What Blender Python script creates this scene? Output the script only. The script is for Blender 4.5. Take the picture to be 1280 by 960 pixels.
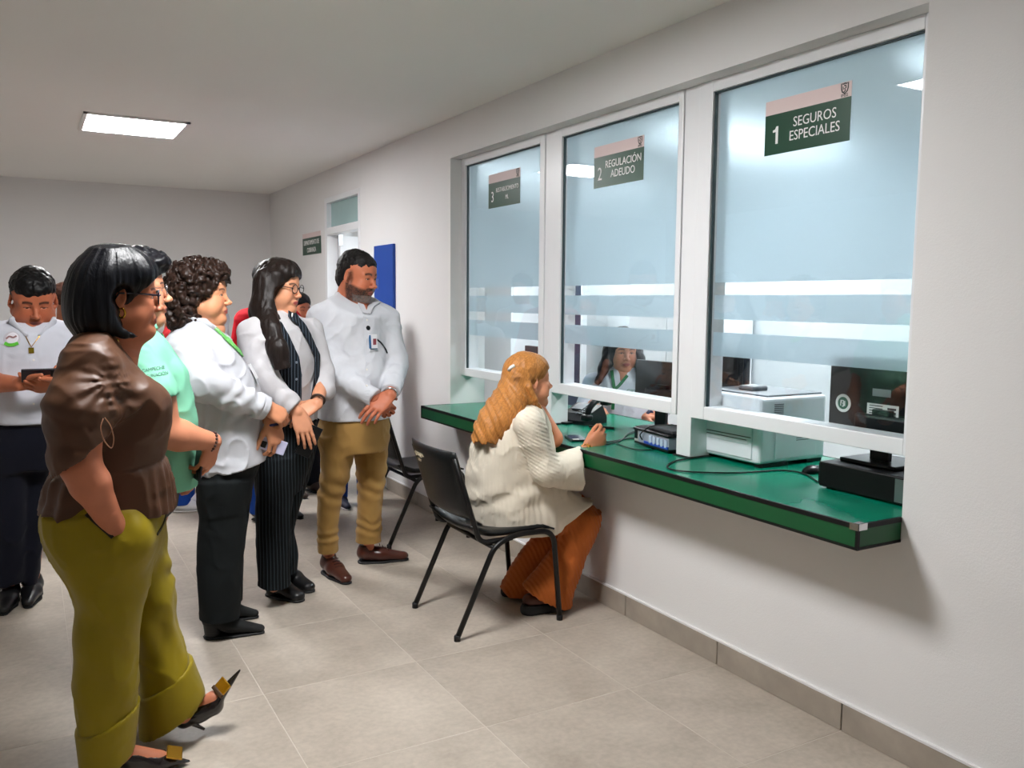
import bpy, bmesh, math, random
import numpy as np
from mathutils import Matrix, Vector
from mathutils.bvhtree import BVHTree

random.seed(7)
SC = bpy.context.scene
for _o in list(bpy.data.objects):
    bpy.data.objects.remove(_o, do_unlink=True)
COL = SC.collection

# ------------------------------------------------------------------ camera
FPX, YAW, PITCH, ROLL, CAMH = 1067.97, 0.516492, 0.096848, -0.008134, 1.45
def _cam_axes():
    f = np.array([math.sin(YAW)*math.cos(PITCH), math.cos(YAW)*math.cos(PITCH), -math.sin(PITCH)])
    r = np.array([math.cos(YAW), -math.sin(YAW), 0.0]); d = np.cross(f, r)
    c, s = math.cos(ROLL), math.sin(ROLL)
    return np.array([c*r+s*d, -s*r+c*d, f])
CM = _cam_axes()
cam_d = bpy.data.cameras.new('camera'); cam = bpy.data.objects.new('camera', cam_d); COL.objects.link(cam)
cam_d.sensor_width = 36; cam_d.lens = FPX/1280*36; cam_d.clip_start = 0.05; cam_d.clip_end = 60
cam.matrix_world = Matrix(((CM[0][0], -CM[1][0], -CM[2][0], 0), (CM[0][1], -CM[1][1], -CM[2][1], 0),
                           (CM[0][2], -CM[1][2], -CM[2][2], CAMH), (0, 0, 0, 1)))
SC.camera = cam
SC.view_settings.view_transform = 'Standard'; SC.view_settings.look = 'None'
SC.view_settings.gamma = 1.0; SC.view_settings.use_curve_mapping = False
SC.view_settings.exposure = 0.0
try:
    SC.cycles.use_denoising = True; SC.cycles.max_bounces = 10; SC.cycles.transparent_max_bounces = 16
    SC.cycles.caustics_reflective = False; SC.cycles.caustics_refractive = False
    SC.cycles.sample_clamp_indirect = 8
except Exception:
    pass
LAMP = 72.0          # strength of every ceiling panel of the hall
LAMP_OFFICE = 59.0   # and of the office behind the counter
world = bpy.data.worlds.new('world'); SC.world = world; world.use_nodes = True
world.node_tree.nodes['Background'].inputs[0].default_value = (0.8, 0.85, 0.9, 1)
world.node_tree.nodes['Background'].inputs[1].default_value = 0.05

def ray(u, v):
    return np.array([(u-640)/FPX, (v-480)/FPX, 1.0]) @ CM
EYE = np.array([0, 0, CAMH])
def on_z(u, v, z): d = ray(u, v); return EYE + d*(z-CAMH)/d[2]
def on_x(u, v, x): d = ray(u, v); return EYE + d*x/d[0]
def on_y(u, v, y): d = ray(u, v); return EYE + d*y/d[1]

# ------------------------------------------------------------------ materials
def lin(c):
    c = c/255.0
    return c/12.92 if c <= 0.04045 else ((c+0.055)/1.055)**2.4
def rgb(r, g, b): return (lin(r), lin(g), lin(b), 1.0)
MATS = {}
def mat(name, col, rough=0.6, metal=0.0, bump=0.0, bscale=40.0, vary=0.0, vscale=6.0, spec=0.5, sheen=0.0,
        emit=None, estr=0.0, attr=False, stretch=None, rot=None, coat=0.0, detail=4.0, bdist=0.01, fold=0.0, fscale=13.0):
    if name in MATS: return MATS[name]
    m = bpy.data.materials.new(name); m.use_nodes = True
    nt = m.node_tree; b = nt.nodes['Principled BSDF']
    b.inputs['Base Color'].default_value = col; b.inputs['Roughness'].default_value = rough
    b.inputs['Metallic'].default_value = metal; b.inputs['Specular IOR Level'].default_value = spec
    if sheen: b.inputs['Sheen Weight'].default_value = sheen
    if coat: b.inputs['Coat Weight'].default_value = coat; b.inputs['Coat Roughness'].default_value = 0.15
    src = None
    tc = nt.nodes.new('ShaderNodeTexCoord'); vec = tc.outputs['Object']
    if stretch:
        mp = nt.nodes.new('ShaderNodeMapping'); mp.inputs['Scale'].default_value = stretch
        if rot: mp.vector_type = 'TEXTURE'; mp.inputs['Scale'].default_value = tuple(1/q for q in stretch); mp.inputs['Rotation'].default_value = rot
        nt.links.new(vec, mp.inputs['Vector']); vec = mp.outputs['Vector']
    if attr:
        a = nt.nodes.new('ShaderNodeAttribute'); a.attribute_name = 'Col'; src = a.outputs['Color']
    if vary:
        n = nt.nodes.new('ShaderNodeTexNoise'); n.inputs['Scale'].default_value = vscale; n.inputs['Detail'].default_value = detail
        nt.links.new(vec, n.inputs['Vector'])
        mx = nt.nodes.new('ShaderNodeMix'); mx.data_type = 'RGBA'; mx.blend_type = 'MULTIPLY'; mx.inputs[0].default_value = 1.0
        rp = nt.nodes.new('ShaderNodeMapRange'); rp.inputs['From Min'].default_value = 0.3; rp.inputs['From Max'].default_value = 0.7
        rp.inputs['To Min'].default_value = 1-vary; rp.inputs['To Max'].default_value = 1+vary
        nt.links.new(n.outputs['Fac'], rp.inputs['Value'])
        if src is None: mx.inputs[6].default_value = col
        else: nt.links.new(src, mx.inputs[6])
        nt.links.new(rp.outputs['Result'], mx.inputs[7]); src = mx.outputs[2]
    if src is not None: nt.links.new(src, b.inputs['Base Color'])
    if bump:
        n2 = nt.nodes.new('ShaderNodeTexNoise'); n2.inputs['Scale'].default_value = bscale; n2.inputs['Detail'].default_value = detail
        nt.links.new(vec, n2.inputs['Vector'])
        bp = nt.nodes.new('ShaderNodeBump'); bp.inputs['Strength'].default_value = bump; bp.inputs['Distance'].default_value = bdist
        nt.links.new(n2.outputs['Fac'], bp.inputs['Height']); nt.links.new(bp.outputs['Normal'], b.inputs['Normal'])
        if fold:
            n3 = nt.nodes.new('ShaderNodeTexNoise'); n3.inputs['Scale'].default_value = fscale; n3.inputs['Detail'].default_value = 3.5; n3.inputs['Distortion'].default_value = 1.2
            try: n3.noise_type = 'RIDGED_MULTIFRACTAL'
            except Exception: pass
            nt.links.new(vec, n3.inputs['Vector'])
            b2 = nt.nodes.new('ShaderNodeBump'); b2.inputs['Strength'].default_value = fold; b2.inputs['Distance'].default_value = 0.012
            nt.links.new(n3.outputs['Fac'], b2.inputs['Height']); nt.links.new(b2.outputs['Normal'], bp.inputs['Normal'])
    if emit is not None:
        b.inputs['Emission Color'].default_value = emit; b.inputs['Emission Strength'].default_value = estr
    MATS[name] = m
    return m
def nodes_of(m): return m.node_tree, m.node_tree.nodes['Principled BSDF']

# ------------------------------------------------------------------ object helpers
def tag(o, label=None, cat=None, group=None, kind=None):
    if label: o['label'] = label
    if cat: o['category'] = cat
    if group: o['group'] = group
    if kind: o['kind'] = kind
    return o
def empty(name, loc=(0, 0, 0), rz=0.0, parent=None):
    o = bpy.data.objects.new(name, None); COL.objects.link(o); o.empty_display_size = 0.1
    o.location = loc; o.rotation_euler = (0, 0, rz)
    if parent: o.parent = parent
    return o
def link_mesh(name, me, m, parent=None, smooth=False):
    o = bpy.data.objects.new(name, me); COL.objects.link(o)
    if m is not None and not me.materials: me.materials.append(m)
    if parent: o.parent = parent
    if smooth: me.polygons.foreach_set('use_smooth', [True]*len(me.polygons))
    return o
class MB:
    """collects primitive shapes into one mesh"""
    def __init__(self): self.bm = bmesh.new()
    def box(self, x0, x1, y0, y1, z0, z1, bev=0.0, seg=2, M=None):
        g = bmesh.ops.create_cube(self.bm, size=1.0); vs = g['verts']
        bmesh.ops.scale(self.bm, verts=vs, vec=(abs(x1-x0), abs(y1-y0), abs(z1-z0)))
        bmesh.ops.translate(self.bm, verts=vs, vec=((x0+x1)/2, (y0+y1)/2, (z0+z1)/2))
        if bev:
            es = list({e for v in vs for e in v.link_edges})
            r = bmesh.ops.bevel(self.bm, geom=es, offset=bev, segments=seg, affect='EDGES', profile=0.5)
            vs = list({v for f in r['faces'] for v in f.verts} | {v for v in vs if v.is_valid})
        if M is not None: bmesh.ops.transform(self.bm, verts=vs, matrix=M)
        return self
    def tube(self, pts, r, seg=10, closed=False, r2=None):
        pts = [Vector(p) for p in pts]; n = len(pts); rings = []
        up = None
        for i, p in enumerate(pts):
            if closed: d = pts[(i+1) % n]-pts[i-1]
            else: d = (pts[min(i+1, n-1)]-pts[max(i-1, 0)])
            d.normalize()
            if up is None: up = Vector((0, 0, 1)) if abs(d.z) < 0.9 else Vector((1, 0, 0))
            a = d.cross(up).normalized(); b = a.cross(d).normalized(); up = b
            rr = r if r2 is None else r+(r2-r)*i/(n-1)
            rings.append([self.bm.verts.new(p+a*math.cos(2*math.pi*k/seg)*rr+b*math.sin(2*math.pi*k/seg)*rr) for k in range(seg)])
        m = n if closed else n-1
        for i in range(m):
            A, B = rings[i], rings[(i+1) % n]
            for k in range(seg): self.bm.faces.new((A[k], A[(k+1) % seg], B[(k+1) % seg], B[k]))
        if not closed:
            self.bm.faces.new(rings[0][::-1]); self.bm.faces.new(rings[-1])
        return self
    def lathe(self, prof, M=None, seg=24):
        """prof: (radius, height) from bottom to top"""
        rings = []
        for r, h in prof:
            rings.append([self.bm.verts.new((r*math.cos(2*math.pi*k/seg), r*math.sin(2*math.pi*k/seg), h)) for k in range(seg)])
        for i in range(len(prof)-1):
            A, B = rings[i], rings[i+1]
            for k in range(seg): self.bm.faces.new((A[k], A[(k+1) % seg], B[(k+1) % seg], B[k]))
        self.bm.faces.new(rings[0][::-1]); self.bm.faces.new(rings[-1])
        if M is not None: bmesh.ops.transform(self.bm, verts=[v for g in rings for v in g], matrix=M)
        return self
    def prism(self, poly, y0, y1, M=None):
        """polygon of (x,z) swept along y"""
        a = [self.bm.verts.new((x, y0, z)) for x, z in poly]; b = [self.bm.verts.new((x, y1, z)) for x, z in poly]
        n = len(poly)
        self.bm.faces.new(a[::-1]); self.bm.faces.new(b)
        for i in range(n): self.bm.faces.new((a[i], a[(i+1) % n], b[(i+1) % n], b[i]))
        if M is not None: bmesh.ops.transform(self.bm, verts=a+b, matrix=M)
        return self
    def mesh(self, name):
        bmesh.ops.recalc_face_normals(self.bm, faces=self.bm.faces)
        me = bpy.data.meshes.new(name); self.bm.to_mesh(me); self.bm.free(); return me
    def build(self, name, m, parent=None, smooth=False):
        return link_mesh(name, self.mesh(name), m, parent, smooth)
def smooth_path(pts, n=6):
    """Catmull-Rom through points"""
    P = [np.array(p, float) for p in pts]; P = [2*P[0]-P[1]]+P+[2*P[-1]-P[-2]]; out = []
    for i in range(1, len(P)-2):
        for k in range(n):
            t = k/n
            out.append(0.5*((2*P[i])+(-P[i-1]+P[i+1])*t+(2*P[i-1]-5*P[i]+4*P[i+1]-P[i+2])*t*t+(-P[i-1]+3*P[i]-3*P[i+1]+P[i+2])*t**3))
    out.append(P[-2]); return out
def text_mesh(name, s, size, extrude=0.0006, align='LEFT', sx=1.0):
    c = bpy.data.curves.new(name, 'FONT'); c.body = s; c.size = size; c.align_x = align; c.extrude = extrude
    c.resolution_u = 3
    o = bpy.data.objects.new(name, c); COL.objects.link(o)
    dg = bpy.context.evaluated_depsgraph_get(); dg.update()
    me = bpy.data.meshes.new_from_object(o.evaluated_get(dg))
    bpy.data.objects.remove(o, do_unlink=True); me.materials.clear()
    if sx != 1.0:
        for v in me.vertices: v.co.x *= sx
    return me
ONWALL = Matrix(((0, 0, -1, 0), (-1, 0, 0, 0), (0, 1, 0, 0), (0, 0, 0, 1)))   # text on a face that looks to -x
def wall_text(name, s, size, x, y, z, m, parent, align='LEFT', sx=1.0):
    me = text_mesh(name, s, size, align=align, sx=sx); o = link_mesh(name, me, m, parent)
    pl = Vector(parent.location) if parent else Vector((0, 0, 0))
    me.transform(Matrix.Translation(Vector((x, y, z))-pl) @ ONWALL)
    return o
# ------------------------------------------------------------------ the hall
WX = 2.37; WT = 2.62           # wall with the service windows: front and back face
YB = 9.573; XL = -3.0; YF = -2.6; CH = 2.59
RY0, RY1, RZ0, RZ1 = 1.684, 4.982, 0.706, 2.343     # opening for the windows and counter
DY0, DY1, DZ1 = 6.67, 7.60, 2.347                   # door opening
M_wall = mat('painted_wall', rgb(232, 231, 231), 0.75, bump=0.08, bscale=180, vary=0.015, vscale=1.5)
M_ceil = mat('painted_ceiling', rgb(240, 239, 236), 0.85, vary=0.012, vscale=0.8)
M_white = mat('white_aluminium', rgb(236, 237, 240), 0.32, vary=0.01)
M_grout = mat('grout', rgb(196, 187, 176), 0.9)
def tile_material():
    m = mat('floor_tile', rgb(170, 162, 152), 0.42, spec=0.42)
    nt, b = nodes_of(m)
    tc = nt.nodes.new('ShaderNodeTexCoord'); oi = nt.nodes.new('ShaderNodeObjectInfo')
    ad = nt.nodes.new('ShaderNodeVectorMath'); ad.operation = 'ADD'
    sc = nt.nodes.new('ShaderNodeVectorMath'); sc.operation = 'SCALE'; sc.inputs[3].default_value = 7.0
    nt.links.new(oi.outputs['Location'], sc.inputs[0]); nt.links.new(tc.outputs['Object'], ad.inputs[0]); nt.links.new(sc.outputs[0], ad.inputs[1])
    n1 = nt.nodes.new('ShaderNodeTexNoise'); n1.inputs['Scale'].default_value = 2.6; n1.inputs['Detail'].default_value = 7; n1.inputs['Roughness'].default_value = 0.65
    n2 = nt.nodes.new('ShaderNodeTexNoise'); n2.inputs['Scale'].default_value = 45; n2.inputs['Detail'].default_value = 5
    for n in (n1, n2): nt.links.new(ad.outputs[0], n.inputs['Vector'])
    cr = nt.nodes.new('ShaderNodeValToRGB'); e = cr.color_ramp.elements
    e[0].position = 0.3; e[0].color = rgb(160, 149, 136); e[1].position = 0.72; e[1].color = rgb(194, 183, 170)
    nt.links.new(n1.outputs['Fac'], cr.inputs['Fac'])
    mr = nt.nodes.new('ShaderNodeMapRange'); mr.inputs['From Min'].default_value = 0.35; mr.inputs['From Max'].default_value = 0.65
    mr.inputs['To Min'].default_value = 0.93; mr.inputs['To Max'].default_value = 1.05
    nt.links.new(n2.outputs['Fac'], mr.inputs['Value'])
    mx = nt.nodes.new('ShaderNodeMix'); mx.data_type = 'RGBA'; mx.blend_type = 'MULTIPLY'; mx.inputs[0].default_value = 1
    nt.links.new(cr.outputs['Color'], mx.inputs[6]); nt.links.new(mr.outputs['Result'], mx.inputs[7])
    nt.links.new(mx.outputs[2], b.inputs['Base Color'])
    rr = nt.nodes.new('ShaderNodeMapRange'); rr.inputs['To Min'].default_value = 0.34; rr.inputs['To Max'].default_value = 0.55
    nt.links.new(n1.outputs['Fac'], rr.inputs['Value']); nt.links.new(rr.outputs['Result'], b.inputs['Roughness'])
    return m
M_tile = tile_material()
M_base = mat('baseboard_tile', rgb(164, 154, 142), 0.5, vary=0.12, vscale=9, detail=6)

floor = tag(MB().box(XL, 6.2, YF, YB, -0.06, -0.0007).build('floor', M_grout), kind='structure')
tb = MB().box(-0.3013, 0.3013, -0.3013, 0.3013, -0.006, 0.0, bev=0.0012, seg=1).mesh('tile')
tb.materials.append(M_tile)
TP = 0.605
for i in range(-9, 9):
    for j in range(-9, 20):
        cx = 1.31+TP*(i+0.5); cy = 2.47+TP*(j+0.5)
        if cx+0.25 < XL or cx-0.29 > 6.2 or cy-0.29 > YB or cy+0.25 < YF: continue
        if cx > 2.8 and (cx > 5.2 or cy < 4.4): continue
        if cx-0.3 > WX: pass
        if cy < 0.2 and cx < 1.5: continue
        o = bpy.data.objects.new('tile', tb); COL.objects.link(o); o.parent = floor; o.location = (cx, cy, 0)

tag(MB().box(XL-0.2, 6.2, YF-0.2, YB+0.2, CH, CH+0.15).build('ceiling', M_ceil), kind='structure')
tag(MB().box(XL-0.2, 6.2, YB, YB+0.2, -0.06, CH).build('wall_back', M_wall), kind='structure')
tag(MB().box(XL-0.2, XL, YF-0.2, YB+0.2, -0.06, CH).build('wall_left', M_wall), kind='structure')
tag(MB().box(XL-0.2, 6.2, YF-0.2, YF, -0.06, CH).build('wall_front', M_wall), kind='structure')
w = MB()
w.box(WX, WT, YF, RY0, -0.06, CH); w.box(WX, WT, RY0, RY1, -0.06, RZ0); w.box(WX, WT, RY0, RY1, RZ1, CH)
w.box(WX, WT, RY1, DY0, -0.06, CH); w.box(WX, WT, DY0, DY1, DZ1, CH); w.box(WX, WT, DY1, YB, -0.06, CH)
wall_right = tag(w.build('wall_right', M_wall), kind='structure')
tag(MB().box(5.0, 6.2, YF, YB, -0.06, CH).build('wall_office', mat('office_wall_paint', rgb(200, 208, 212), 0.8)), kind='structure')
# tile baseboards along the window wall and the back wall
bb = tag(empty('baseboard_right', (WX, 0, 0)), kind='structure')
bt = MB().box(-0.011, 0, -0.3, 0.3, 0.0, 0.098, bev=0.0015, seg=1).mesh('baseboard_tile'); bt.materials.append(M_base)
for k in range(20):
    cy = 2.47+TP*(k-4.5)
    if DY0-0.3 < cy < DY1+0.3 or cy > YB-0.3: continue
    o = bpy.data.objects.new('baseboard_tile', bt); COL.objects.link(o); o.parent = bb; o.location = (0, cy, 0)
    MBo = None
strip = MB().box(-0.012, 0, YF, DY0, 0.098, 0.106).build('mortar_strip', M_wall, bb)
bb2 = tag(empty('baseboard_back', (0, YB, 0)), kind='structure')
bt2 = MB().box(-0.3, 0.3, -0.011, 0, 0.0, 0.098, bev=0.0015, seg=1).mesh('baseboard_tile'); bt2.materials.append(M_base)
for k in range(9):
    o = bpy.data.objects.new('baseboard_tile', bt2); COL.objects.link(o); o.parent = bb2; o.location = (2.07-TP*k, 0, 0)

# ceiling panels: the one in view, its twin mirrored in the glass and the rest of the row
M_lampframe = mat('lamp_frame', rgb(235, 235, 235), 0.4)
M_lamp = mat('lamp_diffuser', rgb(255, 255, 255), 0.5, emit=(0.985, 0.985, 0.99, 1), estr=LAMP)
M_lamp2 = mat('lamp_diffuser_office', rgb(255, 255, 255), 0.5, emit=(0.93, 0.97, 1.0, 1), estr=LAMP_OFFICE)
def ceiling_light(x, y, label, m):
    e = tag(empty('ceiling_light', (x, y, CH)), label, 'ceiling light', 'square ceiling panels')
    f = MB()
    for a in (-1, 1):
        f.box(a*0.3-0.012, a*0.3+0.012, -0.312, 0.312, -0.014, 0.0); f.box(-0.312, 0.312, a*0.3-0.012, a*0.3+0.012, -0.0139, 0.0)
    f.build('frame', M_lampframe, e)
    MB().box(-0.289, 0.289, -0.289, 0.289, -0.008, -0.001).build('diffuser', m, e)
ceiling_light(0.67, 6.3, 'lit square ceiling panel above the standing group', M_lamp)
ceiling_light(0.67, 2.7, 'lit square ceiling panel mirrored at the edge of the nearest window', M_lamp)
ceiling_light(4.35, 4.45, 'square office ceiling panel glowing through the nearest window', M_lamp2)
ceiling_light(4.1, 6.75, 'square office ceiling panel glowing through the farther windows', M_lamp2)
ceiling_light(4.1, 2.4, 'square office ceiling panel near the printer', M_lamp2)

# ------------------------------------------------------------------ service windows
def glass_material():
    m = bpy.data.materials.new('clear_glass'); m.use_nodes = True; nt = m.node_tree; nt.nodes.clear()
    out = nt.nodes.new('ShaderNodeOutputMaterial'); mx = nt.nodes.new('ShaderNodeMixShader')
    lw = nt.nodes.new('ShaderNodeLayerWeight'); lw.inputs['Blend'].default_value = 0.5
    pw = nt.nodes.new('ShaderNodeMath'); pw.operation = 'POWER'; pw.inputs[1].default_value = 5.0
    fr = nt.nodes.new('ShaderNodeMath'); fr.operation = 'MULTIPLY_ADD'; fr.inputs[1].default_value = 0.955; fr.inputs[2].default_value = 0.045
    nt.links.new(lw.outputs['Facing'], pw.inputs[0]); nt.links.new(pw.outputs[0], fr.inputs[0])
    tr = nt.nodes.new('ShaderNodeBsdfTransparent'); tr.inputs['Color'].default_value = (0.95, 0.98, 0.988, 1)
    gl = nt.nodes.new('ShaderNodeBsdfGlossy'); gl.inputs['Roughness'].default_value = 0.0; gl.inputs['Color'].default_value = (1, 1, 1, 1)
    nt.links.new(fr.outputs[0], mx.inputs[0]); nt.links.new(tr.outputs[0], mx.inputs[1]); nt.links.new(gl.outputs[0], mx.inputs[2])
    nt.links.new(mx.outputs[0], out.inputs[0]); return m
def film_material():
    m = bpy.data.materials.new('frosted_film'); m.use_nodes = True; nt = m.node_tree; nt.nodes.clear()
    out = nt.nodes.new('ShaderNodeOutputMaterial')
    df = nt.nodes.new('ShaderNodeBsdfDiffuse'); df.inputs['Color'].default_value = rgb(218, 236, 243)
    tl = nt.nodes.new('ShaderNodeBsdfTranslucent'); tl.inputs['Color'].default_value = rgb(228, 240, 246)
    rf = nt.nodes.new('ShaderNodeBsdfRefraction'); rf.inputs['Roughness'].default_value = 0.44; rf.inputs['IOR'].default_value = 1.16
    rf.inputs['Color'].default_value = rgb(236, 242, 246)
    tp = nt.nodes.new('ShaderNodeBsdfTransparent'); tp.inputs['Color'].default_value = (0.85, 0.93, 0.96, 1)
    m1 = nt.nodes.new('ShaderNodeMixShader'); m1.inputs[0].default_value = 0.7
    m2 = nt.nodes.new('ShaderNodeMixShader'); m2.inputs[0].default_value = 0.6
    m3 = nt.nodes.new('ShaderNodeMixShader'); m3.inputs[0].default_value = 0.05
    nt.links.new(df.outputs[0], m1.inputs[1]); nt.links.new(tl.outputs[0], m1.inputs[2])
    nt.links.new(m1.outputs[0], m2.inputs[1]); nt.links.new(rf.outputs[0], m2.inputs[2])
    nt.links.new(m2.outputs[0], m3.inputs[1]); nt.links.new(tp.outputs[0], m3.inputs[2])
    nt.links.new(m3.outputs[0], out.inputs[0]); return m
M_glass = glass_material(); M_film = film_material()
FX0, FX1, GX = 2.446, 2.546, 2.462
M_gasket = mat('rubber_gasket', rgb(40, 60, 66), 0.6)
def window(n, y0, y1, g0, g1, zb, label):
    """outer frame from y0 to y1, glass from g0 to g1"""
    e = tag(empty('window_%d' % n, (FX0, (y0+y1)/2, zb)), kind='structure')
    o = Vector(e.location)
    def part(name, mb, m):
        ob = mb.build(name, m, e); ob.data.transform(Matrix.Translation(-o)); return ob
    gz0, gz1 = 1.017, 2.296
    part('stile', MB().box(FX0, FX1, y0, g0, zb, RZ1, bev=0.003), M_white)
    part('stile', MB().box(FX0, FX1, g1, y1, zb, RZ1, bev=0.003), M_white)
    part('rail', MB().box(FX0, FX1, g0, g1, zb, gz0, bev=0.003), M_white)
    part('rail', MB().box(FX0, FX1, g0, g1, gz1, RZ1, bev=0.003), M_white)
    for a, b in ((g0, g0+0.006), (g1-0.006, g1)): part('gasket', MB().box(GX-0.004, GX+0.01, a, b, gz0, gz1), M_gasket)
    part('gasket', MB().box(GX-0.004, GX+0.01, g0, g1, gz1-0.006, gz1), M_gasket)
    part('pane', MB().box(GX, GX+0.005, g0+0.001, g1-0.001, gz0, gz1), M_glass)
    for z0, z1 in ((1.531, gz1), (1.382, 1.481), (1.232, 1.329)):
        part('frosted_film', MB().box(GX+0.0056, GX+0.0062, g0+0.002, g1-0.022, z0, z1), M_film)
window(1, RY0, 2.765, 1.748, 2.685, 0.962, 'w1')
window(2, 2.862, 3.885, 2.893, 3.806, 0.962, 'w2')
window(3, 3.972, RY1, 4.022, 4.925, 0.968, 'w3')
M_blackrub = mat('black_rubber', rgb(18, 18, 20), 0.7)
for k, (y0, y1) in enumerate(((2.768, 2.859), (3.888, 3.969))):
    t = tag(empty('trim_%d' % (k+1), (2.5, (y0+y1)/2, 0.783)), kind='structure')
    MB().box(-0.048, 0.062, -(y1-y0)/2, (y1-y0)/2, 0.006, RZ1-0.783, bev=0.003).build('mullion_post', M_white, t)
    MB().box(-0.056, 0.068, -(y1-y0)/2-0.012, (y1-y0)/2+0.012, 0.0, 0.006).build('foot_plate', M_blackrub, t)

# ------------------------------------------------------------------ counter
M_green = mat('green_laminate', rgb(4, 124, 96), 0.25, vary=0.06, vscale=3, spec=0.45)
nodes_of(M_green)[1].inputs['Specular Tint'].default_value = rgb(120, 225, 215)
M_green2 = mat('green_edge_laminate', rgb(4, 80, 40), 0.45, vary=0.06, vscale=8)
M_edge = mat('black_edge_band', rgb(8, 8, 9), 0.5, spec=0.3)
M_chrome = mat('chrome', rgb(215, 217, 220), 0.18, metal=1.0)
CX0, CX1, CZ = 2.163, 3.03, 0.783
cy0, cy1 = 1.682, 4.977
ct = tag(empty('counter', (CX0, cy0, 0.706)), 'green laminate service counter running under the three windows', 'counter')
def cpart(name, mb, m):
    o = mb.build(name, m, ct); o.data.transform(Matrix.Translation(-Vector(ct.location))); return o
cpart('top', MB().box(CX0+0.002, CX1-0.002, cy0+0.002, cy1-0.002, CZ-0.012, CZ), M_green)
cpart('core', MB().box(CX0+0.006, CX1-0.006, cy0+0.006, cy1-0.006, 0.708, CZ-0.012), mat('particle_board', rgb(120, 100, 80), 0.8))
cpart('front_panel', MB().box(CX0+0.001, CX0+0.008, cy0+0.008, cy1-0.008, 0.712, CZ-0.012), M_green2)
cpart('end_panel', MB().box(CX0+0.008, WX-0.004, cy0+0.001, cy0+0.008, 0.712, CZ-0.012), M_green2)
cpart('end_panel', MB().box(CX0+0.008, WX-0.004, cy1-0.008, cy1-0.001, 0.712, CZ-0.012), M_green2)
cpart('edge_band', MB().box(CX0-0.001, CX0+0.009, cy0-0.001, cy1, CZ-0.014, CZ+0.001), M_edge)
cpart('edge_band', MB().box(CX0-0.001, CX0+0.009, cy0-0.001, cy1, 0.704, 0.713), M_edge)
cpart('edge_band', MB().box(CX0+0.009, WX-0.003, cy0-0.001, cy0+0.009, CZ-0.014, CZ+0.001), M_edge)
cpart('edge_band', MB().box(CX0+0.009, WX-0.003, cy0-0.001, cy0+0.009, 0.704, 0.713), M_edge)
cpart('edge_band', MB().box(CX0+0.009, WX-0.003, cy1-0.009, cy1, CZ-0.014, CZ+0.001), M_edge)
cpart('edge_band', MB().box(CX0-0.0015, CX0+0.009, cy0-0.0015, cy0+0.008, 0.704, CZ), M_edge)
cpart('edge_band', MB().box(CX0-0.0015, CX0+0.009, cy1-0.008, cy1+0.001, 0.704, CZ), M_edge)
cpart('edge_band', MB().box(CX1-0.009, CX1, cy0, cy1, CZ-0.014, CZ+0.001), M_edge)
cb = MB(); cb.box(CX0-0.004, CX0+0.0, cy0-0.004, cy0+0.028, CZ-0.017, CZ+0.004); cb.box(CX0-0.004, CX0+0.038, cy0-0.004, cy0, CZ-0.017, CZ+0.004)
cb.box(CX0-0.004, CX0+0.03, cy0-0.004, cy0+0.02, CZ+0.001, CZ+0.004)
cpart('corner_guard', cb, M_chrome)

# ------------------------------------------------------------------ signs
M_signw = mat('sign_pale_strip', rgb(226, 205, 203), 0.5); M_signg = mat('sign_green', rgb(10, 66, 44), 0.35)
M_ink = mat('sign_white_ink', rgb(240, 240, 240), 0.5); M_black = mat('black_ink', rgb(24, 24, 26), 0.5)
def emblem(parent, x, y, z, s, m):
    """small institutional crest: a rounded outline, a sitting figure and the letters under it"""
    pl = Vector(parent.location)
    mb = MB(); n = 20
    def ring(pts, w):
        mb.tube([(x, y-a*s, z+b*s) for a, b in pts], w*s, seg=4, closed=True)
    ring([(-.42, .5), (-.2, .44), (0, .5), (.2, .44), (.42, .5), (.40, 0), (.3, -.3), (0, -.5), (-.3, -.3), (-.40, 0)], 0.075)
    mb.tube([(x, y-a*s, z+b*s) for a, b in [(-.1, .3), (.12, .24), (.16, .05), (-.04, -.02), (.1, -.2), (-.1, -.34)]], 0.07*s, seg=4)
    mb.tube([(x, y-a*s, z+b*s) for a, b in [(-.22, .2), (-.18, -.1)]], 0.05*s, seg=4)
    o = mb.build('crest', m, parent); o.data.transform(Matrix.Translation(-pl))
    for v in o.data.vertices: v.co.x = (v.co.x-(x-pl.x))*0.1+(x-pl.x)
    return o
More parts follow.
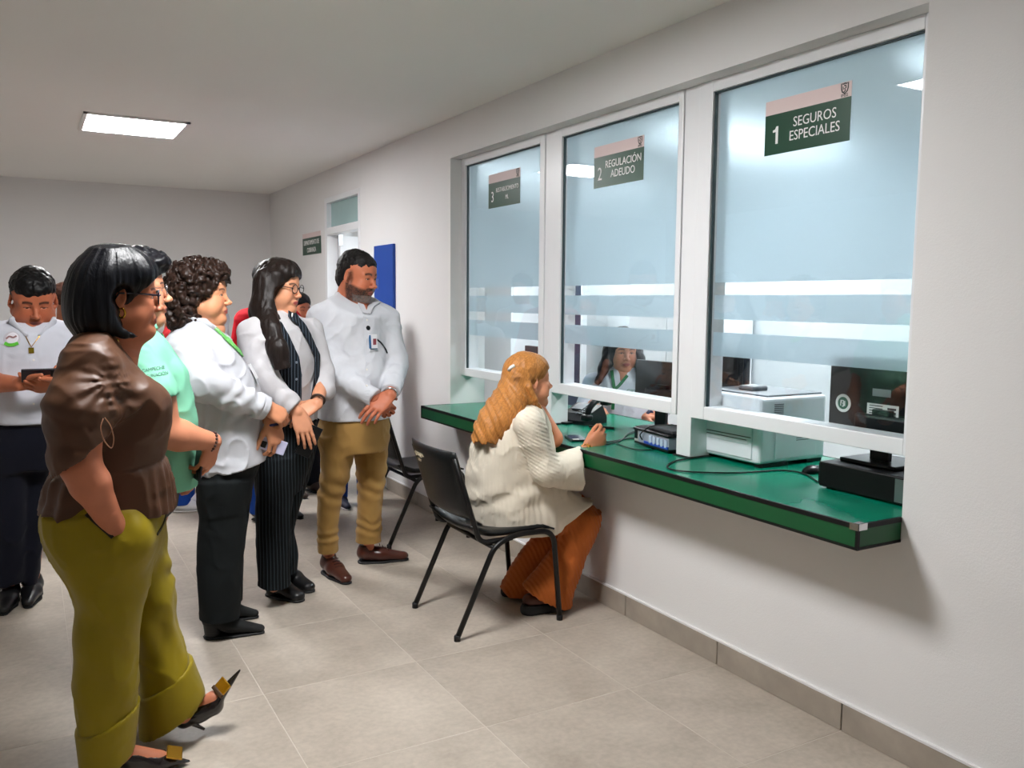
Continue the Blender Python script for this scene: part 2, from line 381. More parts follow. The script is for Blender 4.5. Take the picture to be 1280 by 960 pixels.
def window_sign(num, l1, l2, y0, y1, label, sz, z0=2.003, z1=2.202, x=GX-0.0008, size=True):
    e = tag(empty('window_sign', (x, (y0+y1)/2, z0)), label, 'sign', 'signs on the service windows')
    o = Vector(e.location); zs = z1-(z1-z0)*0.26
    def part(name, mb, m):
        ob = mb.build(name, m, e); ob.data.transform(Matrix.Translation(-o)); return ob
    part('panel', MB().box(x-0.0012, x, y0, y1, z0, zs), M_signg)
    part('header_strip', MB().box(x-0.0012, x, y0, y1, zs, z1), M_signw)
    xs = x-0.0014
    emblem(e, xs, y0+0.028, z1-0.021, 0.034, M_black)
    wall_text('letters', 'IMSS', 0.015, xs, y0+0.028, z1-0.049, M_black, e, 'CENTER')
    if num == '1':
        nb = MB().prism([(0.020, 0), (0.032, 0), (0.032, 0.064), (0.022, 0.064), (0.017, 0.054), (0.006, 0.051), (0.006, 0.043), (0.020, 0.044)], 0, 0.0006)
        ob = nb.build('number', M_ink, e); ob.data.transform(Matrix.Translation(Vector((xs, y1-0.034, z0+0.038))-o) @ Matrix(((0, -1, 0, 0), (-1, 0, 0, 0), (0, 0, 1, 0), (0, 0, 0, 1))))
    else: wall_text('number', num, 0.088, xs, y1-0.032, z0+0.036, M_ink, e, 'LEFT', 0.85)
    yc = y0+(y1-y0)*0.40
    wall_text('letters', l1, sz[0], xs, yc, z0+0.088, M_ink, e, 'CENTER', sz[2])
    wall_text('letters', l2, sz[1], xs, yc, z0+0.040, M_ink, e, 'CENTER', sz[2])
    return e
window_sign('1', 'SEGUROS', 'ESPECIALES', 2.022, 2.409, 'green sign reading 1 SEGUROS ESPECIALES on the nearest window', (0.05, 0.05, 0.9))
window_sign('2', 'REGULACIÓN', 'ADEUDO', 3.142, 3.532, 'green sign reading 2 REGULACIÓN ADEUDO on the middle window', (0.05, 0.05, 0.9))
window_sign('3', 'RESTABLECIMIENTO', 'ML', 4.257, 4.637, 'green sign reading 3 RESTABLECIMIENTO on the farthest window', (0.036, 0.036, 0.82))
e = tag(empty('door_sign', (WX-0.001, 8.0, 1.872)), 'green sign reading DEPARTAMENTO DE COBRANZA beside the door', 'sign'); o = Vector(e.location)
for nm, z0, z1, m in (('panel', 1.872, 2.03, M_signg), ('header_strip', 2.03, 2.075, M_signw)):
    ob = MB().box(WX-0.006, WX-0.001, 7.72, 8.30, z0, z1).build(nm, m, e); ob.data.transform(Matrix.Translation(-o))
wall_text('letters', 'DEPARTAMENTO DE', 0.062, WX-0.0065, 8.01, 1.965, M_ink, e, 'CENTER', 0.85)
wall_text('letters', 'COBRANZA', 0.062, WX-0.0065, 8.01, 1.895, M_ink, e, 'CENTER', 0.85)

# ------------------------------------------------------------------ door and blue board
M_pane = mat('transom_pane', rgb(160, 190, 190), 0.15, vary=0.02, spec=0.6)
d1 = tag(empty('door_1', (WX, (DY0+DY1)/2, 0)), kind='structure'); o = Vector(d1.location)
def dpart(name, mb, m):
    ob = mb.build(name, m, d1); ob.data.transform(Matrix.Translation(-o)); return ob
dx0, dx1 = WX-0.004, WX+0.10
dpart('jamb', MB().box(dx0, dx1, DY0, DY0+0.045, 0, DZ1, bev=0.003), M_white)
dpart('jamb', MB().box(dx0, dx1, DY1-0.06, DY1, 0, DZ1, bev=0.003), M_white)
dpart('head', MB().box(dx0, dx1, DY0+0.045, DY1-0.06, DZ1-0.045, DZ1, bev=0.003), M_white)
dpart('transom_bar', MB().box(dx0, dx1, DY0+0.045, DY1-0.06, 2.025, 2.085, bev=0.003), M_white)
dpart('transom_pane', MB().box(WX+0.04, WX+0.046, DY0+0.045, DY1-0.06, 2.085, DZ1-0.045), M_pane)
# the leaf stands open into the office
ang = math.radians(8); hy = DY1-0.065
Mt = Matrix.Translation((WX+0.1, hy, 0)) @ Matrix.Rotation(ang, 4, 'Z')
lf = MB(); lf.box(0, 0.80, -0.04, 0, 0.01, 2.02, bev=0.002, M=Mt)
dpart('door_leaf', lf, M_white)
for z0, z1 in ((0.15, 0.9), (1.0, 1.85)):
    dpart('leaf_panel', MB().box(0.12, 0.68, -0.046, -0.038, z0, z1, bev=0.003, M=Mt), mat('door_panel', rgb(205, 222, 228), 0.3))
for z in (0.3, 1.1, 1.98):
    dpart('hinge', MB().box(-0.02, 0.02, -0.05, -0.03, z-0.05, z+0.05, M=Mt), M_chrome)
M_blue = mat('blue_board_paint', rgb(0, 64, 156), 0.5, vary=0.03, vscale=3)
bl = tag(empty('wall_board', (WX, 6.11, 0.75)), 'tall narrow royal blue board on the wall behind the bearded man', 'wall board')
MB().box(-0.022, 0, -0.195, 0.195, 0, 1.11, bev=0.002).build('panel', M_blue, bl)
MB().box(-0.026, -0.022, 0.1, 0.106, 0.78, 0.86).build('latch', M_chrome, bl)
# ------------------------------------------------------------------ chairs
M_tube = mat('black_tube', rgb(15, 14, 15), 0.35, spec=0.35, vary=0.25, vscale=60)
M_vinyl = mat('black_vinyl', rgb(13, 16, 18), 0.36, bump=0.1, bscale=300, spec=0.35)
M_scuff = mat('worn_print', rgb(205, 190, 160), 0.8)
def arc_pts(P, r, n=5):
    """polyline with rounded corners"""
    P = [np.array(p, float) for p in P]; out = [P[0]]
    for i in range(1, len(P)-1):
        a = P[i-1]-P[i]; b = P[i+1]-P[i]; la, lb = np.linalg.norm(a), np.linalg.norm(b)
        rr = min(r, la*0.45, lb*0.45); A = P[i]+a/la*rr; B = P[i]+b/lb*rr
        for k in range(n+1):
            t = k/n; out.append((1-t)**2*A+2*t*(1-t)*P[i]+t*t*B)
    out.append(P[-1]); return out
def slab(fn, nu, nv, th):
    """curved cushion: fn(u,v) in 0..1 gives a point, thickened along its normal, rounded rim"""
    mb = MB(); bm = mb.bm
    G = np.array([[fn(i/nu, j/nv) for j in range(nv+1)] for i in range(nu+1)])
    du = np.gradient(G, axis=0); dv = np.gradient(G, axis=1); N = np.cross(du, dv); N /= np.linalg.norm(N, axis=2, keepdims=True)
    def edge(i, j):
        a = min(i, nu-i)/nu*6; b = min(j, nv-j)/nv*6
        return (1-max(0, 1-a)**3)**0.5*(1-max(0, 1-b)**3)**0.5
    T = [[bm.verts.new(G[i, j]+N[i, j]*th*0.5*(0.25+0.75*edge(i, j))) for j in range(nv+1)] for i in range(nu+1)]
    B = [[bm.verts.new(G[i, j]-N[i, j]*th*0.5*(0.25+0.75*edge(i, j))) for j in range(nv+1)] for i in range(nu+1)]
    for i in range(nu):
        for j in range(nv):
            bm.faces.new((T[i][j], T[i+1][j], T[i+1][j+1], T[i][j+1])); bm.faces.new((B[i][j], B[i][j+1], B[i+1][j+1], B[i+1][j]))
    for i in range(nu):
        bm.faces.new((T[i][0], B[i][0], B[i+1][0], T[i+1][0])); bm.faces.new((T[i][nv], T[i+1][nv], B[i+1][nv], B[i][nv]))
    for j in range(nv):
        bm.faces.new((T[0][j], T[0][j+1], B[0][j+1], B[0][j])); bm.faces.new((T[nu][j], B[nu][j], B[nu][j+1], T[nu][j+1]))
    return mb
def chair(name, loc, rz, label, group, scuff=True, mseat=None):
    e = tag(empty(name, loc, rz), label, 'chair', group)
    ms = mseat or M_vinyl
    for s in (-1, 1):
        y = 0.228*s
        MB().tube(arc_pts([(-0.255, y, 0.012), (-0.075, y, 0.395), (0.03, y, 0.43), (0.225, y, 0.425), (0.264, y, 0.012)], 0.07, 6), 0.0125, 10).build('leg_frame', M_tube, e, True)
        MB().tube(arc_pts([(0.02, y*0.93, 0.412), (-0.14, y*0.93, 0.408), (-0.172, y*0.95, 0.5), (-0.262, y*0.95, 0.79)], 0.06, 6), 0.0115, 10).build('back_post', M_tube, e, True)
        for x, z in ((-0.255, 0), (0.264, 0)):
            MB().lathe([(0.0145, 0), (0.0145, 0.02), (0.012, 0.026)], Matrix.Translation((x, y, z)), 10).build('foot_cap', M_blackrub, e, True)
    MB().tube([(-0.08, -0.228, 0.385), (-0.08, 0.228, 0.385)], 0.010, 8).build('cross_bar', M_tube, e, True)
    MB().tube([(0.20, -0.228, 0.418), (0.20, 0.228, 0.418)], 0.010, 8).build('cross_bar', M_tube, e, True)
    def seat(u, v):
        x = -0.185+0.42*u; y = (v-0.5)*0.44
        z = 0.435+0.022*(abs(v-0.5)*2)**2-0.02*math.sin(u*math.pi)*0.8+0.03*max(0, 0.25-u)/0.25-0.03*max(0, u-0.85)/0.15
        return (x, y, z)
    slab(seat, 16, 14, 0.032).build('seat', ms, e, True)
    def back(u, v):
        z = 0.515+0.30*u; y = (v-0.5)*0.455
        x = -0.176-0.09*u-0.028*(1-(abs(v-0.5)*2)**2)
        return (x, y, z)
    bk = slab(back, 12, 14, 0.03).build('backrest', ms, e, True)
    if scuff:
        mb = MB(); rr = random.Random(4)
        for row, (zz, n, h) in enumerate(((0.762, 9, 0.022), (0.735, 4, 0.018))):
            for k in range(n):
                y = 0.155-0.013*k-(0.02 if row else 0); v = y/0.455+0.5; u = (zz-0.515)/0.30
                px = back(u, v)[0]-0.0165
                for q in range(3):
                    a = rr.uniform(-0.004, 0.004); b = rr.uniform(-0.6, 0.6)*h
                    Mx = Matrix.Translation((px, y+a, zz+b*0.4)) @ Matrix.Rotation(rr.uniform(-1.2, 1.2), 4, 'X')
                    mb.box(-0.0012, 0.0008, -0.0016, 0.0016, -h*0.42, h*0.42, M=Mx)
        mb.build('worn_print', M_scuff, bk)
    return e
chair('office_chair', (1.803, 3.41, 0), 0, 'black vinyl stacking chair the blonde woman sits on', 'black stacking chairs')
chair('office_chair', (2.05, 4.83, 0), 0, 'empty black stacking chair against the wall behind the bearded man', 'black stacking chairs')
M_pale = mat('pale_plastic', rgb(205, 203, 198), 0.4)
c3 = chair('waiting_chair', (0.03, 5.68, 0), -1.2, 'pale waiting chair half hidden between the phone man and the brown blouse', None, False, M_pale)

# ------------------------------------------------------------------ things on the counter
M_pw = mat('printer_white', rgb(232, 236, 242), 0.38); M_pg = mat('printer_grey', rgb(120, 126, 132), 0.45)
M_dark = mat('dark_plastic', rgb(14, 16, 19), 0.32, spec=0.3); M_slot = mat('slot_shadow_plastic', rgb(46, 50, 54), 0.6)
M_paper = mat('paper_label', rgb(232, 232, 226), 0.6); M_stk = mat('sticker_green', rgb(16, 92, 66), 0.4)
def group_at(name, loc, label, cat, grp=None, rz=0.0):
    return tag(empty(name, loc, rz), label, cat, grp)
p = group_at('printer', (2.735, 2.655, CZ+0.0012), 'white laser printer on the counter behind the nearest window', 'printer')
MB().box(-0.185, 0.2, -0.19, 0.2, 0.012, 0.285, bev=0.016, seg=3).build('body', M_pw, p)
MB().box(-0.13, 0.19, -0.17, 0.19, 0.284, 0.292, bev=0.003).build('top_tray', M_pg, p)
MB().box(-0.06, 0.03, -0.02, 0.07, 0.29, 0.312, bev=0.008).build('paper_flap', M_pg, p)
MB().box(-0.19, -0.184, -0.15, 0.19, 0.03, 0.16, bev=0.002).build('front_door', M_pw, p)
MB().box(-0.193, -0.186, -0.145, 0.185, 0.118, 0.121).build('door_seam', M_slot, p)
MB().box(-0.194, -0.186, -0.13, 0.17, 0.09, 0.106, bev=0.002).build('tray_pull', M_pw, p)
MB().box(-0.1925, -0.186, -0.12, 0.16, 0.105, 0.108).build('tray_slot', M_slot, p)
MB().box(-0.188, -0.184, -0.185, 0.195, 0.175, 0.178).build('body_seam', M_slot, p)
for k in range(9): MB().box(-0.11, -0.06, -0.193, -0.187, 0.19+k*0.008, 0.1935+k*0.008).build('vent_slat', M_pg, p)
for k in range(7): MB().box(0.02, 0.10, -0.193, -0.187, 0.10+k*0.008, 0.1035+k*0.008).build('vent_slat', M_pg, p)
MB().box(-0.10, 0.14, -0.1925, -0.187, 0.03, 0.165, bev=0.002).build('side_door', M_pw, p)
MB().box(-0.17, -0.02, -0.191, -0.15, 0.0, 0.013).build('foot', M_dark, p); MB().box(0.1, 0.19, -0.18, 0.18, 0.0, 0.013).build('foot', M_dark, p)
MB().box(-0.17, -0.02, 0.14, 0.19, 0.0, 0.013).build('foot', M_dark, p)

pc = group_at('desktop_computer', (2.63, 1.90, CZ), 'black desktop computer lying flat under the nearest monitor', 'computer')
MB().box(-0.14, 0.16, -0.17, 0.215, 0.006, 0.098, bev=0.005).build('case', mat('black_case', rgb(9, 9, 10), 0.45, spec=0.25), pc)
MB().box(-0.138, 0.15, 0.2145, 0.219, 0.012, 0.09, bev=0.002).build('bezel', M_dark, pc)
MB().box(-0.142, -0.139, -0.168, -0.10, 0.012, 0.09).build('rear_plate', mat('zinc', rgb(130, 140, 142), 0.35, metal=0.8), pc)
for x in (-0.11, 0.13):
    for y in (-0.14, 0.18): MB().box(x-0.012, x+0.012, y-0.012, y+0.012, 0, 0.007).build('foot', M_blackrub, pc)
def logo_sticker(parent, x, y, z, r):
    mb = MB(); Mx = Matrix.Translation((x, y, z)) @ Matrix.Rotation(-math.pi/2, 4, 'Y')
    MB().lathe([(r, 0), (r, 0.0008)], Mx, 32).build('sticker', M_paper, parent)
    Mx2 = Matrix.Translation((x-0.0009, y, z)) @ Matrix.Rotation(-math.pi/2, 4, 'Y')
    s = MB().lathe([(r*0.68, 0), (r*0.68, 0.0006)], Mx2, 28).build('sticker_disc', M_stk, parent)
    k = MB()
    for a, b, c, d in ((-.3, .1, .25, .34), (-.3, -.16, .0, .34), (-.34, -.24, -.3, .25), (.02, .3, -.3, .25), (-.1, .1, -.08, .02), (.05, .3, .05, .13), (-.1, .12, -.4, -.3)):
        k.box(x-0.0024, x-0.0014, y-b*r, y-a*r, z+c*r, z+d*r)
    k.build('sticker_mark', M_paper, parent)
def monitor(x, y, wd, z0, z1, zbase, label, stickers, rz=0.0):
    e = group_at('monitor', (x, y, zbase), label, 'monitor', 'office monitors', rz)
    a, b = z0-zbase, z1-zbase
    MB().box(-0.012, 0.02, -wd/2, wd/2, a, b, bev=0.004).build('housing', M_dark, e)
    MB().box(0.0202, 0.022, -wd/2+0.012, wd/2-0.012, a+0.02, b-0.012).build('screen', mat('screen_glow', rgb(40, 50, 60), 0.2, emit=(0.6, 0.75, 1, 1), estr=0.6), e)
    MB().box(-0.045, -0.012, -0.11, 0.11, a+0.02, a+0.10, bev=0.012).build('back_bulge', M_dark, e)
    MB().box(-0.035, -0.012, -0.038, 0.038, 0.01, a+0.12, bev=0.003).build('stand', M_dark, e)
    MB().box(-0.10, 0.10, -0.115, 0.115, 0, 0.014, bev=0.004).build('base', M_dark, e)
    if stickers:
        logo_sticker(e, -0.0125, wd/2-0.065, a+0.125, 0.034)
        MB().box(-0.0132, -0.0122, -wd/2+0.19, -wd/2+0.32, a+0.085, a+0.138).build('data_label', M_paper, e)
        MB().box(-0.0132, -0.0122, -wd/2+0.225, -wd/2+0.30, a+0.165, a+0.192).build('data_label', mat('label_grey', rgb(180, 184, 186), 0.6), e)
        k = MB()
        for q in range(5): k.box(-0.0138, -0.0131, -wd/2+0.255, -wd/2+0.31, a+0.093+q*0.009, a+0.096+q*0.009)
        for q in range(3): k.box(-0.0138, -0.0131, -wd/2+0.20, -wd/2+0.235, a+0.093+q*0.014, a+0.100+q*0.014)
        k.build('label_print', M_slot, e)
    return e
m1 = monitor(2.66, 1.97, 0.49, 0.955, 1.255, CZ+0.098, 'black monitor seen from behind with round green sticker, on the desktop computer', True)
MB().box(-0.034, -0.0125, -0.25, -0.20, 0.25, 0.30).build('paper_tag', M_paper, m1)
monitor(2.84, 3.10, 0.44, 0.93, 1.24, CZ, 'black monitor with round sticker half hidden by the near mullion', True)
monitor(2.90, 3.48, 0.42, 0.90, 1.14, CZ, 'black monitor standing in front of the clerk in the middle window', False, 0.12)
monitor(2.86, 4.62, 0.46, 0.90, 1.16, CZ, 'black monitor behind the farthest window', False)
M_cable = mat('black_cable', rgb(14, 14, 15), 0.45)
ms = group_at('computer_mouse', (2.68, 2.31, CZ), 'small black computer mouse beside the printer', 'mouse')
mb = MB(); g = bmesh.ops.create_uvsphere(mb.bm, u_segments=20, v_segments=10, radius=1.0)
bmesh.ops.scale(mb.bm, verts=g['verts'], vec=(0.05, 0.03, 0.03))
for v in g['verts']: v.co.z = max(v.co.z, 0.0)+0.001
mb.build('shell', M_dark, ms, True); MB().box(0.02, 0.036, -0.003, 0.003, 0.02, 0.029, bev=0.002).build('wheel', M_pg, ms)
def cable(pts, r, label):
    P = smooth_path(pts, 8); o0 = P[0]
    mb = MB().tube([np.array(q)-o0 for q in P], r, 8); o = mb.build('cable', M_cable, None, True); o.location = o0
    tag(o, label, 'cable', 'black cables on the counter'); return o
zc = CZ+0.004
cable([on_z(*q, zc) for q in ((874, 571), (862, 573), (845, 576), (834, 582), (840, 587), (870, 590), (920, 591), (975, 588), (1005, 592), (1022, 602))], 0.0032, 'long black cable looping around the post to the desktop computer')
cable([on_z(*q, zc) for q in ((733, 551), (750, 553), (768, 551), (785, 548), (799, 548))], 0.0035, 'black cable running from the seated woman toward the open device')
cable([on_z(*q, zc) for q in ((757, 556), (775, 551), (784, 543), (797, 538))], 0.003, 'thin black cable rising to the corner of the open device')
cable([on_z(*q, zc) for q in ((770, 554), (790, 561), (815, 562), (832, 556))], 0.0028, 'thin black cable lying in front of the open device')
# open metal device between the clerk and the post
dv = group_at('opened_device', (2.52, 3.05, CZ), 'small opened electronic device with clear blue-tinted side by the post', 'device', None, -0.12)
M_zinc = mat('zinc', rgb(130, 140, 142), 0.35, metal=0.8)
MB().box(-0.06, 0.10, -0.16, 0.13, 0.006, 0.016, bev=0.002).build('base', M_dark, dv)
MB().box(-0.06, 0.10, 0.095, 0.13, 0.016, 0.075, bev=0.004).build('end_cap', mat('device_grey', rgb(175, 176, 172), 0.5), dv)
MB().box(-0.058, 0.09, -0.16, 0.095, 0.016, 0.07, bev=0.002).build('housing', mat('device_pale', rgb(150, 158, 172), 0.35), dv)
MB().box(-0.063, -0.057, 0.10, 0.122, 0.03, 0.07).build('socket', M_dark, dv)
for k in range(5): MB().box(-0.064, -0.057, -0.15+k*0.032, -0.13+k*0.032, 0.022, 0.06, bev=0.002).build('rib', mat('device_clear', rgb(190, 205, 225), 0.2), dv)
MB().box(-0.064, -0.057, -0.16, 0.04, 0.017, 0.03, bev=0.002).build('blue_strip', mat('device_blue', rgb(30, 70, 170), 0.4), dv)
MB().box(-0.065, 0.105, -0.165, 0.135, 0.07, 0.082, bev=0.004).build('lid', M_dark, dv)
MB().box(-0.04, 0.09, -0.16, 0.04, 0.082, 0.10, bev=0.006).build('keypad', M_slot, dv)
MB().tube(smooth_path([(-0.06, 0.06, 0.03), (-0.075, 0.05, 0.06), (-0.05, 0.0, 0.10), (0.0, -0.08, 0.115), (0.03, -0.16, 0.117)], 6), 0.003, 8).build('loose_wire', M_cable, dv, True)
# desk phone
dp = group_at('desk_phone', (2.66, 3.90, CZ), 'black desk phone with its handset beside the far post', 'telephone', None, 0.25)
MB().prism([(-0.09, 0.0), (0.10, 0.0), (0.10, 0.03), (0.06, 0.10), (-0.05, 0.055), (-0.09, 0.02)], -0.10, 0.085).build('body', M_dark, dp)
MB().box(-0.02, 0.045, -0.02, 0.06, 0.0, 0.006, bev=0.001, M=Matrix.Translation((0.0, 0, 0.078)) @ Matrix.Rotation(-0.39, 4, 'Y')).build('display', M_pg, dp)
kb = None
for i in range(4):
    for j in range(3):
        MB().box(-0.007, 0.007, -0.006, 0.006, 0, 0.005, bev=0.001, M=Matrix.Translation((-0.055+0.02*i, -0.055+0.018*j, 0.056+0.0082*i)) @ Matrix.Rotation(-0.39, 4, 'Y')).build('key', M_pg, dp)
hs = MB(); hs.tube(smooth_path([(-0.085, -0.115, 0.05), (-0.06, -0.115, 0.10), (0.0, -0.115, 0.135), (0.07, -0.115, 0.135)], 6), 0.017, 12)
hs.box(-0.115, -0.06, -0.142, -0.088, 0.028, 0.062, bev=0.012, seg=3, M=Matrix.Rotation(0.0, 4, 'Y')); hs.box(0.045, 0.10, -0.142, -0.088, 0.10, 0.14, bev=0.012, seg=3)
hs.build('handset', M_dark, dp, True)
MB().box(-0.14, -0.06, -0.02, 0.10, 0.0, 0.012, bev=0.003).build('stand_foot', M_dark, dp)
MB().box(-0.095, -0.091, 0.02, 0.06, 0.004, 0.016).build('data_label', M_paper, dp)
# clipboard-like dark organiser and phone near the seated woman
pn = MB().tube([(-0.07, 0, 0.008), (0.06, 0, 0.008), (0.07, 0, 0.008)], 0.0075, 10).build('pen_holder_pen', M_dark, None, True)
pn.name = 'marker_pen'; pn.location = on_z(752, 536, CZ); pn.rotation_euler = (0, 0, -1.0); tag(pn, 'black marker pen lying below the desk phone', 'pen')
ph = group_at('smartphone', tuple(on_z(720, 549, CZ)), 'dark smartphone lying face up on the counter edge by the blonde woman', 'phone', None, -0.35)
MB().box(-0.040, 0.040, -0.078, 0.078, 0.0, 0.009, bev=0.003).build('body', M_dark, ph)
MB().box(-0.037, 0.037, -0.074, 0.074, 0.0088, 0.0096).build('screen', mat('phone_screen', rgb(40, 44, 70), 0.12), ph)
MB().box(-0.03, 0.0, -0.07, -0.045, 0.0094, 0.0102).build('paper_slip', M_paper, ph)
# ------------------------------------------------------------------ office behind the windows
M_cab = mat('cabinet_white', rgb(225, 230, 234), 0.45); M_navy = mat('dark_board', rgb(38, 52, 74), 0.5)
def cabinet(x0, y0, y1, zt, label, ndoor=2):
    e = group_at('office_cabinet', (x0, (y0+y1)/2, 0), label, 'cabinet', 'white office cabinets'); hw = (y1-y0)/2
    MB().box(0.02, 0.45, -hw, hw, 0, zt, bev=0.004).build('body', M_cab, e)
    for k in range(ndoor):
        a = -hw+2*hw*k/ndoor; b = -hw+2*hw*(k+1)/ndoor
        d = MB().box(0.0, 0.02, a+0.004, b-0.004, 0.05, zt-0.02, bev=0.002).build('door', M_cab, e)
        MB().box(-0.015, 0.0, b-0.07, b-0.055, zt*0.5, zt*0.5+0.12, bev=0.003).build('handle', M_chrome, d)
cabinet(4.5, 7.95, 9.5, 1.95, 'white double door cabinet behind the farthest window')
bd = group_at('notice_board', (4.97, 7.85, 0.6), 'dark notice board with papers behind the farthest window', 'notice board')
MB().box(0, 0.025, -0.50, 0.1, 0, 1.35, bev=0.003).build('board', M_navy, bd)
for y, z in ((0.0, 0.52), (0.0, 0.34), (-0.25, 0.9), (-0.3, 0.4)): MB().box(-0.003, 0.0, y-0.06, y+0.06, z, z+0.12).build('paper_sheet', M_paper, bd)
bd2 = group_at('office_partition', (4.6, 6.9, 0), 'narrow dark blue partition seen through the middle window', 'partition')
MB().box(0, 0.04, -0.13, 0.13, 0.02, 1.75, bev=0.003).build('panel', M_navy, bd2); MB().box(-0.01, 0.05, -0.15, -0.13, 0, 1.78).build('post', M_cab, bd2); MB().box(-0.01, 0.05, 0.13, 0.15, 0, 1.78).build('post', M_cab, bd2)
cabinet(4.5, 4.9, 5.9, 1.5, 'low white cabinet behind the clerk', 2)
bs = group_at('office_chair_back', (3.75, 3.95, 0), 'dark high backed office chair behind the clerk', 'chair')
bs.name = 'swivel_chair'
slab(lambda u, v: (0.06*(abs(v-0.5)*2)**2*-1, (v-0.5)*0.55, 0.55+0.65*u), 10, 10, 0.06).build('backrest', mat('dark_mesh_fabric', rgb(36, 42, 52), 0.8), bs, True)
slab(lambda u, v: (-0.45+0.45*u, (v-0.5)*0.5, 0.46), 8, 8, 0.07).build('seat', MATS['dark_mesh_fabric'], bs, True)
MB().tube([(-0.22, 0, 0.06), (-0.22, 0, 0.45)], 0.025, 10).build('column', M_tube, bs, True)
for k in range(5):
    a = 2*math.pi*k/5; MB().tube([(-0.22, 0, 0.08), (-0.22+0.28*math.cos(a), 0.28*math.sin(a), 0.05)], 0.018, 8, r2=0.012).build('leg', M_tube, bs, True)
    MB().lathe([(0.02, 0), (0.025, 0.02), (0.02, 0.045)], Matrix.Translation((-0.22+0.28*math.cos(a), 0.28*math.sin(a), 0)), 10).build('caster', M_dark, bs, True)
# ------------------------------------------------------------------ signed distance modelling for people
_rng = np.random.RandomState(3); _LAT = _rng.rand(32, 32, 32).astype(np.float32)
def vnoise(p):
    """smooth value noise in -1..1 at points p (n,3)"""
    i = np.floor(p).astype(np.int64); f = (p-i).astype(np.float32); f = f*f*(3-2*f); i &= 31; j = (i+1) & 31
    def L(a, b, c): return _LAT[a, b, c]
    x0, y0, z0 = i[:, 0], i[:, 1], i[:, 2]; x1, y1, z1 = j[:, 0], j[:, 1], j[:, 2]
    fx, fy, fz = f[:, 0], f[:, 1], f[:, 2]
    a = L(x0, y0, z0)*(1-fx)+L(x1, y0, z0)*fx; b = L(x0, y1, z0)*(1-fx)+L(x1, y1, z0)*fx
    c = L(x0, y0, z1)*(1-fx)+L(x1, y0, z1)*fx; d = L(x0, y1, z1)*(1-fx)+L(x1, y1, z1)*fx
    return ((a*(1-fy)+b*fy)*(1-fz)+(c*(1-fy)+d*fy)*fz)*2-1
def smin(a, b, k):
    if k <= 0: return np.minimum(a, b)
    h = np.clip(0.5+0.5*(b-a)/k, 0, 1); return b+(a-b)*h-k*h*(1-h)
def smax(a, b, k): return -smin(-a, -b, k)
def rotm(yaw=0.0, pitch=0.0, roll=0.0):
    """yaw about z (left +), pitch: nose up +, roll: toward left shoulder -"""
    return np.array((Matrix.Rotation(yaw, 3, 'Z') @ Matrix.Rotation(-pitch, 3, 'Y') @ Matrix.Rotation(roll, 3, 'X')))
RES = 1.19
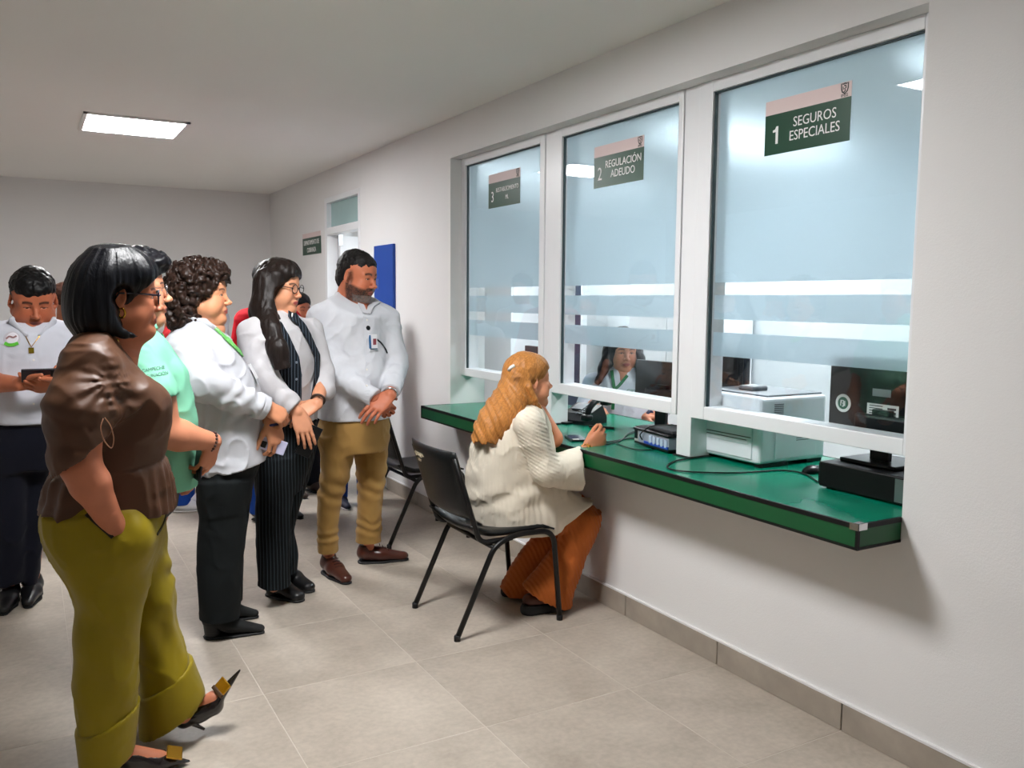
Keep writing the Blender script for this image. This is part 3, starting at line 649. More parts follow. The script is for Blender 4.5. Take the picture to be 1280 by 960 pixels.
class Vol:
    def __init__(s, lo, hi, h):
        h = h*RES
        s.lo = np.array(lo, float); s.h = h
        s.n = np.maximum(np.ceil((np.array(hi, float)-s.lo)/h).astype(int)+1, 4)
        s.D = np.full(s.n, 1.0, np.float32)
        s.ax = [(s.lo[k]+h*np.arange(s.n[k])).astype(np.float32) for k in range(3)]
    def like(s):
        w = Vol.__new__(Vol); w.lo, w.h, w.n, w.ax = s.lo, s.h, s.n, s.ax; w.D = np.full(s.n, 1.0, np.float32); return w
    def _sl(s, lo, hi):
        a = np.clip(np.floor((np.array(lo)-s.lo)/s.h).astype(int), 0, s.n); b = np.clip(np.ceil((np.array(hi)-s.lo)/s.h).astype(int)+1, 0, s.n)
        if np.any(b <= a): return None
        sl = tuple(slice(a[k], b[k]) for k in range(3))
        g = (s.ax[0][sl[0]][:, None, None], s.ax[1][sl[1]][None, :, None], s.ax[2][sl[2]][None, None, :])
        return sl, g
    def _put(s, lo, hi, f, k, op):
        m = k+3*s.h; r = s._sl(np.array(lo)-m, np.array(hi)+m)
        if r is None: return s
        sl, g = r; d = f(*g)
        if op == 'u': s.D[sl] = smin(s.D[sl], d, k)
        elif op == 's': s.D[sl] = smax(s.D[sl], -d, k)
        return s
    def cap(s, a, b, ra, rb=None, k=0.0, op='u', flat=None):
        """tapered capsule; flat=(axis vector, factor) squeezes it along an axis"""
        rb = ra if rb is None else rb; a = np.array(a, np.float32); b = np.array(b, np.float32); e = b-a; L = max(float(e@e), 1e-9)
        R = max(ra, rb)
        if flat: n = np.array(flat[0], np.float32); n /= np.linalg.norm(n); q = 1/flat[1]-1
        def f(X, Y, Z):
            x, y, z = X-a[0], Y-a[1], Z-a[2]
            t = np.clip((x*e[0]+y*e[1]+z*e[2])/L, 0, 1)
            dx, dy, dz = x-t*e[0], y-t*e[1], z-t*e[2]
            if flat:
                w = (dx*n[0]+dy*n[1]+dz*n[2])*q; dx = dx+w*n[0]; dy = dy+w*n[1]; dz = dz+w*n[2]
            return np.sqrt(dx*dx+dy*dy+dz*dz)-(ra+(rb-ra)*t)
        return s._put(np.minimum(a, b)-R, np.maximum(a, b)+R, f, k, op)
    def chain(s, pts, rad, k=0.0, k0=None, flat=None):
        for i in range(len(pts)-1): s.cap(pts[i], pts[i+1], rad[i], rad[i+1], (k if i or k0 is None else k0), flat=flat)
        return s
    def ell(s, c, r, R=None, k=0.0, op='u'):
        c = np.array(c, np.float32); r = np.array(r, np.float32); R = np.eye(3) if R is None else np.array(R)
        def f(X, Y, Z):
            x, y, z = X-c[0], Y-c[1], Z-c[2]
            u, v, w = (R[0, i]*x+R[1, i]*y+R[2, i]*z for i in range(3))
            k0 = np.sqrt((u/r[0])**2+(v/r[1])**2+(w/r[2])**2); k1 = np.sqrt((u/r[0]**2)**2+(v/r[1]**2)**2+(w/r[2]**2)**2)
            return k0*(k0-1)/np.maximum(k1, 1e-6)
        m = float(r.max()); return s._put(c-m, c+m, f, k, op)
    def stack(s, rows, k=0.0, n=2.2, phi=0.0, op='u', sm=2):
        """rows (z, cx, cy, a, b): ellipses along z; phi turns them about z"""
        rows = sorted(rows); A = np.array(rows, float); z0, z1 = A[0, 0], A[-1, 0]
        zz = s.ax[2]; cols = [np.interp(zz, A[:, 0], A[:, i]) for i in range(1, 5)]
        w = max(int(0.02/s.h), 1)
        for _ in range(sm):
            cols = [np.convolve(np.pad(c, w, mode='edge'), np.ones(2*w+1)/(2*w+1), 'valid') for c in cols]
        cs, sn = math.cos(phi), math.sin(phi)
        lo = [(A[:, 1]-np.maximum(A[:, 3], A[:, 4])).min(), (A[:, 2]-np.maximum(A[:, 3], A[:, 4])).min(), z0]
        hi = [(A[:, 1]+np.maximum(A[:, 3], A[:, 4])).max(), (A[:, 2]+np.maximum(A[:, 3], A[:, 4])).max(), z1]
        def f(X, Y, Z):
            i0 = int(round((float(Z.ravel()[0])-s.lo[2])/s.h)); m = Z.size
            cx, cy, a, b = (c[i0:i0+m].astype(np.float32)[None, None, :] for c in cols)
            x, y = X-cx, Y-cy; u = np.abs(cs*x+sn*y)/a; v = np.abs(-sn*x+cs*y)/b
            q = (u**n+v**n)**(1/n); d = (q-1)*np.minimum(a, b)
            return np.maximum(d, np.maximum(Z-z1, z0-Z))
        return s._put(lo, hi, f, k, op)
    def box(s, c, r, R=None, rd=0.0, k=0.0, op='u'):
        c = np.array(c, np.float32); r = np.array(r, np.float32)-rd; R = np.eye(3) if R is None else np.array(R)
        def f(X, Y, Z):
            x, y, z = X-c[0], Y-c[1], Z-c[2]
            u, v, w = (np.abs(R[0, i]*x+R[1, i]*y+R[2, i]*z)-r[i] for i in range(3))
            return np.sqrt(np.maximum(u, 0)**2+np.maximum(v, 0)**2+np.maximum(w, 0)**2)+np.minimum(np.maximum(u, np.maximum(v, w)), 0)-rd
        m = float(np.linalg.norm(r+rd)); return s._put(c-m, c+m, f, k, op)
    def cut(s, p, nrm, k=0.0):
        """remove everything on the side the normal points to"""
        p = np.array(p, np.float32); n = np.array(nrm, np.float32); n /= np.linalg.norm(n)
        d = (s.ax[0][:, None, None]-p[0])*n[0]+(s.ax[1][None, :, None]-p[1])*n[1]+(s.ax[2][None, None, :]-p[2])*n[2]
        s.D = smax(s.D, d, k); return s
    def where(s, f):
        """f(X,Y,Z,D) -> D on the whole grid"""
        s.D = f(s.ax[0][:, None, None], s.ax[1][None, :, None], s.ax[2][None, None, :], s.D).astype(np.float32); return s
    def disp(s, f, band=0.025):
        """add f(points) near the surface"""
        I = np.nonzero(np.abs(s.D) < band)
        P = np.stack([s.ax[k][I[k]] for k in range(3)], 1); s.D[I] += f(P).astype(np.float32); return s
    def mesh(s, proj=1):
        """naive surface nets -> verts, quads"""
        D = s.D; ins = D < 0; nx, ny, nz = D.shape
        cnt = np.zeros((nx-1, ny-1, nz-1), np.int8)
        for a in (0, 1):
            for b in (0, 1):
                for c in (0, 1): cnt += ins[a:nx-1+a, b:ny-1+b, c:nz-1+c]
        act = (cnt > 0) & (cnt < 8); I = np.argwhere(act)
        if len(I) == 0: return np.zeros((0, 3)), np.zeros((0, 4), int)
        idx = -np.ones(act.shape, np.int64); idx[act] = np.arange(len(I))
        acc = np.zeros((len(I), 3)); num = np.zeros(len(I))
        off = [(a, b, c) for a in (0, 1) for b in (0, 1) for c in (0, 1)]
        val = {o: D[I[:, 0]+o[0], I[:, 1]+o[1], I[:, 2]+o[2]] for o in off}
        for o in off:
            for ax in range(3):
                if o[ax]: continue
                q = list(o); q[ax] = 1; q = tuple(q); va, vb = val[o], val[q]; m = (va < 0) != (vb < 0)
                t = np.zeros(len(I)); t[m] = va[m]/(va[m]-vb[m])
                for kk in range(3): acc[:, kk] += np.where(m, o[kk]+(t if kk == ax else 0), 0)
                num += m
        V = s.lo+(I+acc/np.maximum(num, 1)[:, None])*s.h
        F = []
        for ax in range(3):
            u, v = (ax+1) % 3, (ax+2) % 3
            sa = [slice(None)]*3; sb = [slice(None)]*3; sa[ax] = slice(0, -1); sb[ax] = slice(1, None)
            for kk in (u, v): sa[kk] = slice(1, -1); sb[kk] = slice(1, -1)
            a, b = ins[tuple(sa)], ins[tuple(sb)]
            for flip, msk in ((False, a & ~b), (True, ~a & b)):
                E = np.argwhere(msk)
                if not len(E): continue
                E[:, u] += 1; E[:, v] += 1
                du = np.zeros(3, int); du[u] = 1; dv = np.zeros(3, int); dv[v] = 1
                def g(P): return idx[P[:, 0], P[:, 1], P[:, 2]]
                q = np.stack([g(E-du-dv), g(E-dv), g(E), g(E-du)], 1)
                F.append(q[:, ::-1] if flip else q)
        return V, np.concatenate(F)
def relax(V, F, it=1, lam=0.5):
    E = np.concatenate([F[:, [0, 1]], F[:, [1, 2]], F[:, [2, 3]], F[:, [3, 0]]])
    for _ in range(it):
        acc = np.zeros_like(V); n = np.zeros(len(V))
        for a, b in ((0, 1), (1, 0)):
            for k in range(3): acc[:, k] += np.bincount(E[:, a], V[E[:, b], k], len(V))
            n += np.bincount(E[:, a], minlength=len(V))
        V = V*(1-lam)+lam*acc/np.maximum(n, 1)[:, None]
    return V
def np_mesh(name, V, F, col=None):
    me = bpy.data.meshes.new(name); n, m = len(V), len(F)
    me.vertices.add(n); me.vertices.foreach_set('co', np.asarray(V, np.float32).ravel())
    me.loops.add(m*4); me.loops.foreach_set('vertex_index', np.asarray(F, np.int32).ravel())
    me.polygons.add(m); me.polygons.foreach_set('loop_start', np.arange(m, dtype=np.int32)*4)
    me.polygons.foreach_set('use_smooth', np.ones(m, bool))
    if col is not None:
        a = me.color_attributes.new('Col', 'FLOAT_COLOR', 'POINT'); c = np.ones((n, 4), np.float32); c[:, :3] = col[:, :3]
        a.data.foreach_set('color', c.ravel())
    me.update(calc_edges=True); me.validate(); return me
def clean(vol, it=1):
    V, F = vol.mesh(); return (relax(V, F, it) if len(V) else V), F

# ------------------------------------------------------------------ a frame standing at a person's feet
class Frame:
    """local x: to the right of the view ray, local y: away along it, local z: up"""
    def __init__(s, bx, by, z0=0.0):
        s.b = np.array([bx, by, z0], float); a = math.atan2(bx, by); s.a = a
        s.ex = np.array([math.cos(a), -math.sin(a), 0]); s.ey = np.array([math.sin(a), math.cos(a), 0]); s.dist = math.hypot(bx, by)
        s.rz = -a; c = CM @ (s.b-EYE); s.S = c[2]/FPX
    def P(s, u, v, t=0.0):
        d = ray(u, v); k = (s.dist+t)/(d@s.ey); w = EYE+d*k-s.b
        return np.array([w@s.ex, w@s.ey, w[2]])
    def row(s, v, ul, ur, t=0.0, rt=None, k=1.0, phi=0.0):
        """silhouette row -> stack row; rt half thickness in depth, or ratio k = b/a with turn phi"""
        L, R = s.P(ul, v, t), s.P(ur, v, t); w = (R[0]-L[0])/2; c = (L+R)/2
        if rt is None:
            a = w/math.sqrt(math.cos(phi)**2+(k*math.sin(phi))**2); return (c[2], c[0], c[1], a, a*k)
        return (c[2], c[0], c[1], w, rt)
    def ray_hit(s, bvh, u, v):
        d = ray(u, v); o = EYE-s.b
        O = Vector((o@s.ex, o@s.ey, o[2])); dd = Vector((d@s.ex, d@s.ey, d[2])).normalized()
        h = bvh.ray_cast(O, dd); return (None if h[0] is None else (np.array(h[0]), np.array(h[1])))
    def obj(s, name): return empty(name, tuple(s.b), s.rz)
def bvh_of(V, F): return BVHTree.FromPolygons([tuple(v) for v in V], [tuple(int(i) for i in f) for f in F])
def bounds(V): return V.min(0), V.max(0)

# ------------------------------------------------------------------ head
def skin(c): return np.array([lin(c[0]), lin(c[1]), lin(c[2])])
def head_shape(h=0.003, wide=1.0, jaw=1.0, nose=1.0, full=0.0, lids=0.5, female=True, chin=0.0, neck=0.058, mouth=0.0):
    """head in its own frame: face +x, left ear +y, origin between the ears"""
    v = Vol((-0.125, -0.10, -0.24), (0.135, 0.10, 0.135), h); W = wide
    v.ell((-0.016, 0, 0.034), (0.093, 0.074*W, 0.086))
    v.ell((0.026, 0, 0.028), (0.062, 0.062*W, 0.066), k=0.03)                      # forehead
    v.ell((0.036, 0, -0.045), (0.050, 0.055*W, 0.066), k=0.03)                     # mid face
    for s in (-1, 1):
        v.cap((-0.002, s*0.050*W*jaw, -0.055), (0.062+chin, s*0.012, -0.104), 0.022+full*0.008, 0.015, k=0.025)   # jaw
        v.ell((0.058, s*0.034*W, -0.034), (0.026, 0.025, 0.028+full*0.012), k=0.022)          # cheek
        v.ell((0.040, s*0.046*W, -0.060), (0.030, 0.018+full*0.012, 0.034), k=0.02)
        v.cap((0.078, s*0.012, 0.017), (0.066, s*0.046*W, 0.013), 0.0115, 0.010, k=0.014)     # brow
    v.ell((0.071+chin, 0, -0.103), (0.019, 0.022, 0.017), k=0.02)                  # chin
    if full: v.ell((0.028, 0, -0.108), (0.045, 0.040, 0.022+full*0.012), k=0.03)  # under the chin
    for s in (-1, 1):
        v.ell((0.093, s*0.031, 0.0), (0.014, 0.017, 0.0105), k=0.010, op='s')      # eye socket
        v.ell((0.0715, s*0.031, -0.002), (0.0155, 0.0165, 0.0140), k=0.004)        # lids over the ball
        v.box((0.090, s*0.031, -0.0035), (0.010, 0.0125, 0.0005+0.0042*lids), rd=0.0004, k=0.003, op='s')
    # nose
    N = nose
    v.cap((0.080, 0, 0.010), (0.098+0.008*N, 0, -0.030), 0.0075, 0.0095*N, k=0.012)
    v.ell((0.101+0.009*N, 0, -0.034), (0.0105, 0.0105*N, 0.0095), k=0.008)
    for s in (-1, 1):
        v.ell((0.094+0.004*N, s*0.0125*N, -0.0385), (0.0105, 0.0075, 0.0075), k=0.007)
        v.ell((0.1015, s*0.0062, -0.0455), (0.005, 0.0035, 0.003), k=0.002, op='s')
    # mouth
    v.ell((0.084, 0, -0.066), (0.013, 0.022, 0.014), k=0.014)
    v.cap((0.0915+mouth, -0.006, -0.0625), (0.084, -0.022, -0.0675), 0.0052, 0.003, k=0.004); v.cap((0.0915+mouth, 0.006, -0.0625), (0.084, 0.022, -0.0675), 0.0052, 0.003, k=0.004)
    v.cap((0.0905+mouth, -0.006, -0.0745), (0.084, -0.019, -0.0695), 0.0062, 0.003, k=0.004); v.cap((0.0905+mouth, 0.006, -0.0745), (0.084, 0.019, -0.0695), 0.0062, 0.003, k=0.004)
    v.cap((0.099+mouth, -0.018, -0.0685), (0.099+mouth, 0.018, -0.0685), 0.0028, k=0.004, op='s')
    # ears
    for s in (-1, 1):
        Re = rotm(s*0.35, 0, s*0.12)
        v.ell((-0.006, s*0.077*W, -0.006), (0.0185, 0.007, 0.031), Re, k=0.006)
        v.ell((-0.003, s*0.083*W, -0.002), (0.011, 0.006, 0.020), Re, k=0.004, op='s')
        v.ell((0.004, s*0.078*W, -0.010), (0.006, 0.006, 0.008), k=0.004)
        v.ell((-0.001, s*0.074*W, -0.034), (0.009, 0.006, 0.010), k=0.006)
    # neck
    v.cap((-0.022, 0, -0.06), (-0.036, 0, -0.235), neck*0.98, neck*1.06, k=0.03)
    v.cap((0.02, 0, -0.10), (-0.005, 0, -0.235), neck*0.70, neck*0.80, k=0.03)
    return clean(v, 1)
def head_color(V, base, lip, brow, female=True, beard=None, grey=None, shadow_brow=1.0, browz=0.019, hairline=None):
    x, y, z = V[:, 0], V[:, 1], V[:, 2]; C = np.tile(skin(base), (len(V), 1))
    n = vnoise(V*45)*0.05+vnoise(V*140)*0.03; C *= (1+n)[:, None]
    def blend(mask, col): 
        nonlocal C
        m = np.clip(mask, 0, 1)[:, None]; C = C*(1-m)+skin(col)*m
    # warm cheeks and nose
    warm = np.exp(-(((x-0.075)/0.03)**2+((np.abs(y)-0.035)/0.02)**2+((z+0.035)/0.02)**2))*0.25
    C *= (1+warm[:, None]*np.array([0.18, -0.15, -0.12]))
    lipm = (1-np.clip((np.abs(y)/0.023)**2+((z+0.0685)/0.0105)**2, 0, 1.4)/1.0)*4
    blend(np.where((x > 0.078), lipm, 0), lip)
    blend(np.where((x > 0.076) & (np.abs(z+0.0685) < 0.0016) & (np.abs(y) < 0.021), 0.75, 0), tuple(int(c*0.55) for c in lip))
    bz = browz+0.004*np.sin(np.clip((np.abs(y)-0.012)/0.036, 0, 1)*math.pi)
    th = 0.0048 if female else 0.0066
    bm = np.where((np.abs(y) > 0.012) & (np.abs(y) < 0.050) & (x > 0.045), np.clip(1.6-np.abs(z-bz)/th*1.4, 0, 1), 0)
    blend(bm*0.92, brow)
    # lash line
    for s in (-1, 1):
        q = ((y-s*0.031)/0.0155)**2
        arc = -0.0035+0.0052*(1-q)
        lm = np.where((q < 1.05) & (x > 0.07), np.clip(1.4-np.abs(z-arc)/0.0018, 0, 1), 0); blend(lm*0.85, (36, 24, 22))
    if beard is not None:
        low = np.clip((-0.028-z)/0.012, 0, 1); jawm = np.clip((x+0.012)/0.012, 0, 1)
        cheek = np.clip((-(z+0.046)+np.clip((0.078-x), 0, 1)*0.25)/0.012, 0, 1)
        mus = np.where((x > 0.074), np.clip(1.5-(((np.abs(y))/0.034)**4)-((z+0.054)/0.008)**4*0.5, 0, 1), 0)
        notneck = np.clip((z+0.128)/0.012, 0, 1)
        side = np.exp(-((x-0.012)/0.012)**4)*np.clip((0.035-z)/0.02, 0, 1)*np.clip((np.abs(y)-0.05)/0.01, 0, 1)
        nolip = 1-np.clip(np.where(x > 0.078, lipm, 0), 0, 1)
        m = np.maximum(np.maximum(low*jawm*cheek, mus), side*0.75)*notneck*nolip
        m *= 0.86+0.2*vnoise(V*260)
        blend(np.clip(m, 0, 0.95), beard)
        if grey is not None:
            g = np.where((z < -0.085) & (x > 0.03), 0.8, 0)*(0.6+0.4*vnoise(V*200)); blend(np.clip(g*m, 0, 1), grey)
    if hairline is not None: blend(hairline(x, y, z), brow)
    return C

# ------------------------------------------------------------------ hands
def hand_prims(side=1, curl=(0.5, 0.55, 0.6, 0.65), spread=0.10, thumb=(0.75, 0.65, -0.25), tcurl=0.3, sc=1.0):
    """capsules in the hand frame: +x fingers, +z back of the hand, thumb at +y (right hand), side=-1 mirrors"""
    out = []
    base = [(0.088, 0.031, 0.0), (0.094, 0.010, 0.003), (0.090, -0.011, 0.002), (0.082, -0.030, -0.002)]
    lens = [(0.040, 0.025, 0.020), (0.044, 0.028, 0.021), (0.041, 0.026, 0.020), (0.032, 0.020, 0.018)]
    rad = [(0.0098, 0.0088, 0.0080, 0.0070), (0.0100, 0.0090, 0.0082, 0.0072), (0.0096, 0.0086, 0.0078, 0.0070), (0.0086, 0.0076, 0.0070, 0.0062)]
    out.append(('pal', (0.0, 0.012, 0), (0.07, 0.020, 0), 0.021, 0.021)); out.append(('pal', (0.0, -0.010, 0), (0.066, -0.020, 0), 0.020, 0.019))
    out.append(('pal', (0.02, 0, 0.0), (0.082, 0.0, 0.001), 0.022, 0.0185))
    for i in range(4):
        p = np.array(base[i]); az = spread*(1.5-i)*0.5; el = 0.0; cu = curl[i]
        out.append(('met', (0.03, p[1]*0.7, 0.0), tuple(p), 0.0125, rad[i][0]*1.08))
        for j in range(3):
            el -= cu*(0.9, 1.15, 0.8)[j]
            d = np.array([math.cos(el)*math.cos(az), math.cos(el)*math.sin(az), math.sin(el)])
            q = p+d*lens[i][j]; out.append(('fin%d' % i, tuple(p), tuple(q), rad[i][j], rad[i][j+1])); p = q
    t = np.array(thumb, float); t /= np.linalg.norm(t)
    p0 = np.array([0.018, 0.024, -0.006]); p1 = p0+t*0.046; d2 = t+np.array([0.5, -0.5, -0.25])*tcurl; d2 /= np.linalg.norm(d2)
    p2 = p1+d2*0.034; d3 = t+np.array([0.7, -0.9, -0.4])*tcurl; d3 /= np.linalg.norm(d3); p3 = p2+d3*0.028
    out += [('thb', tuple(p0), tuple(p1), 0.0165, 0.0125), ('thm', tuple(p1), tuple(p2), 0.0115, 0.0102), ('thm', tuple(p2), tuple(p3), 0.0100, 0.0085)]
    return [(n, np.array(a)*sc*np.array([1, side, 1]), np.array(b)*sc*np.array([1, side, 1]), r*sc, s*sc) for n, a, b, r, s in out]
def axes(xd, zd):
    x = np.array(xd, float); x /= np.linalg.norm(x); z = np.array(zd, float); z -= x*(x@z); z /= np.linalg.norm(z)
    return np.stack([x, np.cross(z, x), z], 1)
def add_arm(vol, elbow, wrist, re, rw, k=0.02):
    m = elbow+(wrist-elbow)*0.3
    vol.chain([elbow, m, wrist], [re, re*1.02, rw], k=k)
def add_hand(vol, wrist, xd, zd, **kw):
    A = axes(xd, zd)
    for n, a, b, r, s in hand_prims(**kw):
        fl = (A[:, 2], 0.62) if n in ('pal',) else ((A[:, 2], 0.8) if n == 'met' else None)
        vol.cap(wrist+A@a, wrist+A@b, r, s, k=(0.014 if n in ('pal', 'met', 'thb') else 0.0035), flat=fl)
# ------------------------------------------------------------------ person assembly
def cloth(name, c, rough=0.75, fold=0.35, fscale=9.0, bump=0.15, bscale=420, vary=0.03, vscale=9, sheen=0.0, spec=0.2, **kw):
    return mat(name, rgb(*c), rough, bump=bump, bscale=bscale, vary=vary, vscale=vscale, sheen=sheen, spec=spec, bdist=0.004, fold=fold, fscale=fscale, **kw)
def hair_mat(name, c, rough=0.40, stretch=(260, 260, 14), vary=0.35, rot=None):
    return mat(name, rgb(*c), rough, bump=0.3, bscale=1.0, vary=vary, vscale=1.0, stretch=stretch, spec=0.22, bdist=0.004, rot=rot)
M_skin = mat('skin', (1, 1, 1, 1), 0.47, attr=True, spec=0.35, bump=0.06, bscale=500, bdist=0.002)
M_eye = mat('eyeball', (1, 1, 1, 1), 0.12, attr=True)
def wrinkle(amp, f=(14, 14, 22), f2=None, seed=0.0, ridge=True):
    """soft folds: ridged noise"""
    fa = np.array(f, float)
    def g(P):
        n = vnoise(P*fa+seed); r = (0.5-np.abs(n))*amp*2 if ridge else n*amp
        r = r-amp*0.4
        r += vnoise(P*fa*2.3+seed+7)*amp*0.35
        w = P*fa*1.25+np.stack([vnoise(P*5+3), vnoise(P*5+11), vnoise(P*5+19)], 1)*1.4
        c = (1-np.abs(vnoise(w+seed+31)))**5; r -= c*amp*1.3
        return r
    return g
def sleeve(v, pts, rad, cut_p, cut_d, k=0.03, kin=0.03):
    T = v.like(); T.chain(pts, rad, k=kin); T.cut(cut_p, cut_d); v.D = smin(v.D, T.D, k)
class Person:
    def __init__(s, label, base, tone, z0=0.0, group=None):
        s.f = Frame(*base, z0); s.S = s.f.S; s.root = tag(s.f.obj('person'), label, 'person', group); s.tone = tone
        s.bV, s.bF, s.bC, s.n = [], [], [], 0; s.geo = {}
    def P(s, u, v, t=0.0): return s.f.P(u, v, t)
    def R(s, v, ul, ur, t=0.0, rt=None, **k): return s.f.row(v, ul, ur, t, rt, **k)
    def body(s, V, F, C=None):
        if not len(V): return
        if C is None:
            C = np.tile(skin(s.tone), (len(V), 1))*(1+vnoise(V*30)*0.06+vnoise(V*90)*0.03)[:, None]
        s.bV.append(V); s.bF.append(F+s.n); s.bC.append(C); s.n += len(V)
    def vol(s, pts, pad, h): 
        P = np.array(pts); return Vol(P.min(0)-pad, P.max(0)+pad, h)
    def arm(s, elbow, wrist, re=0.043, rw=0.026, hand=None, h=None, start=None):
        h = h or max(0.0028, 0.8*s.S)
        pts = [elbow, wrist]+([start] if start is not None else [])
        v = s.vol(pts, 0.21 if hand else 0.06, h)
        if start is not None: v.cap(start, elbow, re*1.15, re, k=0.02)
        add_arm(v, elbow, wrist, re, rw)
        if hand: add_hand(v, wrist, **hand)
        s.body(*clean(v))
    def core(s, chains, h=0.014):
        pts = [p for c, r in chains for p in c]; v = s.vol(pts, 0.16, h)
        for c, r in chains: v.chain(c, r, k=0.03)
        s.body(*clean(v))
    def head(s, at, yaw=0.0, pitch=0.0, roll=0.0, sc=1.0, lip=(165, 78, 72), brow=(38, 28, 26), h=None, gaze=(0, 0), eyes=True, shape={}, color={}, face=None):
        s.hp = np.array(at); s.hR = rotm(yaw, pitch, roll); s.hs = sc
        V, F = head_shape(h=h or max(0.0021, 0.74*s.S), **shape)
        C = head_color(V, face or s.tone, lip, brow, **color)
        s.body(V*sc@s.hR.T+s.hp, F, C)
        if eyes:
            for sd in (-1, 1):
                mb = MB(); bmesh.ops.create_uvsphere(mb.bm, u_segments=20, v_segments=14, radius=0.0128*sc)
                me = mb.mesh('eye'); co = np.array([v.co[:] for v in me.vertices])/(0.0128*sc)
                g = np.array([1.0, gaze[0], gaze[1]]); g /= np.linalg.norm(g); a = np.arccos(np.clip(co@g, -1, 1))
                C2 = np.where((a < 0.24)[:, None], 0.004, np.where((a < 0.52)[:, None], np.array([[0.035, 0.018, 0.010]]), np.array([[0.62, 0.56, 0.53]])))
                at2 = me.color_attributes.new('Col', 'FLOAT_COLOR', 'POINT'); at2.data.foreach_set('color', np.concatenate([C2, np.ones((len(C2), 1))], 1).astype(np.float32).ravel())
                o = link_mesh('eye', me, M_eye, s.root, True)
                p = s.H((0.0715, sd*0.031, -0.0015)); o.matrix_local = Matrix.Translation(p) @ Matrix(s.hR.tolist()).to_4x4()
    def H(s, p): return s.hp+s.hs*(s.hR@np.array(p, float))
    def He(s, v, c, r, k=0.0, op='u', R=None): return v.ell(s.H(c), np.array(r)*s.hs, s.hR if R is None else s.hR@R, k, op)
    def Hc(s, v, a, b, ra, rb=None, k=0.0, op='u'): return v.cap(s.H(a), s.H(b), ra*s.hs, (rb if rb is not None else ra)*s.hs, k, op)
    def part(s, name, v, m, parent=None, it=1, label=None):
        V, F = clean(v, it) if isinstance(v, Vol) else v
        o = link_mesh(name, np_mesh(name, V, F), m, parent or s.root)
        if label: o['label'] = label
        s.geo[name] = (V, F); return o
    def add(s, name, mb, m, parent=None, smooth=True): return mb.build(name, m, parent or s.root, smooth)
    def bvh(s, name): return bvh_of(*s.geo[name])
    def ribbon(s, name, garment, uv, w, m, parent=None, lift=0.003, n=5, th=0.0025):
        """flat band laid on a garment along picture points"""
        b = s.bvh(garment); pts = []
        for q in smooth_path([(u, v, 0) for u, v in uv], n):
            h = s.f.ray_hit(b, q[0], q[1])
            if h is not None: pts.append((h[0]+h[1]*lift, h[1]))
        if len(pts) < 2: return None
        mb = MB(); rows = []
        for i, (p, nn) in enumerate(pts):
            d = pts[min(i+1, len(pts)-1)][0]-pts[max(i-1, 0)][0]; sd = np.cross(d, nn); sd /= np.linalg.norm(sd)+1e-9
            rows.append([mb.bm.verts.new(x) for x in (p-sd*w/2-nn*th, p-sd*w/2+nn*th, p+sd*w/2+nn*th, p+sd*w/2-nn*th)])
        for A, B in zip(rows[:-1], rows[1:]):
            for k in range(4): mb.bm.faces.new((A[k], A[(k+1) % 4], B[(k+1) % 4], B[k]))
        mb.bm.faces.new(rows[0][::-1]); mb.bm.faces.new(rows[-1])
        return mb.build(name, m, parent or s.root)
    def beads(s, name, garment, uv, r, m, n=6, parent=None, lift=0.0):
        b = garment if not isinstance(garment, str) else s.bvh(garment)
        for q in smooth_path([(u, v, 0) for u, v in uv], n):
            h = s.f.ray_hit(b, q[0], q[1])
            if h is None: continue
            mb = MB(); bmesh.ops.create_uvsphere(mb.bm, u_segments=10, v_segments=8, radius=r)
            o = mb.build(name, m, parent or s.root, True); o.location = h[0]+h[1]*lift
    def printed(s, name, garment, txt, u, v, size, m, du=(1, 0), parent=None, sx=1.0):
        """lettering laid on a garment; starts at picture point u,v and runs along du"""
        b = s.bvh(garment); me = text_mesh(name, txt, size, 0.0004, sx=sx); S = s.S
        d = np.array(du, float); d /= np.linalg.norm(d); ok = True
        for vt in me.vertices:
            a, c = vt.co.x/S, vt.co.y/S; q = (u+d[0]*a+d[1]*c, v+d[1]*a-d[0]*c)
            h = s.f.ray_hit(b, *q)
            if h is None: continue
            vt.co = Vector(h[0]+h[1]*(0.0018+(0.0008 if vt.co.z > 0 else 0)))
        return link_mesh(name, me, m, parent or s.root)
    def disc(s, name, garment, u, v, r, m, th=0.003, parent=None, seg=16):
        h = s.f.ray_hit(s.bvh(garment), u, v)
        if h is None: return None
        z = Vector(h[1]); q = z.to_track_quat('Z', 'Y').to_matrix().to_4x4()
        return MB().lathe([(r, 0), (r, th*0.6), (r*0.8, th)], Matrix.Translation(h[0]-h[1]*0.001) @ q, seg).build(name, m, parent or s.root, False)
    def plate(s, name, garment, u, v, w, hgt, m, th=0.003, parent=None, lift=0.004):
        h = s.f.ray_hit(s.bvh(garment), u, v)
        if h is None: return None
        n = h[1]; up = np.array([0, 0, 1.0]); x = np.cross(up, n); x /= np.linalg.norm(x); y = np.cross(n, x)
        c = h[0]+n*lift; Mx = Matrix(((x[0], y[0], n[0], c[0]), (x[1], y[1], n[1], c[1]), (x[2], y[2], n[2], c[2]), (0, 0, 0, 1)))
        return MB().box(-w/2, w/2, -hgt/2, hgt/2, -th/2, th/2, bev=th*0.3, seg=1, M=Mx).build(name, m, parent or s.root)
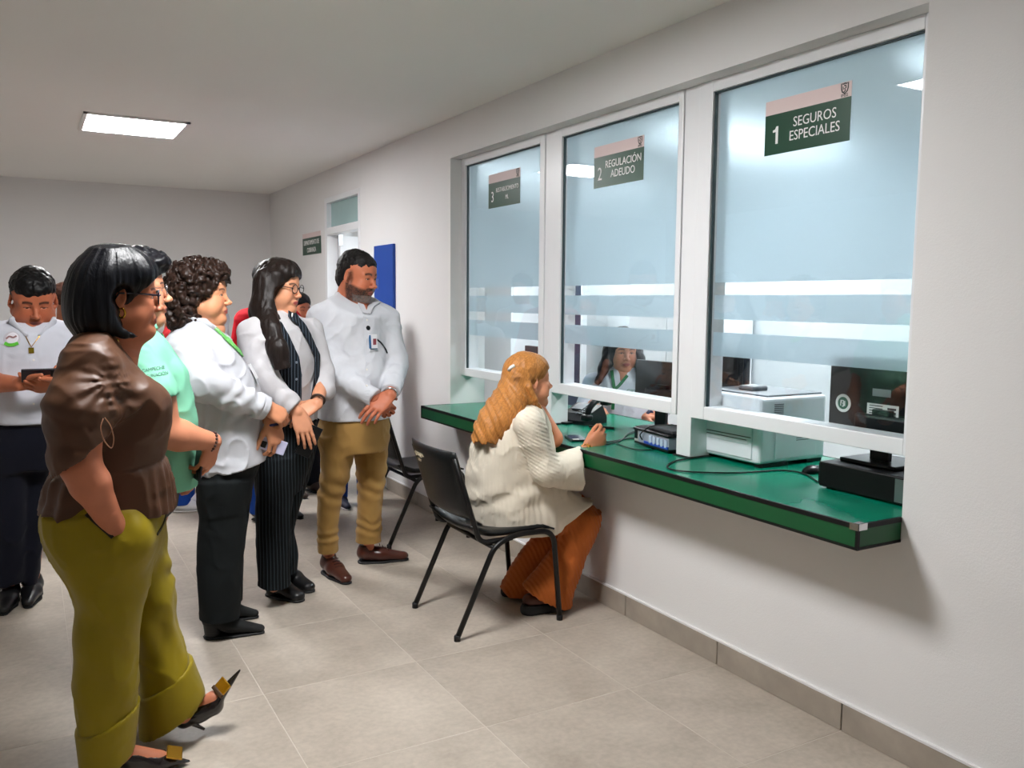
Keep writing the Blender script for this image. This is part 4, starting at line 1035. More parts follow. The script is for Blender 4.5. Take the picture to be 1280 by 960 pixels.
    def glasses(s, m, lens=None, rw=0.024, rh=0.018, tube=0.0017, square=True):
        g = empty('glasses', parent=s.root)
        for sd in (-1, 1):
            pts = []
            for k in range(24):
                a = 2*math.pi*k/24; e = 0.6 if square else 1.0
                c, q = math.cos(a), math.sin(a); x = abs(c)**e*math.copysign(1, c); z = abs(q)**e*math.copysign(1, q)
                pts.append(s.H((0.099-0.10*(abs(sd*0.033+x*rw)-0.02)*0.6, sd*0.033+x*rw, -0.002+z*rh)))
            MB().tube(pts, tube*s.hs, 8, closed=True).build('rim', m, g, True)
            mb = MB(); mb.bm.faces.new([mb.bm.verts.new(p) for p in pts]); mb.build('lens', M_lens, g)
            e0 = s.H((0.099-0.06*0.055, sd*(0.033+rw), 0.004)); e1 = s.H((0.03, sd*0.076, 0.006)); e2 = s.H((-0.008, sd*0.081, 0.004)); e3 = s.H((-0.022, sd*0.079, -0.018))
            MB().tube([e0, e1, e2, e3], tube*s.hs*1.1, 8).build('temple', m, g, True)
        MB().tube([s.H((0.1, -0.010, 0.003)), s.H((0.105, 0, 0.006)), s.H((0.1, 0.010, 0.003))], tube*s.hs, 8).build('bridge', m, g, True)
    def finish(s):
        V, F, C = np.concatenate(s.bV), np.concatenate(s.bF), np.concatenate(s.bC)
        link_mesh('body', np_mesh('body', V, F, C), M_skin, s.root)
def lens_material():
    m = bpy.data.materials.new('spectacle_lens'); m.use_nodes = True; nt = m.node_tree; nt.nodes.clear()
    out = nt.nodes.new('ShaderNodeOutputMaterial'); mx = nt.nodes.new('ShaderNodeMixShader'); mx.inputs[0].default_value = 0.08
    tr = nt.nodes.new('ShaderNodeBsdfTransparent'); gl = nt.nodes.new('ShaderNodeBsdfGlossy'); gl.inputs['Roughness'].default_value = 0.02
    nt.links.new(tr.outputs[0], mx.inputs[1]); nt.links.new(gl.outputs[0], mx.inputs[2]); nt.links.new(mx.outputs[0], out.inputs[0]); return m
M_lens = lens_material()
M_gold = mat('gold', rgb(212, 160, 60), 0.22, metal=1.0); M_pearl = mat('pearl', rgb(240, 236, 230), 0.2, coat=0.5)
M_shoe = mat('black_leather', rgb(18, 18, 20), 0.35); M_sole = mat('black_sole', rgb(14, 14, 15), 0.6)
def shoe(p, name, heel, toe, width, m, hh=0.012, h=0.004, top=0.055, toe_r=0.5, sole=True, pointed=False, msole=None):
    """flat shoe lying from heel to toe (points on the sole), hh: heel block height"""
    a, b = np.array(heel, float), np.array(toe, float); d = b-a; L = np.linalg.norm(d); d /= L; z = np.array([0, 0, 1.0])
    v = p.vol([a, b], 0.13, h); w = width/2
    sd = np.cross(z, d)
    r = 0.9*w
    v.cap(a+d*w*0.9+z*(r*0.8+hh), a+d*L*0.45+z*(r*0.8+hh*0.5), r*0.9, r*0.95, k=0.02, flat=(z, 0.9))
    v.cap(a+d*L*0.45+z*(r*0.75+hh*0.4), a+d*(L-w*toe_r)+z*(w*0.50), r, w*toe_r, k=0.02, flat=(z, 0.75))
    v.cap(a+d*w*0.85+z*(r+hh), a+d*w*1.0+z*(top+0.05+hh), r*0.86, r*0.78, k=0.025)
    v.cut(a+z*(top+0.035+hh), (0, 0, 1)); v.cut((0, 0, max(a[2], 0)+0.004), (0, 0, -1))
    o = p.part(name, v, m)
    if sole:
        v = p.vol([a, b], 0.1, h)
        v.cap(a+d*w*0.9+z*0.006, a+d*L*0.5+z*0.006, w*0.86, w*0.92, k=0.0); v.cap(a+d*L*0.5+z*0.006, a+d*(L-w*toe_r*0.9)+z*0.006, w*0.92, w*toe_r*0.95, k=0.01)
        v.cut((0, 0, a[2]+0.012), (0, 0, 1)); v.cut((0, 0, a[2]+0.0005), (0, 0, -1))
        p.part('sole', v, msole or M_sole, o)
        if hh > 0.02: 
            v = p.vol([a, a+d*0.1], 0.08, h); v.cap(a+d*w*0.95+z*0.0, a+d*w*0.9+z*(hh+0.03), w*0.72, w*0.85); v.cut((0, 0, a[2]+hh+0.03), (0, 0, 1)); v.cut((0, 0, a[2]+0.0005), (0, 0, -1)); p.part('heel', v, msole or M_sole, o)
    return o
def local_thing(p, name, Mx, builder, label, cat):
    """a thing held by a person: top-level, placed in the person's frame"""
    e = tag(empty(name), label, cat); W = Matrix.Translation(p.f.b) @ Matrix.Rotation(p.f.rz, 4, 'Z') @ Mx
    e.matrix_world = W; e.location = W.to_translation(); e.rotation_euler = W.to_euler(); builder(e); return e
def phone_builder(case, screen_up=True, w=0.073, l=0.15, cam=True):
    def f(e):
        MB().box(-l/2, l/2, -w/2, w/2, -0.0045, 0.0045, bev=0.003).build('body', case, e)
        MB().box(-l/2+0.004, l/2-0.004, -w/2+0.003, w/2-0.003, -0.0056, -0.0044).build('screen', mat('phone_screen', rgb(40, 44, 70), 0.12), e)
        if cam: MB().box(l/2-0.038, l/2-0.008, w/2-0.036, w/2-0.008, 0.0044, 0.0062, bev=0.002).build('camera_bump', M_dark, e)
    return f
def frame_mat(x, z, o):
    A = axes(x, z); return Matrix(((A[0, 0], A[0, 1], A[0, 2], o[0]), (A[1, 0], A[1, 1], A[1, 2], o[1]), (A[2, 0], A[2, 1], A[2, 2], o[2]), (0, 0, 0, 1)))
# ------------------------------------------------------------------ woman in the brown blouse (A)
A = Person('woman in brown satin blouse and olive trousers, hand in her pocket', (0.28, 2.80), (188, 116, 86))
P, Rw = A.P, A.R
def build_A():
    p = A; S = p.S
    p.head(P(152, 368.5, 0.0), yaw=0.03, pitch=-0.05, sc=1.02, shape=dict(full=0.55, wide=1.0, nose=0.72, lids=0.9, chin=0.003), lip=(140, 52, 50), face=(192, 118, 86))
    M_brown = cloth('brown_satin', (80, 50, 31), 0.50, bump=0.05, spec=0.4, fold=0.15, sheen=0.0, vary=0.05)
    # blouse
    v = Vol((P(38, 600)[0], -0.38, P(100, 652)[2]), (P(230, 600)[0], 0.34, P(100, 398)[2]), 0.005)
    rows = [Rw(403, 112, 138, 0, 0.075), Rw(412, 98, 142, 0, 0.12), Rw(424, 86, 148, 0, 0.165), Rw(440, 80, 158, 0, 0.185), Rw(470, 76, 180, 0, 0.185), Rw(500, 74, 200, 0, 0.18), Rw(522, 73, 210, 0, 0.178),
            Rw(540, 73, 213, 0, 0.176), Rw(554, 72, 211, 0, 0.173), Rw(563, 70, 207, 0, 0.17), Rw(572, 67, 208, 0, 0.172), Rw(590, 60, 213, 0, 0.18), Rw(610, 53, 216, 0, 0.19), Rw(628, 48, 219, 0, 0.198), Rw(645, 46, 221, 0, 0.20)]
    v.stack(rows, n=2.3)
    v.ell(P(176, 508, -0.08), (0.085, 0.10, 0.085), k=0.05); v.ell(P(176, 508, 0.09), (0.085, 0.10, 0.085), k=0.05)
    # waist seam cinch
    z0 = P(140, 574)[2]
    v.where(lambda X, Y, Z, D: D+0.007*np.exp(-((Z-z0-(X-0.05)*0.10)/0.008)**2))
    # near sleeve, wide and draped
    v.cap(P(108, 466, -0.155), P(97, 508, -0.205), 0.066, 0.078, k=0.07); v.cap(P(97, 508, -0.205), P(98, 575, -0.215), 0.078, 0.072, k=0.03)
    v.cap(P(97, 520, -0.215), P(99, 590, -0.215), 0.076, 0.070, k=0.02)
    v.cap(P(122, 462, -0.18), P(126, 520, -0.215), 0.050, 0.042, k=0.03)
    # far sleeve
    v.cap(P(118, 458, 0.14), P(112, 520, 0.18), 0.06, 0.06, k=0.05)
    # sleeve hem: remove below the slanted line in front of the body side
    a, b = P(72, 594, -0.24), P(121, 556, -0.24); d = b-a; nrm = np.array([d[2], 0, -d[0]]); nrm /= np.linalg.norm(nrm)
    def hem(X, Y, Z, D):
        q = (X-a[0])*nrm[0]+(Z-a[2])*nrm[2]
        side = Y+0.168
        return np.where(side < 0, np.maximum(D, np.maximum(q, -10)), D)
    v.where(hem)
    # split at the front of the sleeve and V neck
    v.cap(P(139, 512, -0.30), P(131, 552, -0.30), 0.018, 0.03, k=0.01, op='s')
    v.cap(P(156, 404, 0.0), P(146, 428, 0.0), 0.05, 0.028, k=0.012, op='s')
    # drapes radiating from the ruched seam
    c = P(138, 478, -0.27)
    def folds(Q):
        dx, dz = Q[:, 0]-c[0], Q[:, 2]-c[2]; r = np.hypot(dx, dz)
        near = np.exp(-((Q[:, 1]+0.26)/0.10)**2)*np.exp(-(r/0.16)**2)
        ang = np.arctan2(dz, -dx)
        f = np.sin(ang*13+r*22+vnoise(Q*9)*2.5)*0.0042*near*np.clip(r/0.03, 0, 1)*np.where(dx < 0.05, 1, 0.35)*np.clip((0.055-dz)/0.05, 0.1, 1)
        sw = np.exp(-((Q[:, 1]+0.25)/0.10)**2)
        f2 = np.sin((dz*1.0+dx*0.25)*85+vnoise(Q*7)*3)*0.0030*sw*np.clip((0.03-dz)/0.06, 0, 1)
        ruch = np.sin(dz*260)*0.0035*np.exp(-(dx/0.022)**2)*np.exp(-((dz+0.01)/0.10)**2)*sw
        pe = np.where(Q[:, 2] < z0-0.005+(Q[:, 0]-0.05)*0.1, 1.0, 0.0)*np.clip((z0-Q[:, 2])/0.04, 0, 1)
        pleat = np.sin(np.arctan2(Q[:, 1], Q[:, 0]-0.0)*26)*0.005*pe
        return f+f2+ruch+pleat+wrinkle(0.003, (10, 10, 14))(Q)
    v.disp(folds); v.cut(P(134, 636, 0), (-0.03, 0, -1))
    bl = p.part('blouse', v, M_brown, it=1)
    # cord at the sleeve
    q = smooth_path([P(129, 523, -0.335), P(126, 535, -0.34), P(130, 550, -0.33), P(139, 560, -0.32), P(142, 548, -0.32), P(138, 532, -0.325), P(131, 522, -0.335)], 6)
    p.add('cord', MB().tube(q, 0.0016, 6), mat('tan_cord', rgb(170, 120, 92), 0.6), bl)
    # arm into the pocket
    p.arm(P(101, 583, -0.225), P(138, 651, -0.18), 0.050, 0.034, start=P(102, 520, -0.21))
    v = p.vol([P(139, 652, -0.20), P(150, 670, -0.17)], 0.08, 0.004); v.cap(P(132, 640, -0.19), P(144, 661, -0.165), 0.037, 0.033); v.cap(P(144, 661, -0.165), P(163, 684, -0.12), 0.033, 0.03, k=0.02); p.body(*clean(v))
    p.arm(P(112, 555, 0.18), P(130, 635, 0.17), 0.045, 0.03, hand=dict(xd=(0.5, -0.1, -0.85), zd=(0.2, 1, 0), side=-1))
    # trousers
    M_ol = cloth('olive_twill', (140, 122, 16), 0.5, bump=0.08, sheen=0.05, vary=0.05)
    v = Vol((P(36, 700)[0], -0.34, P(100, 985, -0.1)[2]), (P(262, 700)[0], 0.34, P(100, 618)[2]), 0.005)
    t1, t2 = -0.085, 0.10
    v.stack([Rw(622, 66, 206, 0, 0.165), Rw(641, 49, 208, 0, 0.185), Rw(660, 53, 207, 0, 0.19), Rw(677, 58, 203, 0, 0.19), Rw(700, 68, 196, 0, 0.18), Rw(720, 84, 190, 0, 0.14)], n=2.3)
    L1, L2 = v.like(), v.like()
    L1.stack([Rw(640, 52, 180, t1, 0.10), Rw(677, 58, 186, t1, 0.11), Rw(716, 79, 186, t1, 0.11), Rw(754, 93, 181, t1, 0.105), Rw(797, 89.6, 171, t1, 0.10), Rw(846, 91.3, 174, t1, 0.10), Rw(882, 95, 171, t1, 0.10), Rw(903, 96.6, 169, t1, 0.10), Rw(935, 101, 165, t1, 0.10), Rw(985, 106, 162, t1, 0.10)], n=2.1)
    L2.stack([Rw(640, 130, 207, t2, 0.10), Rw(666, 134, 207, t2, 0.105), Rw(700, 140, 209, t2, 0.105), Rw(722, 146, 213, t2, 0.10), Rw(744, 152, 221, t2, 0.10), Rw(772, 160, 220, t2, 0.095), Rw(797, 167, 226, t2, 0.095), Rw(811, 169, 231, t2, 0.095), Rw(840, 172, 242, t2, 0.095), Rw(868, 174.5, 253, t2, 0.10), Rw(920, 178, 262, t2, 0.10)], n=2.1)
    cuffs = []
    for L, a1, b1 in ((L1, P(107, 963, t1), P(163, 933, t1)), (L2, P(187, 914, t2), P(251, 868, t2))):
        d1 = (b1-a1)/np.linalg.norm(b1-a1); n1 = np.array([-d1[2], 0, d1[0]])
        C = v.like(); C.D = L.D-0.010
        C.cut(a1, -n1); C.cut(a1+n1*0.128, n1); cuffs.append(C); L.cut(a1, -n1)
    v.D = smin(smin(v.D, L1.D, 0.03), L2.D, 0.03)
    v.ell(P(168, 676, -0.145), (0.054, 0.068, 0.085), k=0.03)
    def tw(Q):
        lo = np.clip((P(0, 690)[2]-Q[:, 2])/0.1, 0, 1)
        far = np.clip((Q[:, 1]-0.02)/0.05, 0, 1)
        fo = np.sin(Q[:, 2]*75+vnoise(Q*8)*3+Q[:, 0]*30)*0.0045*far*np.exp(-((Q[:, 2]-P(0, 735)[2])/0.12)**2)
        dg = np.sin((Q[:, 2]*0.55+Q[:, 0])*52+vnoise(Q*6)*2)*0.0028*(1-far)
        return fo+dg+wrinkle(0.0042, (7, 7, 5))(Q)
    v.disp(tw)
    tr = p.part('trousers', v, M_ol)
    [p.part('cuff', C, M_ol, tr) for C in cuffs]
    p.ribbon('pocket_welt', 'trousers', [(108, 643), (124, 657), (141, 672)], 0.010, mat('dark_olive', rgb(40, 34, 8), 0.7), tr, 0.001)
    p.ribbon('piping', 'trousers', [(207, 633), (206.5, 646), (202, 658), (196, 668)], 0.007, MATS['dark_olive'], tr, 0.001)
    # feet and pumps
    v = p.vol([P(225, 880, t2), P(262, 880, t2)], 0.12, 0.0035)
    v.cap(P(222, 860, t2), P(230, 892, t2), 0.036, 0.030); v.cap(P(231, 892, t2), P(268, 874, t2), 0.027, 0.026, k=0.03); v.cap(P(268, 874, t2), P(282, 862, t2), 0.024, 0.012, k=0.02); p.body(*clean(v))
    M_pump = mat('black_patent', rgb(24, 16, 16), 0.18, coat=0.4)
    def pump(heel, ball, tip, top_h, top_b, stem, name='shoe'):
        v = p.vol([heel, ball, tip, stem], 0.09, 0.003)
        v.cap(heel, heel*0.5+ball*0.5, 0.030, 0.032, k=0.02); v.cap(heel*0.5+ball*0.5, ball, 0.032, 0.036, k=0.02); v.cap(ball, tip, 0.037, 0.006, k=0.015, flat=((0, 0, 1) if False else np.cross(tip-heel, (0, 1, 0)), 0.6))
        v.cap(top_h, top_b, 0.030, 0.024, k=0.004, op='s')
        o = p.part(name, v, M_pump)
        d2 = stem-heel
        p.add('heel', MB().tube([heel+d2*0.25, heel+d2*0.6, stem], 0.010, 10, r2=0.0045), M_pump, o)
        return o
    o = pump(P(230, 899, t2), P(266, 881, t2), P(299.5, 838, t2), P(226, 882, t2), P(272, 862, t2), P(255.5, 911.5, t2))
    b1 = frame_mat(P(299, 838, t2)-P(270, 872, t2), (-0.55, -0.6, 0.6), P(281, 860, t2)+np.array([-0.010, -0.016, 0.012]))
    p.add('buckle', MB().box(-0.024, 0.024, -0.026, 0.026, -0.003, 0.004, bev=0.003, M=b1), M_gold, o, False)
    p.add('buckle_bow', MB().box(-0.026, -0.012, -0.028, 0.028, -0.004, 0.008, bev=0.003, M=b1), mat('brown_bow', rgb(70, 48, 30), 0.5), o, False)
    hb = P(140, 950, t1)
    g0 = np.array([hb[0], t1, 0.085]); g1 = np.array([hb[0]+0.13, t1, 0.030]); g2 = np.array([hb[0]+0.215, t1, 0.012])
    v = p.vol([g0, g2], 0.1, 0.0035); v.cap(g0+(-0.01, 0, 0.10), g0+(0, 0, 0.01), 0.037, 0.036); v.cap(g0, g1, 0.034, 0.032, k=0.03); p.body(*clean(v))
    o = pump(g0+np.array([-0.008, 0, -0.005]), g1+np.array([0, 0, 0.0]), g2, g0+np.array([-0.01, 0, 0.035]), g1+np.array([0.0, 0, 0.028]), np.array([g0[0]-0.025, t1, 0.004]))
    b2 = frame_mat((1, 0, -0.35), (0.3, -0.3, 0.9), g1+np.array([0.045, -0.008, 0.022]))
    p.add('buckle', MB().box(-0.024, 0.024, -0.026, 0.026, -0.003, 0.004, bev=0.003, M=b2), M_gold, o, False)
    # hair: dark bob reaching the collar
    M_h = hair_mat('hair_blue_black', (5, 6, 11), 0.36)
    v = Vol(p.hp+(-0.24, -0.17, -0.20), p.hp+(0.15, 0.17, 0.19), 0.0035)
    p.He(v, (-0.020, 0, 0.050), (0.105, 0.096, 0.095)); p.He(v, (0.030, 0, 0.062), (0.070, 0.084, 0.068), k=0.03)
    p.He(v, (-0.065, 0, 0.0), (0.085, 0.108, 0.095), k=0.04)
    v.stack([Rw(420, 96, 150, 0, 0.095), Rw(412, 86, 156, 0, 0.125), Rw(400, 80, 158, 0, 0.135), Rw(385, 82, 158, 0, 0.132), Rw(365, 88, 158, 0, 0.12), Rw(345, 97, 160, 0, 0.108), Rw(330, 106, 158, 0, 0.09), Rw(318, 122, 150, 0, 0.05)], k=0.05, n=2.3)
    # front locks along the jaw, on both sides
    for sd in (-1, 1):
        v.cap(p.H((0.055, sd*0.060, 0.06)), p.H((0.010, sd*0.083, 0.025)), 0.022, 0.014, k=0.02)
    # the face and the ear stay free
    p.He(v, (0.105, 0, -0.035), (0.088, 0.10, 0.095), k=0.012, op='s')
    for sd in (-1, 1):
        p.He(v, (0.052, sd*0.095, -0.055), (0.062, 0.045, 0.060), k=0.012, op='s'); p.He(v, (0.004, sd*0.105, -0.010), (0.032, 0.036, 0.036), k=0.010, op='s')
    for sd in (-1, 1):
        v.cap(p.H((-0.040, sd*0.094, -0.075)), p.H((0.006, sd*0.090, -0.112)), 0.022, 0.014, k=0.02); v.cap(p.H((0.006, sd*0.090, -0.112)), p.H((0.046, sd*0.072, -0.118)), 0.012, 0.003, k=0.012)
    hc = p.H((-0.02, 0, 0.05))
    def strands(Q):
        d = Q-hc; ang = np.arctan2(d[:, 1], d[:, 0]); rr = np.hypot(d[:, 0], d[:, 1])
        return vnoise(np.stack([ang*16, rr*9, d[:, 2]*7], 1))*0.0028+vnoise(np.stack([ang*45, rr*12, d[:, 2]*12], 1))*0.0012
    v.disp(strands); p.part('hair', v, M_h)
    p.glasses(mat('dark_frame', rgb(34, 26, 40), 0.2), rw=0.026, rh=0.020, tube=0.0026)
    er = p.H((0.0, -0.080, -0.052)); pts = [er+np.array([0.0085*math.cos(a), -0.004*math.cos(a), 0.0135*math.sin(a)]) for a in np.linspace(0, 2*math.pi, 18)[:-1]]
    p.add('earring', MB().tube(pts, 0.0032, 8, closed=True), M_gold)
    nk = [P(143, 416, -0.05), P(146, 426, -0.055), P(150, 434, -0.05), P(156, 442, -0.035), P(162, 447, -0.01), P(165, 448, 0.015)]
    n = empty('necklace', parent=p.root)
    for i, q in enumerate(smooth_path(nk, 3)):
        mb = MB(); bmesh.ops.create_uvsphere(mb.bm, u_segments=10, v_segments=8, radius=0.0075 if i % 2 else 0.0055); ob = mb.build('bead', M_gold, n, True); ob.location = q
    # chest skin inside the neckline
    v = p.vol([P(148, 420), P(158, 440)], 0.09, 0.004); v.cap(P(134, 404, 0), P(150, 438, 0), 0.062, 0.055, k=0.02); p.body(*clean(v))
    p.core([([p.H((-0.03, 0, -0.20)), P(122, 470), P(138, 570), P(128, 660)], [0.055, 0.08, 0.09, 0.10]), ([P(128, 660, t1), P(133, 800, t1), P(133, 930, t1)], [0.09, 0.06, 0.045]), ([P(170, 660, t2), P(195, 790, t2), P(222, 875, t2)], [0.08, 0.055, 0.04])])
    p.finish()
build_A()
# ------------------------------------------------------------------ woman in the mint polo (B)
def build_B():
    p = Person('woman in mint green polo shirt standing behind the brown blouse', (0.487, 3.315), (200, 132, 100)); P, Rw, S = p.P, p.R, p.S
    p.head(P(169, 362, 0.02), yaw=0.10, pitch=0.02, sc=1.05, shape=dict(full=0.5, nose=0.85, lids=0.9), lip=(170, 90, 84), face=(206, 140, 108))
    M_mint = cloth('mint_cotton', (126, 196, 164), 0.8)
    v = Vol((P(110, 500)[0], -0.36, P(180, 615)[2]), (P(260, 500)[0], 0.32, P(180, 392)[2]), 0.005)
    rows = [Rw(397, 150, 182, 0, 0.07), Rw(406, 138, 188, 0, 0.12), Rw(418, 128, 200, 0, 0.165), Rw(430, 124, 210, 0, 0.18), Rw(462, 120, 234, 0, 0.185), Rw(495, 122, 242, 0, 0.185), Rw(522, 122, 247, 0, 0.185), Rw(560, 122, 246, 0, 0.19), Rw(607, 120, 247, 0, 0.195), Rw(612, 120, 247, 0, 0.195)]
    v.stack(rows, n=2.3)
    v.cap(P(172, 448, -0.16), P(196, 492, -0.23), 0.075, 0.070, k=0.05); v.cap(P(172, 440, 0.15), P(190, 500, 0.22), 0.075, 0.07, k=0.05)
    a, b = P(180, 503, -0.22), P(224, 491, -0.22); d = b-a; n1 = np.array([d[2], 0, -d[0]])
    v.where(lambda X, Y, Z, D: np.where(Y < -0.178, np.maximum(D, ((X-a[0])*n1[0]+(Z-a[2])*n1[2])/np.linalg.norm(n1)), D))
    v.disp(wrinkle(0.004, (9, 9, 11))); v.cut(P(200, 607), (0, 0, -1))
    sh = p.part('polo_shirt', v, M_mint)
    v = p.vol([P(160, 395, -0.1), P(192, 418, 0.1)], 0.05, 0.004); v.stack([Rw(392, 150, 190, 0.0, 0.072), Rw(400, 147, 194, 0, 0.078), Rw(411, 142, 200, 0, 0.09)], n=2.1)
    v.stack([Rw(385, 156, 187, 0, 0.06), Rw(420, 156, 187, 0, 0.06)], op='s', n=2.1); v.cap(P(200, 404, 0), P(196, 424, 0), 0.02, 0.004, op='s'); p.part('collar', v, M_mint, sh)
    for k, (t, sz) in enumerate((('CAMPECHE', 0.019), ('VACUNACIÓN', 0.018))):
        p.printed('lettering', 'polo_shirt', t, 178 if k == 0 else 176, 466+k*8, sz, mat('grey_print', rgb(70, 110, 100), 0.7), (0.985, -0.17), sh, 0.88)
    # arms
    wr = P(266, 552, -0.14)
    p.arm(P(206, 541, -0.215), wr, 0.052, 0.031, start=P(196, 490, -0.22), hand=dict(xd=(-0.25, 0.15, -0.95), zd=(0.75, -0.6, 0.1), curl=(0.55, 0.6, 0.65, 0.7)))
    p.arm(P(205, 545, 0.21), P(228, 570, 0.21), 0.048, 0.03, start=P(190, 490, 0.21), hand=dict(xd=(0.3, -0.3, -0.9), zd=(0.6, 0.5, 0.3), side=-1))
    M_bead = mat('dark_beads', rgb(60, 30, 24), 0.4); br = empty('bracelet', parent=p.root)
    ax = axes(wr-P(206, 541, -0.215), (0, 0, 1))
    for k in range(16):
        a = 2*math.pi*k/16; mb = MB(); bmesh.ops.create_uvsphere(mb.bm, u_segments=8, v_segments=6, radius=0.0055); o = mb.build('bead', M_bead, br, True); o.location = wr+ax@np.array([-0.004, 0.033*math.cos(a), 0.033*math.sin(a)])
    local_thing(p, 'smartphone', frame_mat((-0.15, 0, -1), (-1, -0.25, 0.15), P(249, 574, -0.12)), phone_builder(M_dark), 'black smartphone in the hand of the mint polo woman', 'phone')
    # trousers and shoes
    M_tr = cloth('grey_trousers', (60, 62, 70), 0.8); t1, t2 = -0.09, 0.09
    v = Vol((P(110, 700)[0], -0.26, 0.03), (P(225, 700)[0], 0.26, P(180, 590)[2]), 0.008)
    v.stack([(P(0, 600)[2], P(178, 600)[0], 0, 0.145, 0.17), (P(0, 650)[2], P(172, 650)[0], 0, 0.135, 0.18)], n=2.2)
    for t in (t1, t2): v.stack([Rw(640, 130, 208, t, 0.10), Rw(720, 138, 200, t, 0.085), Rw(800, 142, 190, t, 0.075), Rw(870, 144, 188, t, 0.07)], k=0.03)
    p.part('trousers', v, M_tr)
    for t in (t1, t2):
        c = P(165, 850, t)[0]; shoe(p, 'shoe', (c-0.09, t, 0), (c+0.16, t, 0), 0.085, M_shoe, h=0.006)
    # short tousled hair
    M_h = hair_mat('hair_black_wavy', (12, 12, 17), 0.35, (90, 90, 60)); v = Vol(p.hp+(-0.17, -0.15, -0.13), p.hp+(0.16, 0.15, 0.21), 0.0035)
    p.He(v, (-0.022, 0, 0.050), (0.106, 0.095, 0.094)); p.He(v, (0.036, 0, 0.082), (0.075, 0.082, 0.060), k=0.03); p.He(v, (-0.06, 0, -0.01), (0.06, 0.088, 0.08), k=0.03)
    p.He(v, (0.085, 0, 0.098), (0.032, 0.06, 0.026), k=0.02)
    p.He(v, (0.110, 0, -0.03), (0.075, 0.10, 0.092), k=0.01, op='s')
    for sd in (-1, 1): p.He(v, (0.055, sd*0.095, -0.06), (0.07, 0.045, 0.075), k=0.01, op='s')
    v.disp(lambda Q: vnoise(Q*(38, 38, 38))*0.007+vnoise(Q*90)*0.004); p.part('hair', v, M_h)
    p.glasses(mat('thin_metal_frame', rgb(150, 150, 155), 0.25, metal=0.9), tube=0.001, rw=0.024, rh=0.018)
    p.core([([p.H((-0.03, 0, -0.20)), P(175, 470), P(180, 570), P(175, 640)], [0.06, 0.11, 0.11, 0.10]), ([P(170, 640, t1), P(168, 760, t1), P(165, 870, t1)], [0.08, 0.05, 0.04]), ([P(170, 640, t2), P(168, 760, t2), P(165, 870, t2)], [0.08, 0.05, 0.04])])
    p.finish()
build_B()
